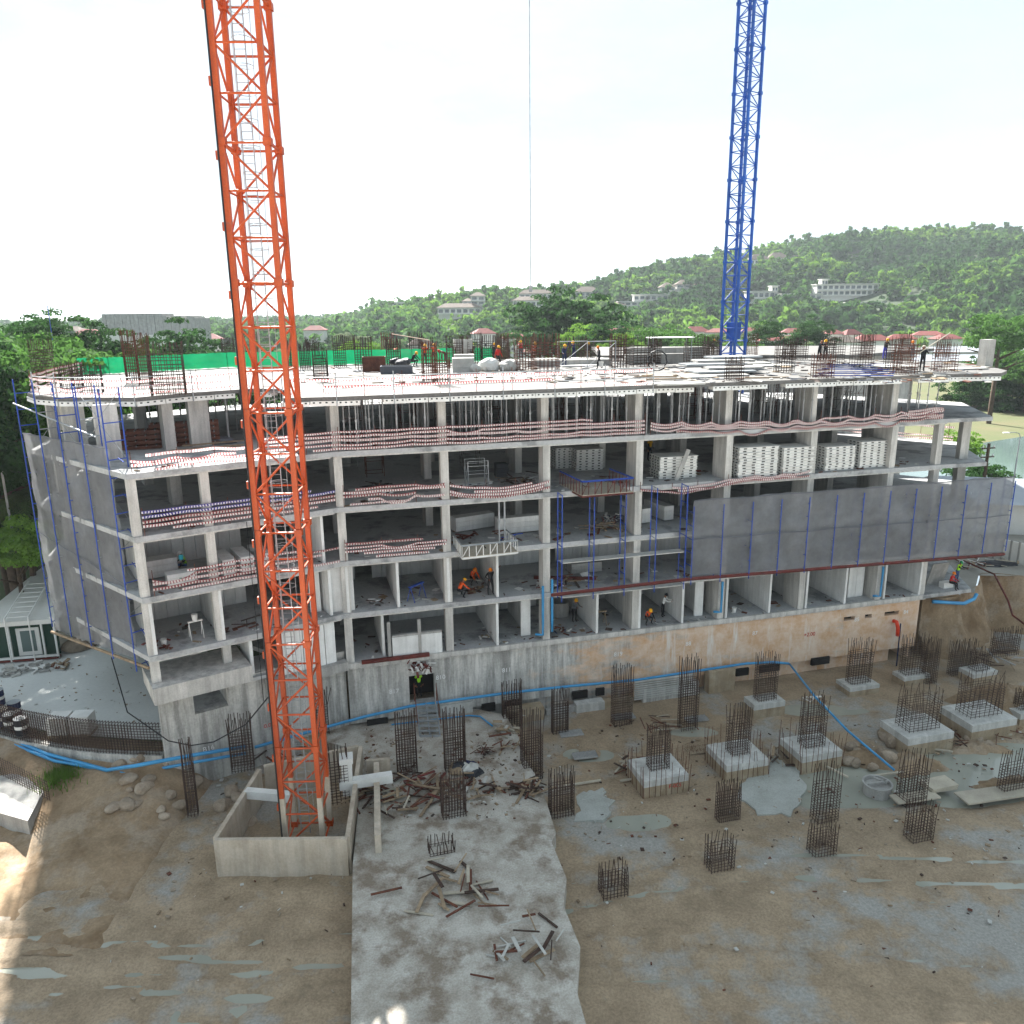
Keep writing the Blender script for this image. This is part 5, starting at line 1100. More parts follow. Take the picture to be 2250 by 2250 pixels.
for (sx, yb, yt, w, d, z, lab, nx) in ((895, 1694, 1560, 1.1, .5, .9, 'tall square-meshed rebar cage left of the metal stair', 8), (1000, 1690, 1555, 1.15, .5, .9, 'tall rebar cage right of the metal stair', 9), (1168, 1708, 1560, 1.1, .8, 0, 'dense rebar cage at the corner of the littered raft', 9), (1233, 1790, 1688, 1.25, .6, 0, 'thick-barred rebar cage at the bottom edge in mid-picture', 9), (1598, 1800, 1715, 1.2, .5, 0, 'row of bare bars at the bottom edge below the white-topped footing', 11), (1810, 1800, 1680, 1.2, .7, 0, 'rebar cage at the bottom edge beside the water', 7), (2000, 1765, 1650, 1.3, .8, -.1, 'rebar cage standing in the water at the blue pipe end', 8), (2230, 1730, 1650, 2.0, .5, .3, 'rebar row on the brown bank at the right edge', 11), (997, 1790, 1700, 1.2, .6, .9, 'rebar cage beside the scrap heap at the bottom edge', 9), (745, 1760, 1640, 1.1, .6, .9, 'loose rebar group beside the crane base pit', 6), (1125, 1600, 1495, 1.2, .5, 0, 'rebar cage at the foot of the wall left of the clay stains', 8), (1365, 1590, 1460, 1.2, .6, 0, 'dense rebar cage at the foot of the wall in mid-picture', 8), (1510, 1600, 1440, 1.1, .6, 0, 'dense rebar cage beside the slatted wall foot', 8), (1230, 1610, 1510, 1.0, .4, 0, 'thin rebar group in front of the pink block', 6), (535, 1690, 1570, 1.2, .6, .9, 'rebar cage at the basement wall left of the orange mast', 8), (705, 1610, 1510, 1.0, .5, .9, 'rebar cage at the wall just right of the orange mast', 7), (425, 1790, 1620, .5, .4, .2, 'leaning rusty bars in front of the basement wall', 4), (2110, 1480, 1405, 2.0, .5, 0, 'rebar mesh curtain at the foot of the cliff', 14), (2205, 1440, 1380, 2.2, .5, 1.0, 'rebar mesh below the sloping red and white pipe', 14), (2040, 1500, 1400, .9, .5, 0, 'rebar group at the right end of the retaining wall', 7)):
    p = pz(sx, yb, z); h = py(sx, yt, p.y).z - z; cage(lab, p, w, d, h, aM, nx, 4, .17, h * .68, .022, .04, 'rebar', 'rebar cages in the pit')
for k, (x, y, h) in enumerate(((4.5, 31.5, 1.6), (9.8, 33.0, 2.0), (15.2, 34.2, 1.8), (20.5, 35.2, 2.2), (-3.6, 33.4, 1.7))): cage(f'rebar cage in the nearest row of the pit, {["second", "third", "fourth", "fifth", "first"][k]} from the left', (x, y, -.1), 1.2, .7, h, aM, 8, 4, .18, h * .7, .022, .04, 'rebar', 'rebar cages in the pit')
# planks, slabs and scrap
def box_thing(name, label, cat, p, size, rz, m, group=None, tilt=0.0):
    o = MB().box((0, 0, size[2] / 2), size).build(name, K[m], None, p, rz); o.rotation_euler.x = tilt; return tag(o, label, cat, group)
def scrap(label, p, n, spread, L, m, rx=.25, cat='scrap heap', name='scrap_heap', th=.05):
    t = empty(name, p, 0, label, cat, 'heaps of scrap in the pit'); rr = random.Random(int(p.x * 100)); 
    for k in range(n):
        a = rr.uniform(0, 3.14); l = L * rr.uniform(.4, 1.0); q = (rr.gauss(0, spread), rr.gauss(0, spread * .7), .05 + abs(rr.gauss(0, .22))); M_ = Matrix.Rotation(a, 3, 'Z') @ Matrix.Rotation(rr.uniform(-rx, rx), 3, 'Y')
        MB().box(q, (l, rr.choice([th, th * 2, th * 3]), th), 0, M_).build('scrap_piece', K[rr.choice(m)], t)
    return t
scrap('heap of broken timber and metal beside the crane base pit', pz(960, 1735, .9), 46, .8, 1.6, ['wood', 'rust', 'rebar', 'redrust', 'wood'])
scrap('heap of bent rods and boards at the edge of the raft', pz(1160, 1738, .9), 30, .5, 1.7, ['rebar', 'rebar', 'wood', 'rust'])
scrap('cluster of thin rods on the raft', pz(1065, 1655, .9), 26, .22, .8, ['rebar', 'rust'], .8, th=.022)
scrap('loose sticks on the right side of the raft', pz(1120, 1645, .9), 9, .5, 1.4, ['wood', 'rust'], .05, th=.05)
scrap('scattered rods below the square-meshed cage', pz(890, 1705, .9), 14, .5, 1.2, ['rebar', 'rust'], .1, th=.03)
scrap('rods and boards left of the lower rebar cage', pz(805, 1740, .9), 22, .6, 1.5, ['rebar', 'wood', 'rust'], .12)
scrap('pipes and rubble heap at the foot of the basement wall', pz(600, 1660, .6), 16, .6, 1.2, ['rebar', 'conc', 'rust'], .2)
scrap('broken blocks and stakes below the earth cliff', pz(2190, 1445, .6), 22, .9, 2.0, ['wood', 'rebar', 'conc'], .3)
scrap('crumpled tape and rods against the wall foot', pz(1140, 1570, .4), 20, .35, .8, ['redrust', 'white', 'rust'], .5, th=.03)
scrap('planks and bars left on the ledge at the right wall end', pz(1790, 1545, .2), 10, .5, 1.3, ['wood', 'white'], .1)
tp = empty('tarpaulin_heap', pz(1025, 1690, .9), 0, 'crumpled dark tarpaulin and boards beside the tall rebar cage', 'tarpaulin')
for k in range(5):
    mb = MB(); rr = random.Random(k); mb.lathe((0, 0, 0), [(.55, 0), (.5, .16), (.34, .3), (.12, .36)], 9); mb.v = [(x * rr.uniform(.8, 1.3), y * rr.uniform(.6, 1.1), z * rr.uniform(.6, 1.3)) for x, y, z in mb.v]; mb.build('fold', K[['tarp', 'navy', 'wood', 'tarp', 'bag'][k]], tp, (rr.uniform(-.6, .6), rr.uniform(-.5, .5), .05 * k), k)
for i, (x, y, n) in enumerate(((1255, 1612, 'grey wire-mesh grating leaning at the wall'), (1285, 1660, 'pale wire-mesh grating lying on the mud'), (1530, 1580, 'wire-mesh grating beside the dense rebar cage'), (1535, 1648, 'brown mat lying left of the white-topped footing'), (1370, 1575, 'grating at the foot of the slatted wall'))):
    p = pz(x, y, .14 if i == 5 else .06); t = empty('grating', p, .2, n, 'grating', 'gratings lying in the pit'); MB().box((0, 0, .02), (1.5, .75, .04)).build('frame', K['padmud' if i in (3, 5) else 'conc'], t); m = MB(); rr = random.Random(i)
    for k in range(15):
        for j in range(7): m.tube((-.7 + k * .1, -.33 + j * .11, .04), (-.7 + k * .1 + rr.uniform(-.04, .04), -.33 + j * .11, .04 + rr.uniform(.05, .16)), .012, 3, cap=False)
    m.build('wire_ends', K['rust' if i in (3, 5) else 'galv'], t)['kind'] = 'stuff'
for i, (x, y, l, a, lab) in enumerate(((1420, 1708, 3.2, .25, 'long pale batten on the mud left of the sprayed footing'), (1280, 1722, 2.2, .25, 'two-metre batten beside the thick-barred cage'), (2040, 1645, 2.6, -.35, 'pale timber plank reaching from the stones to the water'), (1805, 1680, 3.4, -.95, 'narrow concrete kerb at the edge of the water'), (2195, 1610, 1.4, -.5, 'short plank on the right mud bank'), (1950, 1702, 2.0, .2, 'thin batten at the pipe end in the water'))):
    box_thing('timber_batten', lab, 'batten', pz(x, y, .12), (l, .12, .09), a, 'ply', 'battens lying in the pit')
for i, (x, y, w, d, n, lab) in enumerate(((2060, 1728, 1.7, 1.0, 3, 'stack of plywood sheets at the bottom right'), (2190, 1745, 4.5, 1.1, 1, 'pale board walk at the bottom right corner'), (2010, 1752, 2.6, .8, 1, 'pale board left of the plywood stack'))):
    for k in range(n): box_thing('plywood_sheet', lab if n == 1 else ['lowest', 'middle', 'topmost'][k] + ' sheet of the plywood stack at the bottom right', 'plywood', pz(x, y, .25) + Vector((.03 * k, 0, .09 * k)), (w, d, .085), .2 + .04 * k, 'ply', 'plywood sheets at the bottom right')
scrap('boards and rods strewn left of the sprayed footing', pz(1370, 1690, .05), 14, .7, 1.3, ['wood', 'rust', 'ply', 'rebar'], .05)
scrap('timber offcuts between the white-topped and leaning-bar footings', pz(1700, 1670, .05), 14, .6, 1.2, ['wood', 'rebar', 'ply'], .05)
scrap('tangle of rods in front of the right footings', pz(2080, 1625, .05), 26, .9, 1.5, ['rust', 'rebar', 'wood'], .1, th=.035)
scrap('row of rusty rods sloping to the water', pz(2190, 1605, .05), 26, .8, 1.6, ['rust', 'rust', 'wood'], .05, th=.035)
scrap('formwork boards stacked loosely on the raft edge', pz(1105, 1608, .9), 16, .45, .9, ['ply', 'bag', 'wood'], .15, th=.07)
scrap('rubble and boards along the raft beside the stair', pz(1050, 1740, .9), 24, .7, 1.1, ['wood', 'bag', 'rebar', 'rust'], .15)
scrap('boards and rods strewn over the near end of the raft', pz(1010, 1960, .9), 30, 1.3, 1.6, ['wood', 'ply', 'rebar', 'rust'], .06)
scrap('rods and offcuts on the near right part of the raft', pz(1150, 2090, .9), 24, 1.0, 1.3, ['wood', 'rebar', 'rust', 'bag'], .06)
scrap('broken boards at the foot of the crane pit', pz(880, 1770, .9), 26, .8, 1.4, ['wood', 'ply', 'rebar', 'rust'], .12)
scrap('loose rods in front of the slatted wall foot', pz(1450, 1600, .05), 16, .8, 1.5, ['rust', 'rebar', 'ply'], .05, th=.03)
# round stones
rk = []
for s in range(4):
    bm = bmesh.new(); bmesh.ops.create_icosphere(bm, subdivisions=2, radius=1); rr = random.Random(s)
    for v in bm.verts: v.co *= 1 + .16 * math.sin(v.co.x * 3 + s) * math.cos(v.co.y * 2.5 + s) + rr.uniform(-.07, .07)
    me = bpy.data.meshes.new('boulder'); bm.to_mesh(me); bm.free(); me.materials.append(K['rock']); rk.append(me)
for i, (x, y, r, lab) in enumerate(((1863, 1672, .36, 'upright pale stone at the left edge of the water'), (1880, 1676, .34, 'second pale stone at the left edge of the water'), (1955, 1665, .45, 'large stone under the end of the blue pipe'), (1990, 1626, .42, 'round grey stone in front of the clean pale footing'), (1992, 1646, .3, 'flat stone below the round grey stone'), (1950, 1596, .4, 'pinkish stone left of the clean pale footing'), (1940, 1610, .3, 'stone leaning below the pinkish stone'), (2130, 1622, .34, 'round stone on the right mud bank'), (2150, 1624, .28, 'stone right of the round one on the mud bank'), (2174, 1636, .3, 'pale flat stone at the edge of the water'), (1965, 1625, .6, 'big brown rock in the stone heap'), (1945, 1618, .45, 'jagged rock at the top of the stone heap'), (1985, 1610, .5, 'rock touching the pale footing corner'), (1870, 1640, .4, 'angular rock on the left heap'), (1885, 1655, .35, 'tilted slab rock on the left heap'), (1905, 1640, .3, 'small rock beside the blue pipe on the left heap'), (1918, 1685, .3, 'square chunk in the shallow water'), (1935, 1650, .28, 'rock beneath the blue pipe near its end'))):
    o = obj('boulder', rk[i % 4], None, pz(x, y, r * .5), i, (r * 1.2, r * .85, r * .8)); tag(o, lab, 'stone', 'stones in the pit')
for i in range(26):
    rr = random.Random(90 + i); x, y = rr.uniform(240, 560), rr.uniform(1690, 1790); q = pz(x, y, .9); r = rr.uniform(.12, .45); q.z = float(slope_left(np.array(q.x), np.array(q.y))) + r * .2 if q.x < -17.5 else .1
    o = obj('rubble_stone', rk[i % 4], None, q, i, (r * 1.3, r, r * .7)); tag(o, 'loose stone in the rubble at the lower left slope', 'stone', 'rubble at the lower left slope')
# round tank lid in the water
p = pz(1928, 1722, .5); t = empty('concrete_tank', p, .2, 'round grey concrete tank with a cross bar standing in the water', 'tank')
MB().lathe((0, 0, -.6), [(.72, 0), (.74, .6), (.80, .62), (.80, .68), (.70, .68), (.68, .45), (.05, .44)], 28).build('rim', K['conc'], t); MB().box((0, 0, .06), (1.4, .1, .1)).box((.3, .2, .06), (.1, .7, .1), .6).build('cross_bar', K['conc'], t)
# ------------------------------------------------------------------ pipes, hoses, cables
def pipe(name, label, pts, r, m, cat='pipe', group=None, n=8):
    P = []
    for i in range(len(pts) - 1):
        a, b = Vector(pts[i]), Vector(pts[i + 1]); k = max(2, int((b - a).length / .8)); P += [a.lerp(b, j / k) for j in range(k)]
    P.append(Vector(pts[-1])); o0 = P[0].copy(); mb = MB().path([q - o0 for q in P], r, n); mb.sm = True; o = mb.build(name, K[m], None, o0); return tag(o, label, cat, group)
def wz(x, y, d=-.25):
    # a point held d outside the pit wall at the height seen there
    P = pz(x, y, 2.0)
    for _ in range(6): q = fm(s_of(P.x), d) if P.x > B0.x else fl((P.x - A0.x) / uL.x, d + .5); P = py(x, y, q.y)
    return P
pipe('water_pipe', 'blue pipe running along the foot of the retaining wall to its bend', [wz(x, y) for x, y in ((560, 1642), (700, 1602), (800, 1575), (900, 1552), (1000, 1538), (1120, 1522), (1250, 1508), (1400, 1494), (1545, 1472), (1640, 1458), (1700, 1455), (1733, 1458))], .095, 'pvc', group='blue water pipes')
pipe('water_pipe', 'blue pipe descending diagonally across the pit to the water', [wz(1735, 1459), pz(1790, 1530, 1.6), pz(1862, 1605, 1.1), pz(1965, 1692, .3)], .07, 'pvc', group='blue water pipes')
pipe('water_pipe', 'upper blue pipe along the rebar wall at the lower left', [pz(-60, 1590, 2.2), pz(0, 1612, 2.1), pz(100, 1656, 1.9), pz(235, 1692, 1.7)] + [wz(x, y, -.7) for x, y in ((300, 1682), (420, 1660), (540, 1640))], .11, 'pvc', group='blue water pipes')
pipe('water_pipe', 'lower blue pipe along the rebar wall at the lower left', [pz(-60, 1605, 2.0), pz(0, 1624, 1.95), pz(120, 1672, 1.8), pz(285, 1702, 1.4)] + [wz(x, y, -.8) for x, y in ((420, 1676), (540, 1655))], .09, 'pvc', group='blue water pipes')
pipe('water_pipe', 'short blue pipe ending at the edge of the raft', [pz(860, 1592, 1.0), pz(1030, 1572, 1.0), pz(1055, 1574, 1.0), pz(1082, 1595, 1.0)], .05, 'pvc', group='blue water pipes')
for (x, y0, y1, k, lab) in ((1193, 1277, 1395, 1, 'left blue downpipe at the first-floor column'), (1213, 1262, 1388, 1, 'right blue downpipe at the first-floor column'), (1588, 1272, 1345, 1, 'blue downpipe on the white panel in mid wall'), (1938, 1240, 1310, 1, 'blue downpipe near the right end of the lowest floor')):
    P = wz(x - (0 if x < 1300 else 4), y1, -.1); Q = P.copy(); Q.z = P.z + (y1 - y0) / 1750 * P.y * 1.03; pipe('down_pipe', lab, [P + Vector((-.5, .1, 0)), P, Q] if x != 1213 else [P, Q], .085, 'pvc', group='blue downpipes')
pipe('corrugated_hose', 'orange corrugated hose hanging from the slot in the wall', [wz(1962, 1364, .3), wz(1970, 1366, -.15), wz(1973, 1380, -.2), wz(1972, 1397, -.2)], .14, 'hose', 'hose')
pipe('drain_pipe', 'dark blue drain pipe hanging below the orange hose', [wz(1979, 1370, -.25), wz(1974, 1420, -.3), wz(1969, 1470, -.5)], .05, 'navy')
rp_ = [pz(2118, 1232, 5.0), pz(2185, 1262, 4.9), pz(2215, 1320, 3.6), pz(2225, 1352, 2.8), pz(2290, 1400, 2.0)]
pipe('sloping_pipe', 'red and white pipe sloping from the cliff top into the pit', rp_, .075, 'redrust')
pipe('cable', 'black cable hanging in an arc from the left net to the crane', [pz(245, 1445, 7.0), pz(280, 1565, 4.8), py(370, 1628, 39.3), py(420, 1638, 38.5), py(470, 1630, 37.5), py(540, 1592, 36), py(595, 1525, 34.2)], .035, 'cable', 'cable', n=5)
pipe('cable', 'thin black cable falling straight beside the orange mast', [fl(5.6, -.3, 15.2), fl(5.6, -.3, 4.5)], .02, 'cable', 'cable', n=4)
# metal stair to the door in the wall
P0, P1 = wz(935, 1540, -.1), pz(945, 1618, .9); st = empty('metal_stair', P1, 0, 'steep metal stair leading up to the door in the retaining wall', 'stair')
d = P0 - P1
for s in (-.62, 0, .62): MB().tube(Vector((s, 0, 0)), Vector((s, 0, 0)) + d, .045, 4).build('stringer', K['galv'], st)
for k in range(8): MB().box(d * (k / 7.0) + Vector((0, 0, .02)), (1.2, .2, .05)).build('tread', K['galv'], st)
for s in (-.7, .7): MB().tube(d + Vector((s, 0, 0)), d + Vector((s, .1, 1.2)), .03, 5).tube(Vector((s, -.1, .9)), d + Vector((s, 0, 1.15)), .03, 5).build('handrail', K['rust'], st)
box_thing('concrete_block', 'pale concrete block at the foot of the wall right of the stair', 'block', pz(1000, 1560, .9), (2.1, 1.2, .75), aM, 'pad')
scrap('bundle of red and white netting over the door in the wall', wz(925, 1465, -.1) - Vector((0, 0, .2)), 60, .45, .5, ['white', 'redrust', 'white', 'redrust'], 1.2, 'netting', 'netting_bundle', .05)
o = box_thing('steel_channel', 'red-brown steel channel on the ledge above the door', 'channel', wz(870, 1450, -.1), (4.2, .2, .22), aM, 'redrust')
p = wz(960, 1560, -1.0)
# ------------------------------------------------------------------ yard at the left
cb = empty('site_cabin', pz(10, 1462, 2.5), 0, 'dark green site cabin with a white roof and ladder frame at the left', 'cabin'); cb.location = (-37.2, 52.0, 2.52); cb.rotation_euler = (0, 0, .18)
MB().box((0, 0, 0), (4.9, .15, 2.5)).build('front_wall', K['green'], cb, (2.45, 0, 1.5)); MB().box((0, 0, 0), (4.7, 12.0, 2.5)).build('wall', K['wallwhite'], cb, (2.45, 6.1, 1.5))
MB().box((0, 0, 0), (5.6, 13.2, .18)).build('roof', K['wallwhite'], cb, (2.45, 6.2, 2.95)); MB().box((0, 0, 0), (5.7, .12, .32)).build('fascia', K['wallwhite'], cb, (2.45, -.48, 2.88))
dr = MB().box((0, 0, 0), (1.5, .12, 2.05)).build('door', K['wallwhite'], cb, (3.0, -.1, 1.35)); MB().box((0, -.07, .05), (.95, .03, 1.55)).build('pane', K['lake'], dr)
for x in (.05, 1.9, 4.05, 4.85): MB().box((x, -.4, 1.4), (.12, .12, 2.8)).build('post', K['white'], cb)
MB().box((2.45, -.45, .3), (5.0, .14, .14)).build('sill_beam', K['white'], cb); MB().box((2.45, -.3, .12), (4.9, .5, .12)).build('base_beam', K['redrust'], cb)
rl = MB()
for x in (2.0, 3.5): rl.tube((x, -.9, 0.2), (x, -.9, 3.4), .05, 5)
rl.build('frame_legs', K['white'], cb)
lad = MB()
for x in (2.0, 3.5): lad.tube((x, -.9, 3.4), (x - 1.1, 6.5, 3.75), .06, 5)
lad.build('ladder_rails', K['white'], cb)
for k in range(8):
    t_ = (k + .3) / 8; MB().box((2.75 - 1.1 * t_, -.9 + 7.4 * t_, 3.4 + .35 * t_), (1.5, .14, .04)).build('rung', K['white'], cb)
DRM = [('navy', 'blue and white oil drum standing upright behind the others'), ('cream', 'cream-topped drum at the left edge'), ('galv', 'grey-lidded drum in front of the blue one'), ('galv', 'dark drum with shiny lid nearest the pallet'), ('navy', 'blue drum cut off by the left edge')]
for (x, y), (m, lab) in zip(((35, 1575), (8, 1592), (26, 1602), (50, 1612), (-2, 1548)), DRM):
    t = empty('oil_drum', pz(x, y, 2.5), 0, lab, 'drum', 'oil drums in the yard'); MB().lathe((0, 0, 0), [(.36, 0), (.36, .3), (.375, .31), (.375, .34), (.36, .35), (.36, .62), (.375, .63), (.375, .66), (.36, .67), (.36, .98), (.375, 1.0)], 20).build('body', K['navy' if m != 'galv' else 'black'], t)
    MB().lathe((0, 0, .40), [(.364, 0), (.364, .2)], 20).build('band', K['white'], t); MB().lathe((0, 0, 1.001), [(.37, 0), (.37, .012), (.33, .004), (.01, .005)], 20).build('lid', K['galv' if m != 'cream' else 'cream'], t)
p = pz(160, 1612, 2.5)
for k, (dx, lab) in enumerate(((-.62, 'left pale carton on the yard behind the rebar wall'), (.62, 'right pale carton on the yard behind the rebar wall'))):
    t = empty('carton_stack', p + Vector((dx, .1 * k, 0)), .05, lab, 'carton', 'cartons on the yard'); MB().box((0, 0, .08), (1.15, 1.0, .14)).build('pallet', K['wood'], t)
    for j in range(3): MB().box((0, 0, .33 + j * .36), (1.1, .95, .352)).build('carton_layer', K['white'], t)
scrap('pile of broken white blocks on the yard below the cabin', pz(85, 1470, 2.5), 22, .4, .6, ['white', 'conc'], .3, 'rubble', 'rubble_pile', .13)
scrap('pile of broken blocks at the left of the yard', pz(30, 1480, 2.5), 20, .45, .6, ['conc', 'bag'], .3, 'rubble', 'rubble_pile', .13)
scrap('scrap timber and tins beside the cabin', pz(132, 1468, 2.5), 18, .35, .8, ['wood', 'bag', 'rust'], .3, 'rubble', 'rubble_pile', .08)
p = pz(180, 1425, 2.5); o = obj('boulder', rk[1], None, p + Vector((0, 0, .4)), 1, (1.5, .7, .6)); tag(o, 'large pale rock beside the site cabin under the net', 'stone')
# curved rebar wall on its concrete strip
rwp = [Vector((x, y, 2.2)) for x, y in ((-36, 45.4), (-33.4, 43.9), (-30.6, 42.75), (-28.4, 41.85), (-26.4, 41.2), (-24.6, 40.75), (-23.2, 40.5), (-21.4, 40.3), (-19.75, 40.2))]
rbw = empty('rebar_wall', (0, 0, 0), 0, 'curved rusty rebar mesh wall on a low concrete strip at the lower left', 'rebar wall')
for i in range(len(rwp) - 1):
    a, b = rwp[i], rwp[i + 1]; v = b - a; MB().box((0, 0, 0), (v.length + .02, .5, 1.6)).build('concrete_strip', K['ret'], rbw, (a + b) / 2 - Vector((0, 0, .8)), math.atan2(v.y, v.x))
    nrm = Vector((-v.y, v.x, 0)).normalized(); vb = MB(); m = max(2, int(v.length / .17))
    for k in range(m):
        q = a.lerp(b, k / m)
        for off in (-.16, .16): vb.tube(q + nrm * off, q + nrm * off + Vector((0, 0, 1.85)), .02, 4, cap=False)
        vb.tube(q - nrm * .16 + Vector((0, 0, 1.85)), q + nrm * .16 + Vector((0, 0, 1.85)), .02, 4, cap=False)
    vb.build('vertical_bars', K['rebar'], rbw)['kind'] = 'stuff'; hb = MB()
    for k in range(11):
        for off in (-.18, .18): hb.tube(a + nrm * off + Vector((0, 0, .1 + k * .165)), b + nrm * off + Vector((0, 0, .1 + k * .165)), .016, 4, cap=False)
    hb.build('horizontal_bars', K['rebar'], rbw)['kind'] = 'stuff'
# lower concrete apron with rebar mesh at the bottom left
ap = empty('lower_apron', (0, 0, 0), 0, 'grey concrete apron with a rebar mesh at the bottom left corner', 'apron')
q = [pz(x, y, 1.4) for x, y in ((-80, 1640), (0, 1655), (95, 1735), (60, 1800), (-80, 1760))]; MB().prism([(v.x, v.y) for v in q], .2, 1.3).build('apron_slab', K['conc'], ap)
m = MB(); a, b = pz(-60, 1670, 1.3), pz(110, 1760, 1.3)
for k in range(34): c = a.lerp(b, k / 33); m.tube(c, c + Vector((0, 0, 1.2)), .02, 4, cap=False)
for k in range(8): m.tube(a + Vector((0, 0, .08 + k * .15)), b + Vector((0, 0, .08 + k * .15)), .016, 4, cap=False)
m.build('rebar_mesh', K['rebar'], ap)['kind'] = 'stuff'
# grass tuft on the slope
gb = MB(); rr = random.Random(3)
for k in range(900):
    x, y = rr.gauss(0, .55), rr.gauss(0, .6); a = rr.uniform(0, 6.28); h = rr.uniform(.25, .6); w = .03; o_ = Vector((x, y, 0)); d = Vector((math.cos(a), math.sin(a), 0)); e_ = Vector((rr.uniform(-.2, .2), rr.uniform(-.2, .2), h))
    gb.add([o_ - d * w, o_ + d * w, o_ + e_], [(0, 1, 2)])
q = pz(140, 1715, 1.1); o = gb.build('grass_tuft', K['leafC'], None, (q.x, q.y, float(slope_left(np.array(q.x), np.array(q.y))) - .05)); tag(o, 'green grass tuft on the earth slope below the blue pipes', 'grass')
# parked motorcycles
def motorcycle(label, p, rz):
    t = empty('motorcycle', p, rz, label, 'motorcycle', 'motorcycles parked at the far left')
    for x in (-.62, .62):
        pts = [(x + .28 * math.cos(a), 0, .30 + .28 * math.sin(a)) for a in np.linspace(0, 2 * math.pi, 17)]; w_ = MB(); w_.path(pts, .055, 6); w_.build('wheel', K['black'], t)
    b = MB(); b.box((-.1, 0, .55), (.8, .26, .34)); b.box((.3, 0, .5), (.3, .3, .5), 0, Matrix.Rotation(-.4, 3, 'Y')); b.build('body', K['greycloth'], t)
    MB().box((-.25, 0, .78), (.75, .25, .1)).build('seat', K['black'], t); MB().tube((.62, 0, .3), (.42, 0, 1.0), .035, 6).build('fork', K['galv'], t); MB().tube((.4, -.32, 1.02), (.4, .32, 1.02), .025, 6).box((.46, 0, .92), (.12, .18, .16)).build('handlebar', K['black'], t)
motorcycle('right-hand motorcycle parked on the road beyond the cabin', pz(78, 1236, 2.5), -1.2); motorcycle('middle motorcycle parked on the road beyond the cabin', pz(45, 1230, 2.5), -1.0); motorcycle('left-hand motorcycle parked on the road beyond the cabin', pz(18, 1234, 2.5), -1.3)
sheet('side_road', [pz(x, y, 2.52)[:2] for x, y in ((-150, 1240), (140, 1225), (140, 1190), (-150, 1200))], 2.515, K['road'])
# poles and lamps
def pole(label, x, y, h, z, arms=1, mat='conc', r=.15):
    t = empty('utility_pole', (x, y, z), .3, label, 'utility pole', 'utility poles'); MB().tube((0, 0, 0), (0, 0, h), r, 8, r * .75).build('shaft', K[mat], t)
    for k in range(arms): MB().box((0, 0, h - .5 - k * .9), (1.7, .12, .12)).build('cross_arm', K['rebar'], t); [MB().lathe((dx, 0, h - .42 - k * .9), [(.05, 0), (.09, .06), (.05, .1), (.09, .16), (.04, .2)], 8).build('insulator', K['white'], t) for dx in (-.7, .7)]
q = pz(2172, 1100, 4.5); q = py(2172, 985, 80); pole('weathered utility pole with insulators at the lake side', q.x, 80, q.z - 4.5 + .5, 4.5, 2, 'bark', .2)
q = py(8, 1060, 60); pole('thin utility pole at the far left edge', q.x, 60, q.z - 2.5 + 1, 2.5, 0, 'conc', .11)
q = py(2212, 1160, 76); t = empty('street_lamp', (q.x, 76, 4.5), 0, 'slim grey street lamp with curved arm by the lake', 'street lamp'); hh = py(2235, 960, 76).z - 4.5
MB().tube((0, 0, 0), (0, 0, hh), .09, 8, .05).build('shaft', K['galv'], t); MB().path([(0, 0, hh), (-.1, 0, hh + .3), (-.5, 0, hh + .45), (-1.2, 0, hh + .45)], .04, 6).build('arm', K['galv'], t); MB().box((-1.4, 0, hh + .42), (.6, .22, .1)).build('lamp_head', K['white'], t); MB().tube((0, 0, .3), (0, 0, 1.4), .1, 8).build('painted_band', K['redrust'], t)
for i, (a, b, lab) in enumerate((((-60, 1010), (110, 1040), 'upper power line at the left edge'), ((-60, 1080), (110, 1100), 'middle power line at the left edge'), ((-60, 1150), (130, 1215), 'lower drooping wire at the left edge'))):
    A, Bq = py(*a, 58), py(*b, 66); pipe('power_line', lab, [A, (A + Bq) / 2 - Vector((0, 0, .4)), Bq], .03, 'cable', 'wire', 'power lines', 4)
# concrete fence at the right
fe = empty('concrete_fence', (0, 0, 0), 0, 'pale concrete panel fence along the street at the right', 'fence'); P0, P1 = pz(2165, 1222, 4.5), pz(2330, 1262, 4.5)
n = 9
for k in range(n):
    a, b = P0.lerp(P1, k / n), P0.lerp(P1, (k + 1) / n); v = b - a; MB().box((0, 0, 0), (v.length - .06, .12, 1.9)).build('fence_panel', K['wallwhite'], fe, (a + b) / 2 + Vector((0, 0, .95)), math.atan2(v.y, v.x)); MB().box((0, 0, 0), (.16, .18, 2.0)).build('fence_post', K['conc'], fe, a + Vector((0, 0, 1.0)), math.atan2(v.y, v.x))
# broken slab end, tarps and boards on the cliff top
scrap('boards and rods scattered on the cliff top', pz(2160, 1240, 4.55), 26, 1.1, 1.6, ['ply', 'white', 'rust', 'wood'], .1, 'scrap heap', 'scrap_heap', .05)
o = MB().lathe((0, 0, 0), [(1.5, 0), (1.3, .18), (.8, .3), (.2, .34)], 11); o.v = [(x * 1.2, y * .5 + .15 * math.sin(3 * x), z + .05 * math.sin(7 * x)) for x, y, z in o.v]; o = o.build('tarpaulin', K['tarp'], None, pz(2190, 1240, 4.52)); tag(o, 'dark tarpaulin lying on the cliff top', 'tarpaulin')
pipe('bent_pipe', 'blue pipe bend hanging from the broken slab edge', [py(2050, 1322, 56.6), py(2118, 1326, 57.6), py(2140, 1316, 58.0), py(2146, 1305, 58.2)], .14, 'pvc')
box_thing('white_block', 'white block used as a seat on the broken slab', 'block', pz(2078, 1290, 5.25), (.9, .5, .45), .3, 'white')
box_thing('grey_sheet', 'grey sheet with dark frame leaning at the right end of the lowest floor', 'panel', pz(2052, 1283, 5.25), (1.6, .08, 1.9), .3, 'conc', None, .25)
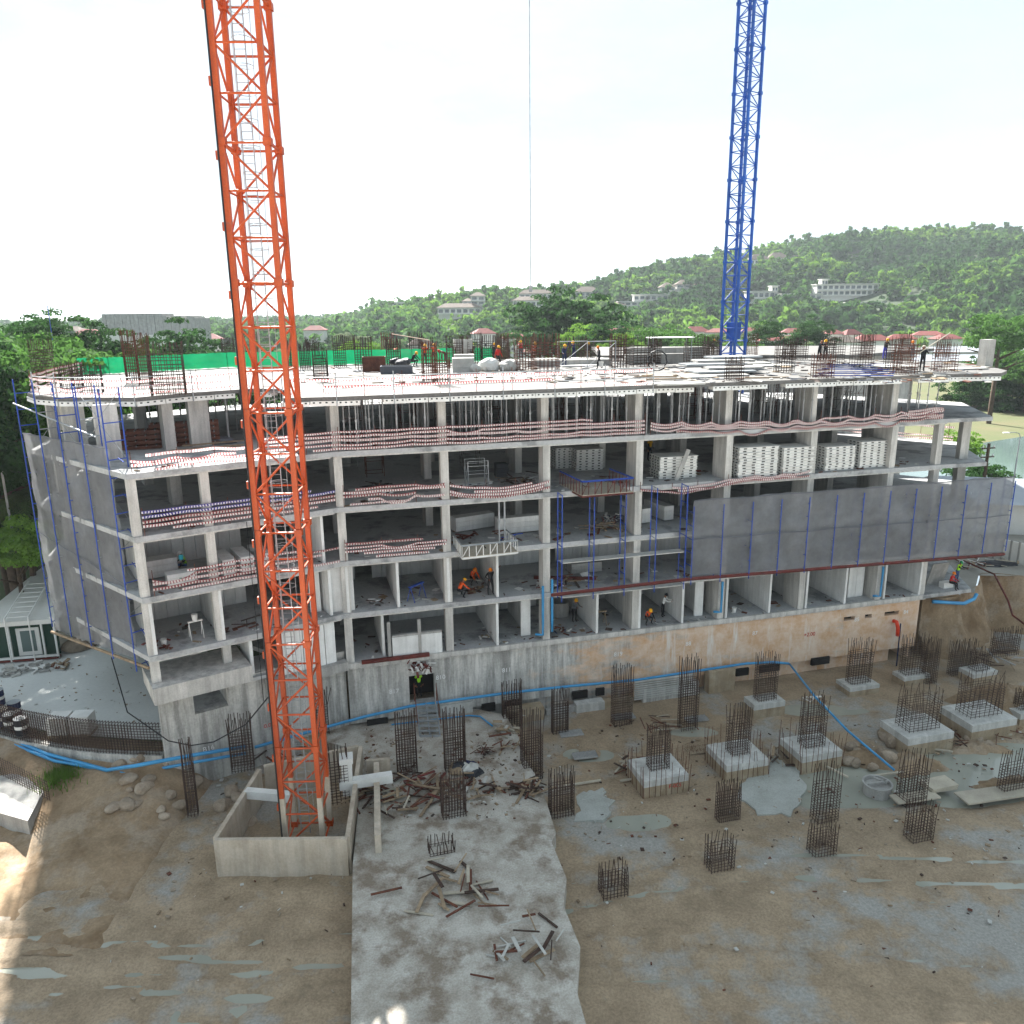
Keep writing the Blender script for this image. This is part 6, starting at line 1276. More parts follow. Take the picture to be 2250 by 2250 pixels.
# ------------------------------------------------------------------ stacked material on the floors
pn = MB(); pn.box((0, 0, .085), (2.5, 1.5, .15)); pn.box((0, 0, .17), (2.62, 1.62, .03)); pn.cm = 1
for k in range(4): pn.box((-.9 + k * .6, -.752, .09), (.2, .02, .07))  # dark blocks carry the notch shade in their colour
for k in range(3): pn.box((-1.252, -.4 + k * .4, .09), (.02, .2, .07)); pn.box((1.252, -.4 + k * .4, .09), (.02, .2, .07))
pnm = pn.mesh('formwork_panel', [K['white'], K['dark']])
STK = [(1490, 1052, 8, 1.06, 'the stack by the leaning plank'), (1665, 1049, 11, 1.16, 'the left tall edge stack'), (1752, 1043, 10, .92, 'the right tall edge stack'), (1845, 1034, 9, .92, 'the edge stack second from the right'), (1920, 1028, 10, .95, 'the rightmost edge stack'), (1246, 1030, 8, .66, 'the left stack behind the platform'), (1296, 1034, 8, .78, 'the right stack behind the platform')]
for (x, y, n, sc_, lab) in STK:
    p = pz(x, y, 15.15) + Vector((nM.x, nM.y, 0)) * .78
    for k in range(n):
        o = obj('formwork_panel', pnm, None, p + Vector((random.uniform(-.03, .03), random.uniform(-.02, .02), .02 + k * .188)), aM + random.uniform(-.015, .015), (sc_, 1, 1))
        tag(o, ('bottom' if k == 0 else 'top' if k == n - 1 else ORD[k] + ' from the bottom') + ' white panel of ' + lab, 'formwork panel', 'white formwork panels stacked on the fourth floor')
for i, (s, d, lab) in enumerate(((8.8, 4.2, 'single white panel lying on the fourth floor inside the pale frame'), (-3.3, 3.0, None), (2.2, 3.4, 'single white panel lying on the fourth floor right of the orange mast'))):
    if lab: o = obj('formwork_panel', pnm, None, fm(s, d, 15.16), aM + .1); tag(o, lab, 'formwork panel', 'white formwork panels stacked on the fourth floor')
def blocks(label, f, a, s, d, k, n, size, gap, m='panel', txt=None, rz=0, name='block_stack', rows=3):
    t = empty(name, f(s, d, LV[k]), a + rz, label, 'block stack', 'stacks of white wall panels'); w, l, h = size
    for i in range(n):
        for j in range(rows): MB().box((i * (w + gap), 0, .1 + (j + .5) * h / rows), (w, l, h / rows - .012)).build('wall_panel', K[m], t)
        MB().box((i * (w + gap), 0, .05), (w, .2, .09)).build('bearer', K['wood'], t)
        if txt: text_on('crayon_mark', txt[i % len(txt)], .3, 'textgreen', t, (i * (w + gap), -l / 2 - .008, h * .6), 0)
    return t
blocks('row of white panel stacks with green crayon numbers left of the orange mast', fl, aL, 4.7, 1.9, 3, 3, (.72, 2.4, 1.0), .28, 'panel', ['7.5', '7.5'])
blocks('low white panel stack beside the seated worker in the lime vest', fl, aL, 2.2, 1.1, 3, 1, (1.5, .8, .7), .2, 'panel', ['7.5'])
blocks('white panel stack leaning behind the seated worker', fl, aL, 1.6, 3.4, 3, 1, (1.6, 1.0, 1.0), .2)
blocks('long pale panel bundle deep on the third floor in mid-picture', fm, aM, 9.0, 4.8, 3, 1, (2.9, .8, .95), .1, rz=.25)
blocks('long white panel bundle in front of the third-floor column', fm, aM, 11.7, 3.1, 3, 1, (3.0, .7, 1.05), .1, rz=.05)
blocks('white panel bundle pointing forward on the third floor left of the grey net', fm, aM, 20.5, 4.0, 3, 1, (.75, 3.0, 1.0), .1, rz=.15)
blocks('second panel bundle half behind the grey net on the third floor', fm, aM, 22.3, 4.0, 3, 1, (.75, 2.6, 1.0), .1, rz=.15)
blocks('grey slab bundle on the second floor behind the scaffold', fm, aM, 16.5, 3.4, 2, 1, (2.2, 1.2, .7), .1, 'conc')
blocks('dark stack deep inside the fourth floor', fm, aM, 11.2, 5.5, 4, 1, (.8, .8, .9), .1, 'tarp')
def steel_form(label, p, L, n, rz):
    t = empty('steel_formwork', p, rz, label, 'formwork stack', 'red-brown steel formwork stacks')
    for k in range(n):
        for y in (-.5, .5): MB().box((0, y, .12 + k * .3), (L, .1, .2)).build('beam', K['rust'], t)
        m = MB()
        for i in range(int(L / .55)): m.box((-L / 2 + .3 + i * .55, 0, .2 + k * .3), (.07, 1.1, .07))
        m.build('cross_ribs', K['galv'], t)['kind'] = 'stuff'
steel_form('short red-brown steel formwork stack on the open left corner of the top floor', pz(312, 985, 18.45), 2.2, 4, .35); steel_form('long red-brown steel formwork stack on the open left corner of the top floor', pz(410, 978, 18.45), 3.9, 5, .35)
for i, (x, y, l, a) in enumerate(((455, 985, 4.2, .5), (440, 990, 4.5, .45), (470, 975, 3.6, .55))): box_thing('timber_batten', ['upper', 'middle', 'lower'][i] + ' long batten in front of the red-brown formwork', 'batten', pz(x, y, 18.46 + .06 * i), (l, .12, .08), a, 'wood', 'battens on the top floor')
o = MB().lathe((0, 0, 0), [(1.2, 0), (.9, .22), (.4, .34), (.1, .36)], 10); o.v = [(x * 1.1, y * .5, z + .06 * math.sin(9 * x)) for x, y, z in o.v]; o = o.build('tarpaulin', K['greycloth'], None, pz(475, 972, 18.5)); tag(o, 'grey tarpaulin on the timber left of the orange mast', 'tarpaulin')
o = MB().lathe((0, 0, 0), [(1.0, 0), (.9, .3), (.5, .6), (.1, .7)], 10); o.v = [(x * 1.1, y * .45, z + .08 * math.sin(9 * x)) for x, y, z in o.v]; o = o.build('tarpaulin', K['tarp'], None, fl(1.8, 2.2, 15.16), aL + .4); tag(o, 'dark crumpled tarpaulin on the fourth floor left of the orange mast', 'tarpaulin')
# floor litter
for (f, s, d, k, n, L, m, lab) in ((fm, 17.2, 1.9, 3, 16, 1.7, ['wood', 'rust', 'wood'], 'brown timber offcuts on the third floor behind the scaffold'), (fm, 12.0, 3.2, 4, 16, 2.2, ['wood', 'rebar', 'prop'], 'bundle of grey tubes on the fourth floor beside the middle column'), (fm, 2.0, 1.0, 2, 6, 1.0, ['rebar', 'prop'], 'loose braces on the second floor right of the orange mast'), (fm, 14.6, 1.2, 2, 10, 1.4, ['rust', 'wood', 'rebar'], 'rods on the second floor edge behind the scaffold'), (fm, 8.4, 2.0, 2, 14, .8, ['wood', 'bag', 'rust'], 'offcuts around the working crew on the second floor'), (fm, 18.8, 3.8, 3, 40, .4, ['white', 'redrust', 'navy'], 'heap of crumpled tape on the third floor'), (fm, 13.2, .8, 2, 24, .3, ['white', 'redrust'], 'crumpled tape beside the blue downpipes'), (fl, 5.5, 1.0, 2, 5, 1.6, ['rebar', 'rust'], 'steel channels on the second floor left of the orange mast'), (fm, 14.2, .9, 1, 16, .5, ['navy', 'rust', 'bag'], 'tangle of hoses and tools beside the downpipes'), (fm, 9.2, 1.4, 1, 8, .5, ['wood', 'bag', 'rust'], 'small rubble pile on the lowest floor'), (fl, 1.0, .8, 2, 10, .4, ['redrust', 'rust'], 'small red scrap pile at the left wall'), (fm, 10.6, 1.6, 3, 8, 1.0, ['scafblue', 'rust'], 'blue frames lying on the third floor'), (fm, 8.0, 2.6, 3, 5, 1.8, ['redrust', 'rust'], 'red-brown bars on the third floor behind the platform'), (fm, 3.0, 5, 4, 8, 2.0, ['tarp', 'rebar'], 'dark debris at the back of the fourth floor'), (fm, 24, 3, 4, 9, 2.2, ['rust', 'redrust'], 'rusty rods leaning in the middle of the fourth floor')):
    q = f(s, d, LV[k]); t = scrap(lab, q, n, .45, L, m, .12 if n < 30 else 1.0, 'floor litter', 'litter_pile', .05); t['group'] = 'litter on the floors'
def trestle(label, p, rz, m, w=1.3):
    t = empty('trestle', p, rz, label, 'trestle', 'work trestles'); MB().box((0, 0, 1.0), (w, .22, .06)).build('top', K[m], t)
    for x in (-w * .42, w * .42):
        for y in (-.32, .32): MB().tube((x, y, 0), (x, 0, .98), .025, 5).build('leg', K[m], t)
trestle('blue trestle on the second floor between white partitions', fm(4.5, 1.2, LV[2]), aM + .7, 'scafblue'); trestle('white trestle with a bucket on the second floor left of the orange mast', fl(2.7, 1.4, LV[2]), aL, 'white', .8); trestle('wooden trestle table on the lowest floor', fm(17.0, 1.5, LV[1]), aM, 'wood', .9)
def bucket(label, p, m='white'):
    t = empty('bucket', p, 0, label, 'bucket', 'buckets'); MB().lathe((0, 0, 0), [(.13, 0), (.17, .34), (.18, .36), (.15, .36), (.12, .03)], 14).build('body', K[m], t); MB().path([(.17 * math.cos(a), 0, .36 + .12 * math.sin(a)) for a in np.linspace(0, math.pi, 9)], .008, 4).build('handle', K['galv'], t)
bucket('white bucket on top of the white trestle', fl(2.7, 1.4, LV[2] + 1.04)); bucket('white bucket on the second floor by the left wall', fl(.95, 1.3, LV[2])); bucket('small bucket on the lowest floor', fm(27, 1.0, LV[1]))
o = MB().lathe((0, 0, 0), [(.7, 0), (.7, 1.0), (.62, 1.0), (.6, .1)], 20).build('water_tank', K['conc'], None, fm(15, 4.2, LV[1])); tag(o, 'round concrete ring tank on the lowest floor behind the downpipes', 'tank')
for (s, d, rz, lab) in ((22.9, .9, .3, 'grey plank leaning against the fourth-floor column'),): o = box_thing('leaning_plank', lab, 'plank', fm(s - .9, d, LV[4]), (.3, .06, 2.2), aM, 'conc'); o.rotation_euler = (0, .38, aM)
box_thing('board', 'white board lying on the second floor behind the scaffold', 'board', fm(16.2, 1.8, LV[2] + .1), (.7, 1.0, .03), aM + .3, 'white', None, .5)
for i, (s, l) in enumerate(((15.5, 3.2),)): box_thing('steel_beam', 'red-brown steel beam lying on the second floor behind the scaffold', 'beam', fm(s - .8, 2.2, LV[2]), (4.2, .2, .2), aM - .35, 'redrust')
# ------------------------------------------------------------------ things on the roof deck
def rz_(x, y, dz=0): return pz(x, y, 21.75) + Vector((0, 0, dz))
hp = empty('concrete_hopper', rz_(1018, 800), .2, 'grey concrete hopper standing on the roof deck', 'hopper'); 
MB().lathe((0, 0, 0), [(.35, 0), (.35, .25), (1.0, 1.3), (1.05, 2.1), (1.0, 2.1), (.9, 1.35)], 4).build('bowl', K['bag'], hp); hp.children[0].rotation_euler.z = R(45); m = MB()
for x in (-.75, .75):
    for y in (-.75, .75): m.tube((x, y, 0), (x, y, 1.5), .05, 4)
m.build('legs', K['rust'], hp)
for i, (x, y) in enumerate(((1018, 818), (1020, 808))): 
    for k in range(3): box_thing('concrete_block', f'{["front", "rear"][i]} pale block below the hopper, {["bottom", "middle", "top"][k]} of three', 'block', rz_(x, y, .36 * k), (1.6, .9, .35), .1, 'bag', 'pale blocks below the hopper')
def crate(label, p, sz, m, n=6):
    t = empty('steel_crate', p, .1, label, 'crate', 'crates on the roof deck'); w, d, h = sz; MB().box((0, 0, .04), (w, d, .08)).build('floor', K[m], t); mm = MB()
    for a in (-1, 1): mm.box((0, a * d / 2, h / 2), (w, .05, h)); mm.box((a * w / 2, 0, h / 2), (.05, d, h))
    mm.build('sides', K[m], t); [MB().box((-w / 2 + (k + .5) * w / n, -d / 2 - .04, h / 2), (.06, .05, h)).build('rib', K[m], t) for k in range(n)]
crate('rust-brown steel crate on the roof deck left of the grey-blue tray', rz_(823, 815), (1.7, 1.2, 1.1), 'rust'); crate('grey-blue tray loaded with bundles on the roof deck', rz_(872, 820), (2.3, 1.3, .55), 'greycloth')
for i, (x, y) in enumerate(((868, 808), (882, 812), (892, 808))): o = obj('bundle', rk[i], None, rz_(x, y, .5), i, (.55, .4, .3)); o.data = o.data.copy(); o.data.materials[0] = K['tarp']; tag(o, f'dark cloth bundle in the grey-blue tray, {ORD[i]} from the left', 'bundle', 'bundles in the tray')
for i, (x, y, r) in enumerate(((1070, 815, .75), (1082, 815, .7), (1110, 815, .6), (1125, 815, .7), (1045, 818, .5))): o = obj('sack', rk[i % 4], None, rz_(x, y, r * .5), i, (r, r * .7, r * .8)); o.data = o.data.copy(); o.data.materials[0] = K['white' if i < 2 else 'bag']; tag(o, f'white sack on the roof deck in mid-picture, {ORD[[1, 2, 3, 4, 0][i]]} from the left', 'sack', 'sacks on the roof deck')
for k in range(6):
    o = box_thing('deck_panel', f'deck panel of the flat stack before the blue mast, {ORD[k]} from the bottom', 'deck panel', rz_(1595 + (k % 3) * 22 - 30, 826 - k * 3, .17 * k), (4.6 - .3 * (k % 3), 1.6, .12), .1 + .1 * (k % 2), 'galv' if k % 2 else 'conc', 'flat stack of deck panels')
for i, (x, y, w, d, a) in enumerate(((1955, 806, 2.6, 1.3, .4), (1990, 808, 1.4, 1.0, .1), (1490, 845, 3.0, 1.2, .2), (1535, 830, 2.2, 1.0, .3), (1700, 805, 3.0, 1.4, -.2), (1380, 820, 2.4, .8, .2), (1270, 805, 3.0, 1.2, .2), (1655, 800, 2.8, 1.0, .3), (2120, 812, 3.0, .9, .1))): box_thing('loose_panel', f'loose pale panel on the roof deck, {ORD[[6, 7, 2, 3, 5, 1, 0, 4, 8][i]]} from the left', 'panel', rz_(x, y, .02), (w, d, .1), a, 'white' if i % 3 == 0 else 'bag', 'loose panels on the roof deck', .06 if i == 0 else 0)
for k in range(7): box_thing('blue_tube', f'blue tube in the bundle on the roof deck at right, {ORD[k]} from the front', 'tube', rz_(1875 + 6 * (k % 3), 828 - k * 4.2, .05 + .02 * (k % 2)), (5.0, .06, .06), -.12 + .05 * (k % 3), 'scafblue', 'bundle of blue tubes')
for i, (x, y, l, a) in enumerate(((1530, 825, 3.5, .3), (1470, 835, 3.0, .1), (790, 828, 3.2, .2), (720, 832, 3.0, .3), (1680, 832, 3.2, .1), (1440, 830, 2.8, -.1))): box_thing('timber_batten', f'batten lying on the roof deck, {ORD[[3, 2, 1, 0, 5, 4][i]] if False else ["third", "second", "leftmost but one", "leftmost", "rightmost", "fourth"][i]} of six', 'batten', rz_(x, y, .03), (l, .1, .08), a, 'wood', 'battens on the roof deck')
t = empty('canopy_frame', rz_(1470, 802), .1, 'white sheet canopy on thin posts on the roof deck', 'canopy'); MB().box((0, 0, 2.2), (3.6, 1.6, .06)).build('sheet', K['white'], t); [MB().tube((x, y, 0), (x, y, 2.2), .03, 5).build('post', K['galv'], t) for x in (-1.6, 1.6) for y in (-.7, .7)]
t = empty('cable_coil', rz_(1444, 815), .3, 'black cable coil standing on the roof deck beside the canopy', 'cable coil'); MB().path([(.75 * math.cos(a), .1 * math.sin(a * 9), .75 + .75 * math.sin(a)) for a in np.linspace(0, 12.5, 60)], .05, 5).build('coil', K['cable'], t)
t = empty('ply_canopy', rz_(905, 800), .2, 'tilted brown plywood sheet shading workers on the roof', 'canopy'); o = MB().box((0, 0, 0), (3.2, 1.6, .05)).build('sheet', K['wood'], t, (0, 0, 2.3)); o.rotation_euler = (0, .18, 0); [MB().tube((x, 0, 0), (x, 0, 2.3 - x * .18), .03, 5).build('post', K['rust'], t) for x in (-1.2, 1.2)]
for i, (a, b) in enumerate(((1225, 1290), (1290, 1352))): 
    P, Q_ = rz_(a, 812), rz_(b, 810); t = empty('frame_scaffold', P, 0, ['left', 'right'][i] + ' thin tube frame around the workers in mid-roof', 'frame', 'tube frames on the roof'); v = Q_ - P; m = MB(); m.tube((0, 0, 0), (0, 0, 2.1), .03, 5); m.tube(v, v + Vector((0, 0, 2.1)), .03, 5); m.build('posts', K['galv'], t); MB().tube((0, 0, 2.1), v + Vector((0, 0, 2.1)), .03, 5).tube((0, 0, .2), v + Vector((0, 0, 2.0)), .02, 5).build('bars', K['galv'], t)
# ------------------------------------------------------------------ people
V3 = lambda *a: Vector(a)
def figure(lean=0.0, twist=0.0, la=None, ra=None, ll=None, rl=None, head=(0, 0)):
    # arms: (upper direction, fore direction); legs: (thigh direction, shin direction); facing -Y
    la = la or ((.25, 0, -1), (.05, -.25, -1)); ra = ra or ((-.25, 0, -1), (-.05, -.25, -1)); ll = ll or ((.06, -.05, -1), (0, .06, -1)); rl = rl or ((-.06, .05, -1), (0, .05, -1))
    Rm = Matrix.Rotation(twist, 3, 'Z') @ Matrix.Rotation(lean, 3, 'X'); pel = V3(0, 0, 0); J = {}; J['pel'] = pel
    for n, z in (('spi', .19), ('che', .39), ('nec', .55)): J[n] = Rm @ V3(0, 0, z)
    J['hed'] = J['nec'] + Rm @ V3(0, -.03 - .05 * head[0], .13); J['top'] = J['hed'] + Rm @ V3(0, -.02, .09)
    for s, n, arm, leg in ((1, 'l', la, ll), (-1, 'r', ra, rl)):
        J[n + 'sh'] = J['che'] + Rm @ V3(.17 * s, 0, .10); J[n + 'el'] = J[n + 'sh'] + V3(*arm[0]).normalized() * .29; J[n + 'wr'] = J[n + 'el'] + V3(*arm[1]).normalized() * .25; J[n + 'ha'] = J[n + 'wr'] + V3(*arm[1]).normalized() * .09
        J[n + 'hi'] = V3(.095 * s, 0, -.04); J[n + 'kn'] = J[n + 'hi'] + V3(*leg[0]).normalized() * .42; J[n + 'an'] = J[n + 'kn'] + V3(*leg[1]).normalized() * .41; J[n + 'to'] = J[n + 'an'] + V3(.02 * s, -.15, -.05)
    lo = min(v.z for v in J.values()) - .035
    for v in J.values(): v.z -= lo
    return J
RAD = dict(pel=(.155, .12), spi=(.14, .105), che=(.165, .115), nec=(.062, .062), hed=(.088, .10), top=(.07, .08), sh=(.068, .068), el=(.046, .046), wr=(.034, .034), ha=(.042, .026), hi=(.095, .1), kn=(.066, .066), an=(.046, .05), to=(.045, .036))
EDG = [('pel', 'spi'), ('spi', 'che'), ('che', 'nec'), ('nec', 'hed'), ('hed', 'top')] + [(a, b) for s in 'lr' for a, b in (('che', s + 'sh'), (s + 'sh', s + 'el'), (s + 'el', s + 'wr'), (s + 'wr', s + 'ha'), ('pel', s + 'hi'), (s + 'hi', s + 'kn'), (s + 'kn', s + 'an'), (s + 'an', s + 'to'))]
def skin_mesh(J):
    names = list(J); me = bpy.data.meshes.new('sk'); me.from_pydata([J[n] for n in names], [(names.index(a), names.index(b)) for a, b in EDG], [])
    o = bpy.data.objects.new('sk', me); col.objects.link(o); o.modifiers.new('s', 'SKIN'); sd = o.modifiers.new('d', 'SUBSURF'); sd.levels = 1; sd.render_levels = 1
    for i, n in enumerate(names):
        r = RAD.get(n) or RAD[n[1:]]; me.skin_vertices[0].data[i].radius = r; me.skin_vertices[0].data[i].use_root = (n == 'pel')
    dg = bpy.context.evaluated_depsgraph_get(); out = bpy.data.meshes.new_from_object(o.evaluated_get(dg)); bpy.data.objects.remove(o); bpy.data.meshes.remove(me); return out
ZONE = dict(pel=1, hi=1, kn=1, an=1, to=2, spi=0, che=0, sh=0, el=0, wr=0, ha=3, nec=3, hed=3, top=3)
def dseg(p, a, b):
    v = b - a; t = max(0, min(1, (p - a).dot(v) / max(v.length_squared, 1e-9))); return (p - a - v * t).length
def person(label, p, rz, J, shirt, trousers, helmet='yellow', vest=None, sc=1.0, sleeves=True):
    t = empty('person', p, rz, label, 'person', 'construction workers'); t.scale = (sc, sc, sc)
    me = skin_mesh(J); bm = bmesh.new(); bm.from_mesh(me); names = [n for n in J]
    for pos in ('l', 'r'):          # fingers and thumb, curled a little
        h, w = J[pos + 'ha'], J[pos + 'wr']; d = (h - w).normalized(); sd = d.cross(V3(0, 1, .2)).normalized(); cu = d.cross(sd)
        for k in range(5):
            if k < 4: b0 = h + sd * (k - 1.5) * .019; L = (.06, .07, .066, .052)[k]; m1 = b0 + d * L * .55 + cu * .008; e = m1 + (d * .7 + cu * .7) * L * .55; r = .009
            else: b0 = w + d * .03 + sd * .03; m1 = b0 + sd * .03 + d * .025; e = m1 + d * .03 + cu * .012; r = .010
            mb = MB(); mb.tube(b0, m1, r, 5, r * .9); mb.tube(m1, e, r * .9, 5, r * .7); vs = [bm.verts.new(v) for v in mb.v]
            for f in mb.f: bm.faces.new([vs[i] for i in f])
    hd = J['hed']; fx = V3(0, -1, 0); up = (J['top'] - J['nec']).normalized(); mb = MB(); mb.box(hd + V3(0, -.10, -.012), (.022, .04, .04)); mb.box(hd + V3(0, -.09, -.055), (.045, .012, .01))
    for s in (-1, 1): mb.box(hd + V3(.034 * s, -.088, .018), (.022, .012, .012)); mb.box(hd + V3(.09 * s, 0, 0), (.016, .03, .05))
    vs = [bm.verts.new(v) for v in mb.v]; nf = [bm.faces.new([vs[i] for i in f]) for f in mb.f]
    for f in bm.faces:
        c = f.calc_center_median(); best = min(names, key=lambda n: (J[n] - c).length - .25 * (RAD.get(n) or RAD[n[1:]])[0]); key = best if best in ZONE else best[1:]; f.material_index = ZONE[key]; f.smooth = True
    for f in nf: f.material_index = 3
    bm.normal_update(); m2 = bpy.data.meshes.new('body'); bm.to_mesh(m2)
    for m in (shirt, trousers, 'boot', 'skin'): m2.materials.append(K[m])
    obj('body', m2, t)
    if vest:
        fs = [f for f in bm.faces if min(dseg(f.calc_center_median(), J['spi'], J['nec']), dseg(f.calc_center_median(), J['lsh'], J['rsh'])) < .19 and f.material_index == 0 and min((J[s + 'el'] - f.calc_center_median()).length for s in 'lr') > .2]
        if fs:
            bm.verts.index_update(); idx = {}; V = []; Fx = []
            for f in fs:
                r = []
                for v in f.verts:
                    if v.index not in idx: idx[v.index] = len(V); V.append(v.co + v.normal * .014)
                    r.append(idx[v.index])
                Fx.append(r)
            vm = bpy.data.meshes.new('vest'); vm.from_pydata(V, [], Fx); vm.materials.append(K[vest]); obj('vest', vm, t)
    if helmet:
        hm = MB().lathe((0, 0, 0), [(.118, 0), (.122, .03), (.112, .08), (.08, .125), (.03, .145)], 14); hm.lathe((0, -.03, -.004), [(.10, 0), (.15, .004), (.15, .012), (.11, .016)], 14); hm.sm = True
        o = hm.build('helmet', K[helmet], t, hd + up * .035); o.rotation_euler = up.to_track_quat('Z', 'Y').to_euler()
    bm.free(); bpy.data.meshes.remove(me); return t
def stand(): return figure()
def walk(): return figure(.08, 0, ((.2, -.35, -1), (.05, -.6, -1)), ((-.2, .35, -1), (-.05, .1, -1)), ((.05, -.45, -1), (0, .05, -1)), ((-.05, .4, -1), (0, .55, -1)))
def reach(): return figure(.05, 0, ((.3, -.4, .9), (.1, -.2, 1)), ((-.3, -.2, -1), (-.1, -.9, -.3)))
def bend(): return figure(1.15, 0, ((.1, -.35, -1), (0, -.2, -1)), ((-.1, -.3, -1), (0, -.2, -1)), ((.1, -.15, -1), (0, .12, -1)), ((-.1, .1, -1), (0, .1, -1)))
def crouch(): return figure(.55, 0, ((.15, -.7, -.8), (-.05, -.7, -.6)), ((-.15, -.7, -.8), (.05, -.7, -.6)), ((.25, -1, .05), (0, .45, -1)), ((-.25, -.9, -.1), (0, .5, -1)))
def sit(): return figure(.15, 0, ((.2, -.4, -.9), (-.1, -.9, -.3)), ((-.2, -.4, -.9), (.1, -.9, -.3)), ((.12, -1, -.05), (0, -.1, -1)), ((-.12, -1, -.05), (0, -.05, -1)))
def sitfloor(): return figure(.25, 0, ((.3, -.2, -.9), (.1, -.6, -.6)), ((-.3, -.4, -.8), (.1, -.8, -.4)), ((.2, -1, .35), (.1, -.7, -.8)), ((-.1, -1, .1), (-.1, -.9, -.5)))
def work(): return figure(.2, 0, ((.15, -.6, -.6), (-.1, -1, .1)), ((-.15, -.6, -.6), (.1, -1, .1)))
def armup(): return figure(0, 0, ((.8, -.1, .5), (.7, -.1, .9)), ((-.5, .1, -.8), (.5, -.5, -.4)), ((.12, -.02, -1), (.02, .04, -1)), ((-.12, .02, -1), (-.02, .04, -1)))
def carry(): return figure(.05, .4, ((.2, -.7, -.3), (-.2, -.8, .3)), ((-.3, -.5, -.6), (.2, -.9, .2)))
WR = 21.75
for (x, y, z, rz, pose, sh, trs, hel, ve, lab) in [
    (863, 797, WR, 2.6, bend, 'black', 'black', 'helmor', 'vestor', 'worker in orange vest bending over the bundles on the roof'),
    (906, 806, WR, 1.2, crouch, 'black', 'black', 'yellow', None, 'worker in black crouching beside the grey-blue tray'),
    (934, 802, WR, .4, work, 'black', 'black', 'yellow', 'vestor', 'worker in orange vest left of the rust-red rebar column'),
    (953, 801, WR, 2.8, work, 'black', 'black', 'yellow', 'vestor', 'worker in orange vest partly behind the rust-red rebar column'),
    (981, 802, WR, -1.0, bend, 'redrust', 'greycloth', 'red', None, 'stooping worker in reddish clothes left of the hopper'),
    (1038, 798, WR, 0, stand, 'greycloth', 'black', 'yellow', None, 'worker with yellow helmet right of the hopper'),
    (1087, 800, WR, .3, stand, 'black', 'black', 'yellow', None, 'worker in black behind the walking worker in red'),
    (1094, 808, WR, .9, walk, 'red', 'black', 'yellow', None, 'worker in red shirt walking across the roof'),
    (1144, 790, WR, 0, work, 'hwhite', 'greycloth', 'yellow', 'red', 'worker in white sleeves tying rebar in mid-roof'),
    (1172, 797, WR, .8, work, 'black', 'black', 'yellow', 'vestor', 'worker in orange vest with a white cloth in mid-roof'),
    (1240, 806, WR, .4, reach, 'navy', 'navy', 'yellow', None, 'worker in navy overalls reaching up to the tube frame'),
    (1261, 793, WR, -.6, work, 'navy', 'navy', 'yellow', None, 'worker in navy overalls leaning on the tube frame'),
    (1291, 797, WR, .2, work, 'black', 'wood', 'yellow', None, 'worker in black right of the tube frame'),
    (1316, 811, WR, -1.3, walk, 'black', 'black', 'helmor', None, 'worker in black walking with a white bucket on the roof'),
    (1566, 790, WR, 1.4, reach, 'black', 'wood', 'yellow', None, 'worker in black left of the blue mast holding a rod'),
    (1799, 792, WR, .5, work, 'black', 'black', None, None, 'bareheaded worker in black behind the rust-red cage'),
    (1812, 792, WR, -.5, work, 'black', 'black', 'yellow', None, 'worker in black with yellow helmet behind the rust-red cage'),
    (1943, 789, WR, .2, work, 'black', 'purple', 'yellow', None, 'worker in black shirt and purple shorts on the roof at right'),
    (2003, 797, WR, -.8, work, 'greycloth', 'greycloth', 'helmor', None, 'worker in grey with orange helmet beside the tall cage at right'),
    (2025, 816, WR, 2.4, carry, 'black', 'black', 'cream', None, 'worker in dark clothes holding a long bamboo pole'),
    (1427, 1012, LV[4], .5, stand, 'black', 'black', 'black', 'yellow', 'worker with yellow harness on the sunlit fourth floor'),
    (1078, 1306, LV[2], .3, armup, 'black', 'black', 'helmor', None, 'worker in black raising an arm at the second floor edge'),
    (1037, 1283, LV[2], .6, crouch, 'vestor', 'black', 'helmor', None, 'crouching worker in orange deep on the second floor'),
    (1008, 1313, LV[2], 2.0, crouch, 'vestor', 'black', 'yellow', None, 'crouching worker with yellow helmet at the second floor edge'),
    (1262, 1366, LV[1], .5, work, 'greycloth', 'black', 'yellow', None, 'worker with yellow helmet behind the blue downpipes'),
    (1456, 1355, LV[1], 1.2, work, 'hwhite', 'black', 'black', None, 'worker in white patterned shirt sweeping the lowest floor'),
    (1421, 1370, LV[1], .4, crouch, 'black', 'black', 'yellow', 'vestor', 'crouching worker in orange vest at the lowest floor edge'),
    (408, 1250, LV[3], -.9, sitfloor, 'black', 'denim', 'hwhite', 'lime', 'seated worker in lime vest beside the panel stacks'),
    (921, 1530, 2.0, .4, stand, 'black', 'black', 'hwhite', 'lime', 'worker with white helmet and lime vest in the wall doorway'),
    (2087, 1293, LV[1], .7, sit, 'red', 'black', 'helmor', None, 'worker in red seated on a white block at the broken slab'),
    (2101, 1279, LV[1], .6, work, 'black', 'denim', 'hgreen', 'lime', 'worker with green helmet standing behind the seated one')]:
    p = pz(x, y, z); person(lab, p, rz, pose(), sh, trs, hel, ve)
a, b = py(1992, 794, 56.2), py(2088, 731, 57.0); pipe('bamboo_pole', 'long pale bamboo pole held up by the worker at right', [a, b], .035, 'ply', 'pole')
bucket('white bucket carried by the worker walking on the roof', pz(1321, 806, 22.2)); 
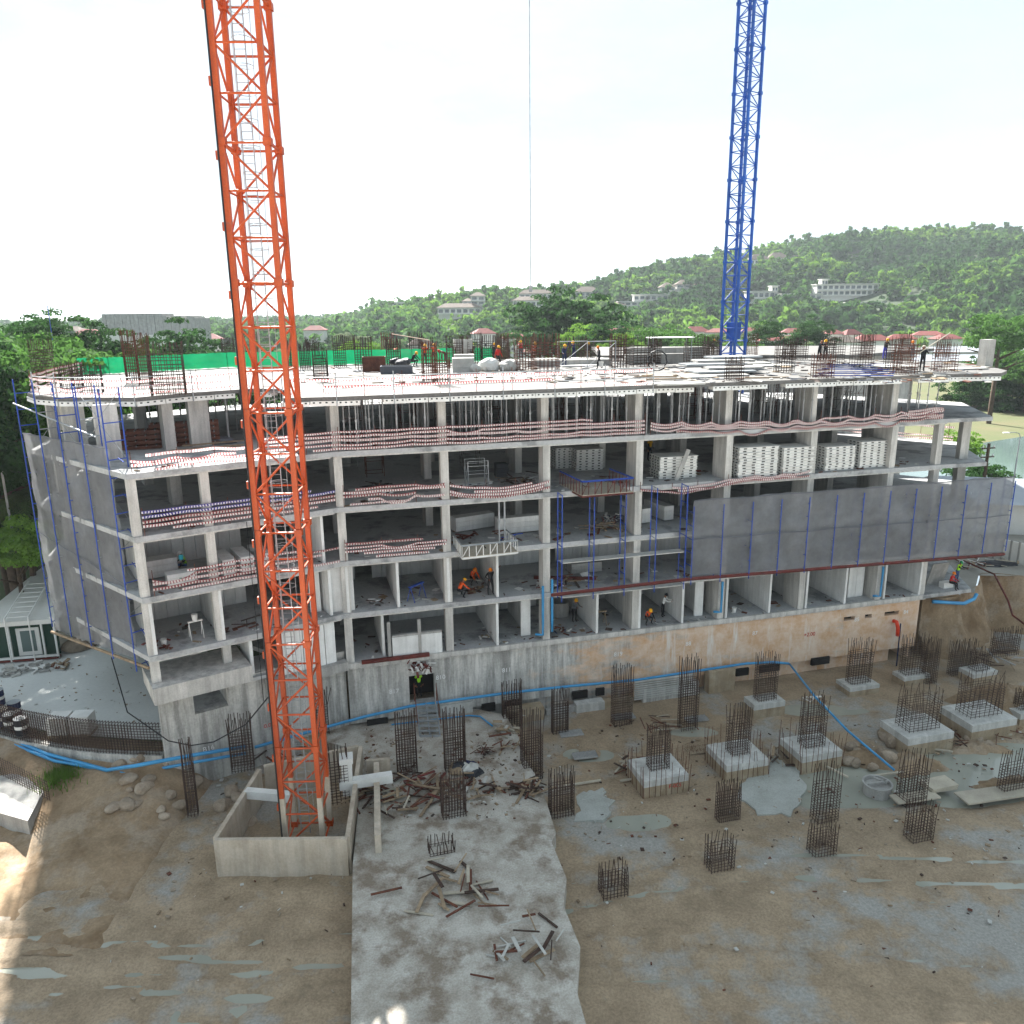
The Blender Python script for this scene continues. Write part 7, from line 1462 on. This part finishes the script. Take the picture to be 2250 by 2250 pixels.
o = MB().lathe((0, 0, 0), [(.1, 0), (.13, .1), (.13, .24), (.09, .28)], 12).build('water_cooler', K['helmcyan'], None, fl(2.5, 2.2, LV[3] + 1.12)); tag(o, 'turquoise container on the panel stack behind the seated worker', 'container')

# ------------------------------------------------------------------ countless small litter
g = random.Random(41)
litter('pit_litter', 'small bits of wood and stone strewn over the pit floor', [(g.uniform(-17, 36), g.uniform(25 + 10 * g.random(), 47), .03) for _ in range(1300)] + [tuple(pz(g.uniform(800, 1150), g.uniform(1600, 1800), .9)) for _ in range(420)], .03, .24, ['wood', 'rock', 'rebar', 'bag', 'rust', 'rock'], 1)
litter('roof_litter', 'small offcuts strewn over the roof deck', [tuple(pz(g.uniform(600, 2180), g.uniform(792, 842), 21.76)) for _ in range(620)], .08, .8, ['wood', 'rebar', 'bag', 'rust', 'greycloth'], 2)
litter('floor_litter', 'small offcuts strewn over the open floors', [tuple(fm(g.uniform(0.5, 42), abs(g.gauss(.5, 2.0)) + .15, LV[g.choice([1, 2, 3, 4, 5])] + .005)) for _ in range(800)] + [tuple(fl(g.uniform(.6, 10), g.uniform(.3, 4), LV[g.choice([2, 3, 4, 5])] + .005)) for _ in range(140)], .05, .5, ['wood', 'rebar', 'bag', 'rust', 'white'], 3)
litter('yard_litter', 'small stones strewn over the yard', [tuple(pz(g.uniform(0, 320), g.uniform(1460, 1600), 2.51)) for _ in range(90)], .04, .2, ['rock', 'bag', 'wood'], 4)
# ------------------------------------------------------------------ haze
hz = MB().box((0, 3960, 87.5), (13000, 8080, 177)); o = hz.build('haze', None if False else K['white'], None); o.data.materials.clear()
hm = bpy.data.materials.new('thin_haze'); hm.use_nodes = True; N = hm.node_tree.nodes; N.remove(N['Principled BSDF']); pv = N.new('ShaderNodeVolumePrincipled'); pv.inputs['Color'].default_value = (.80, .88, .95, 1); pv.inputs['Density'].default_value = HAZE; pv.inputs['Anisotropy'].default_value = .2
hm.node_tree.links.new(pv.outputs[0], N['Material Output'].inputs['Volume']); o.data.materials.append(hm); tag(o, 'thin pale haze over the plain and hills', 'haze', kind='stuff')
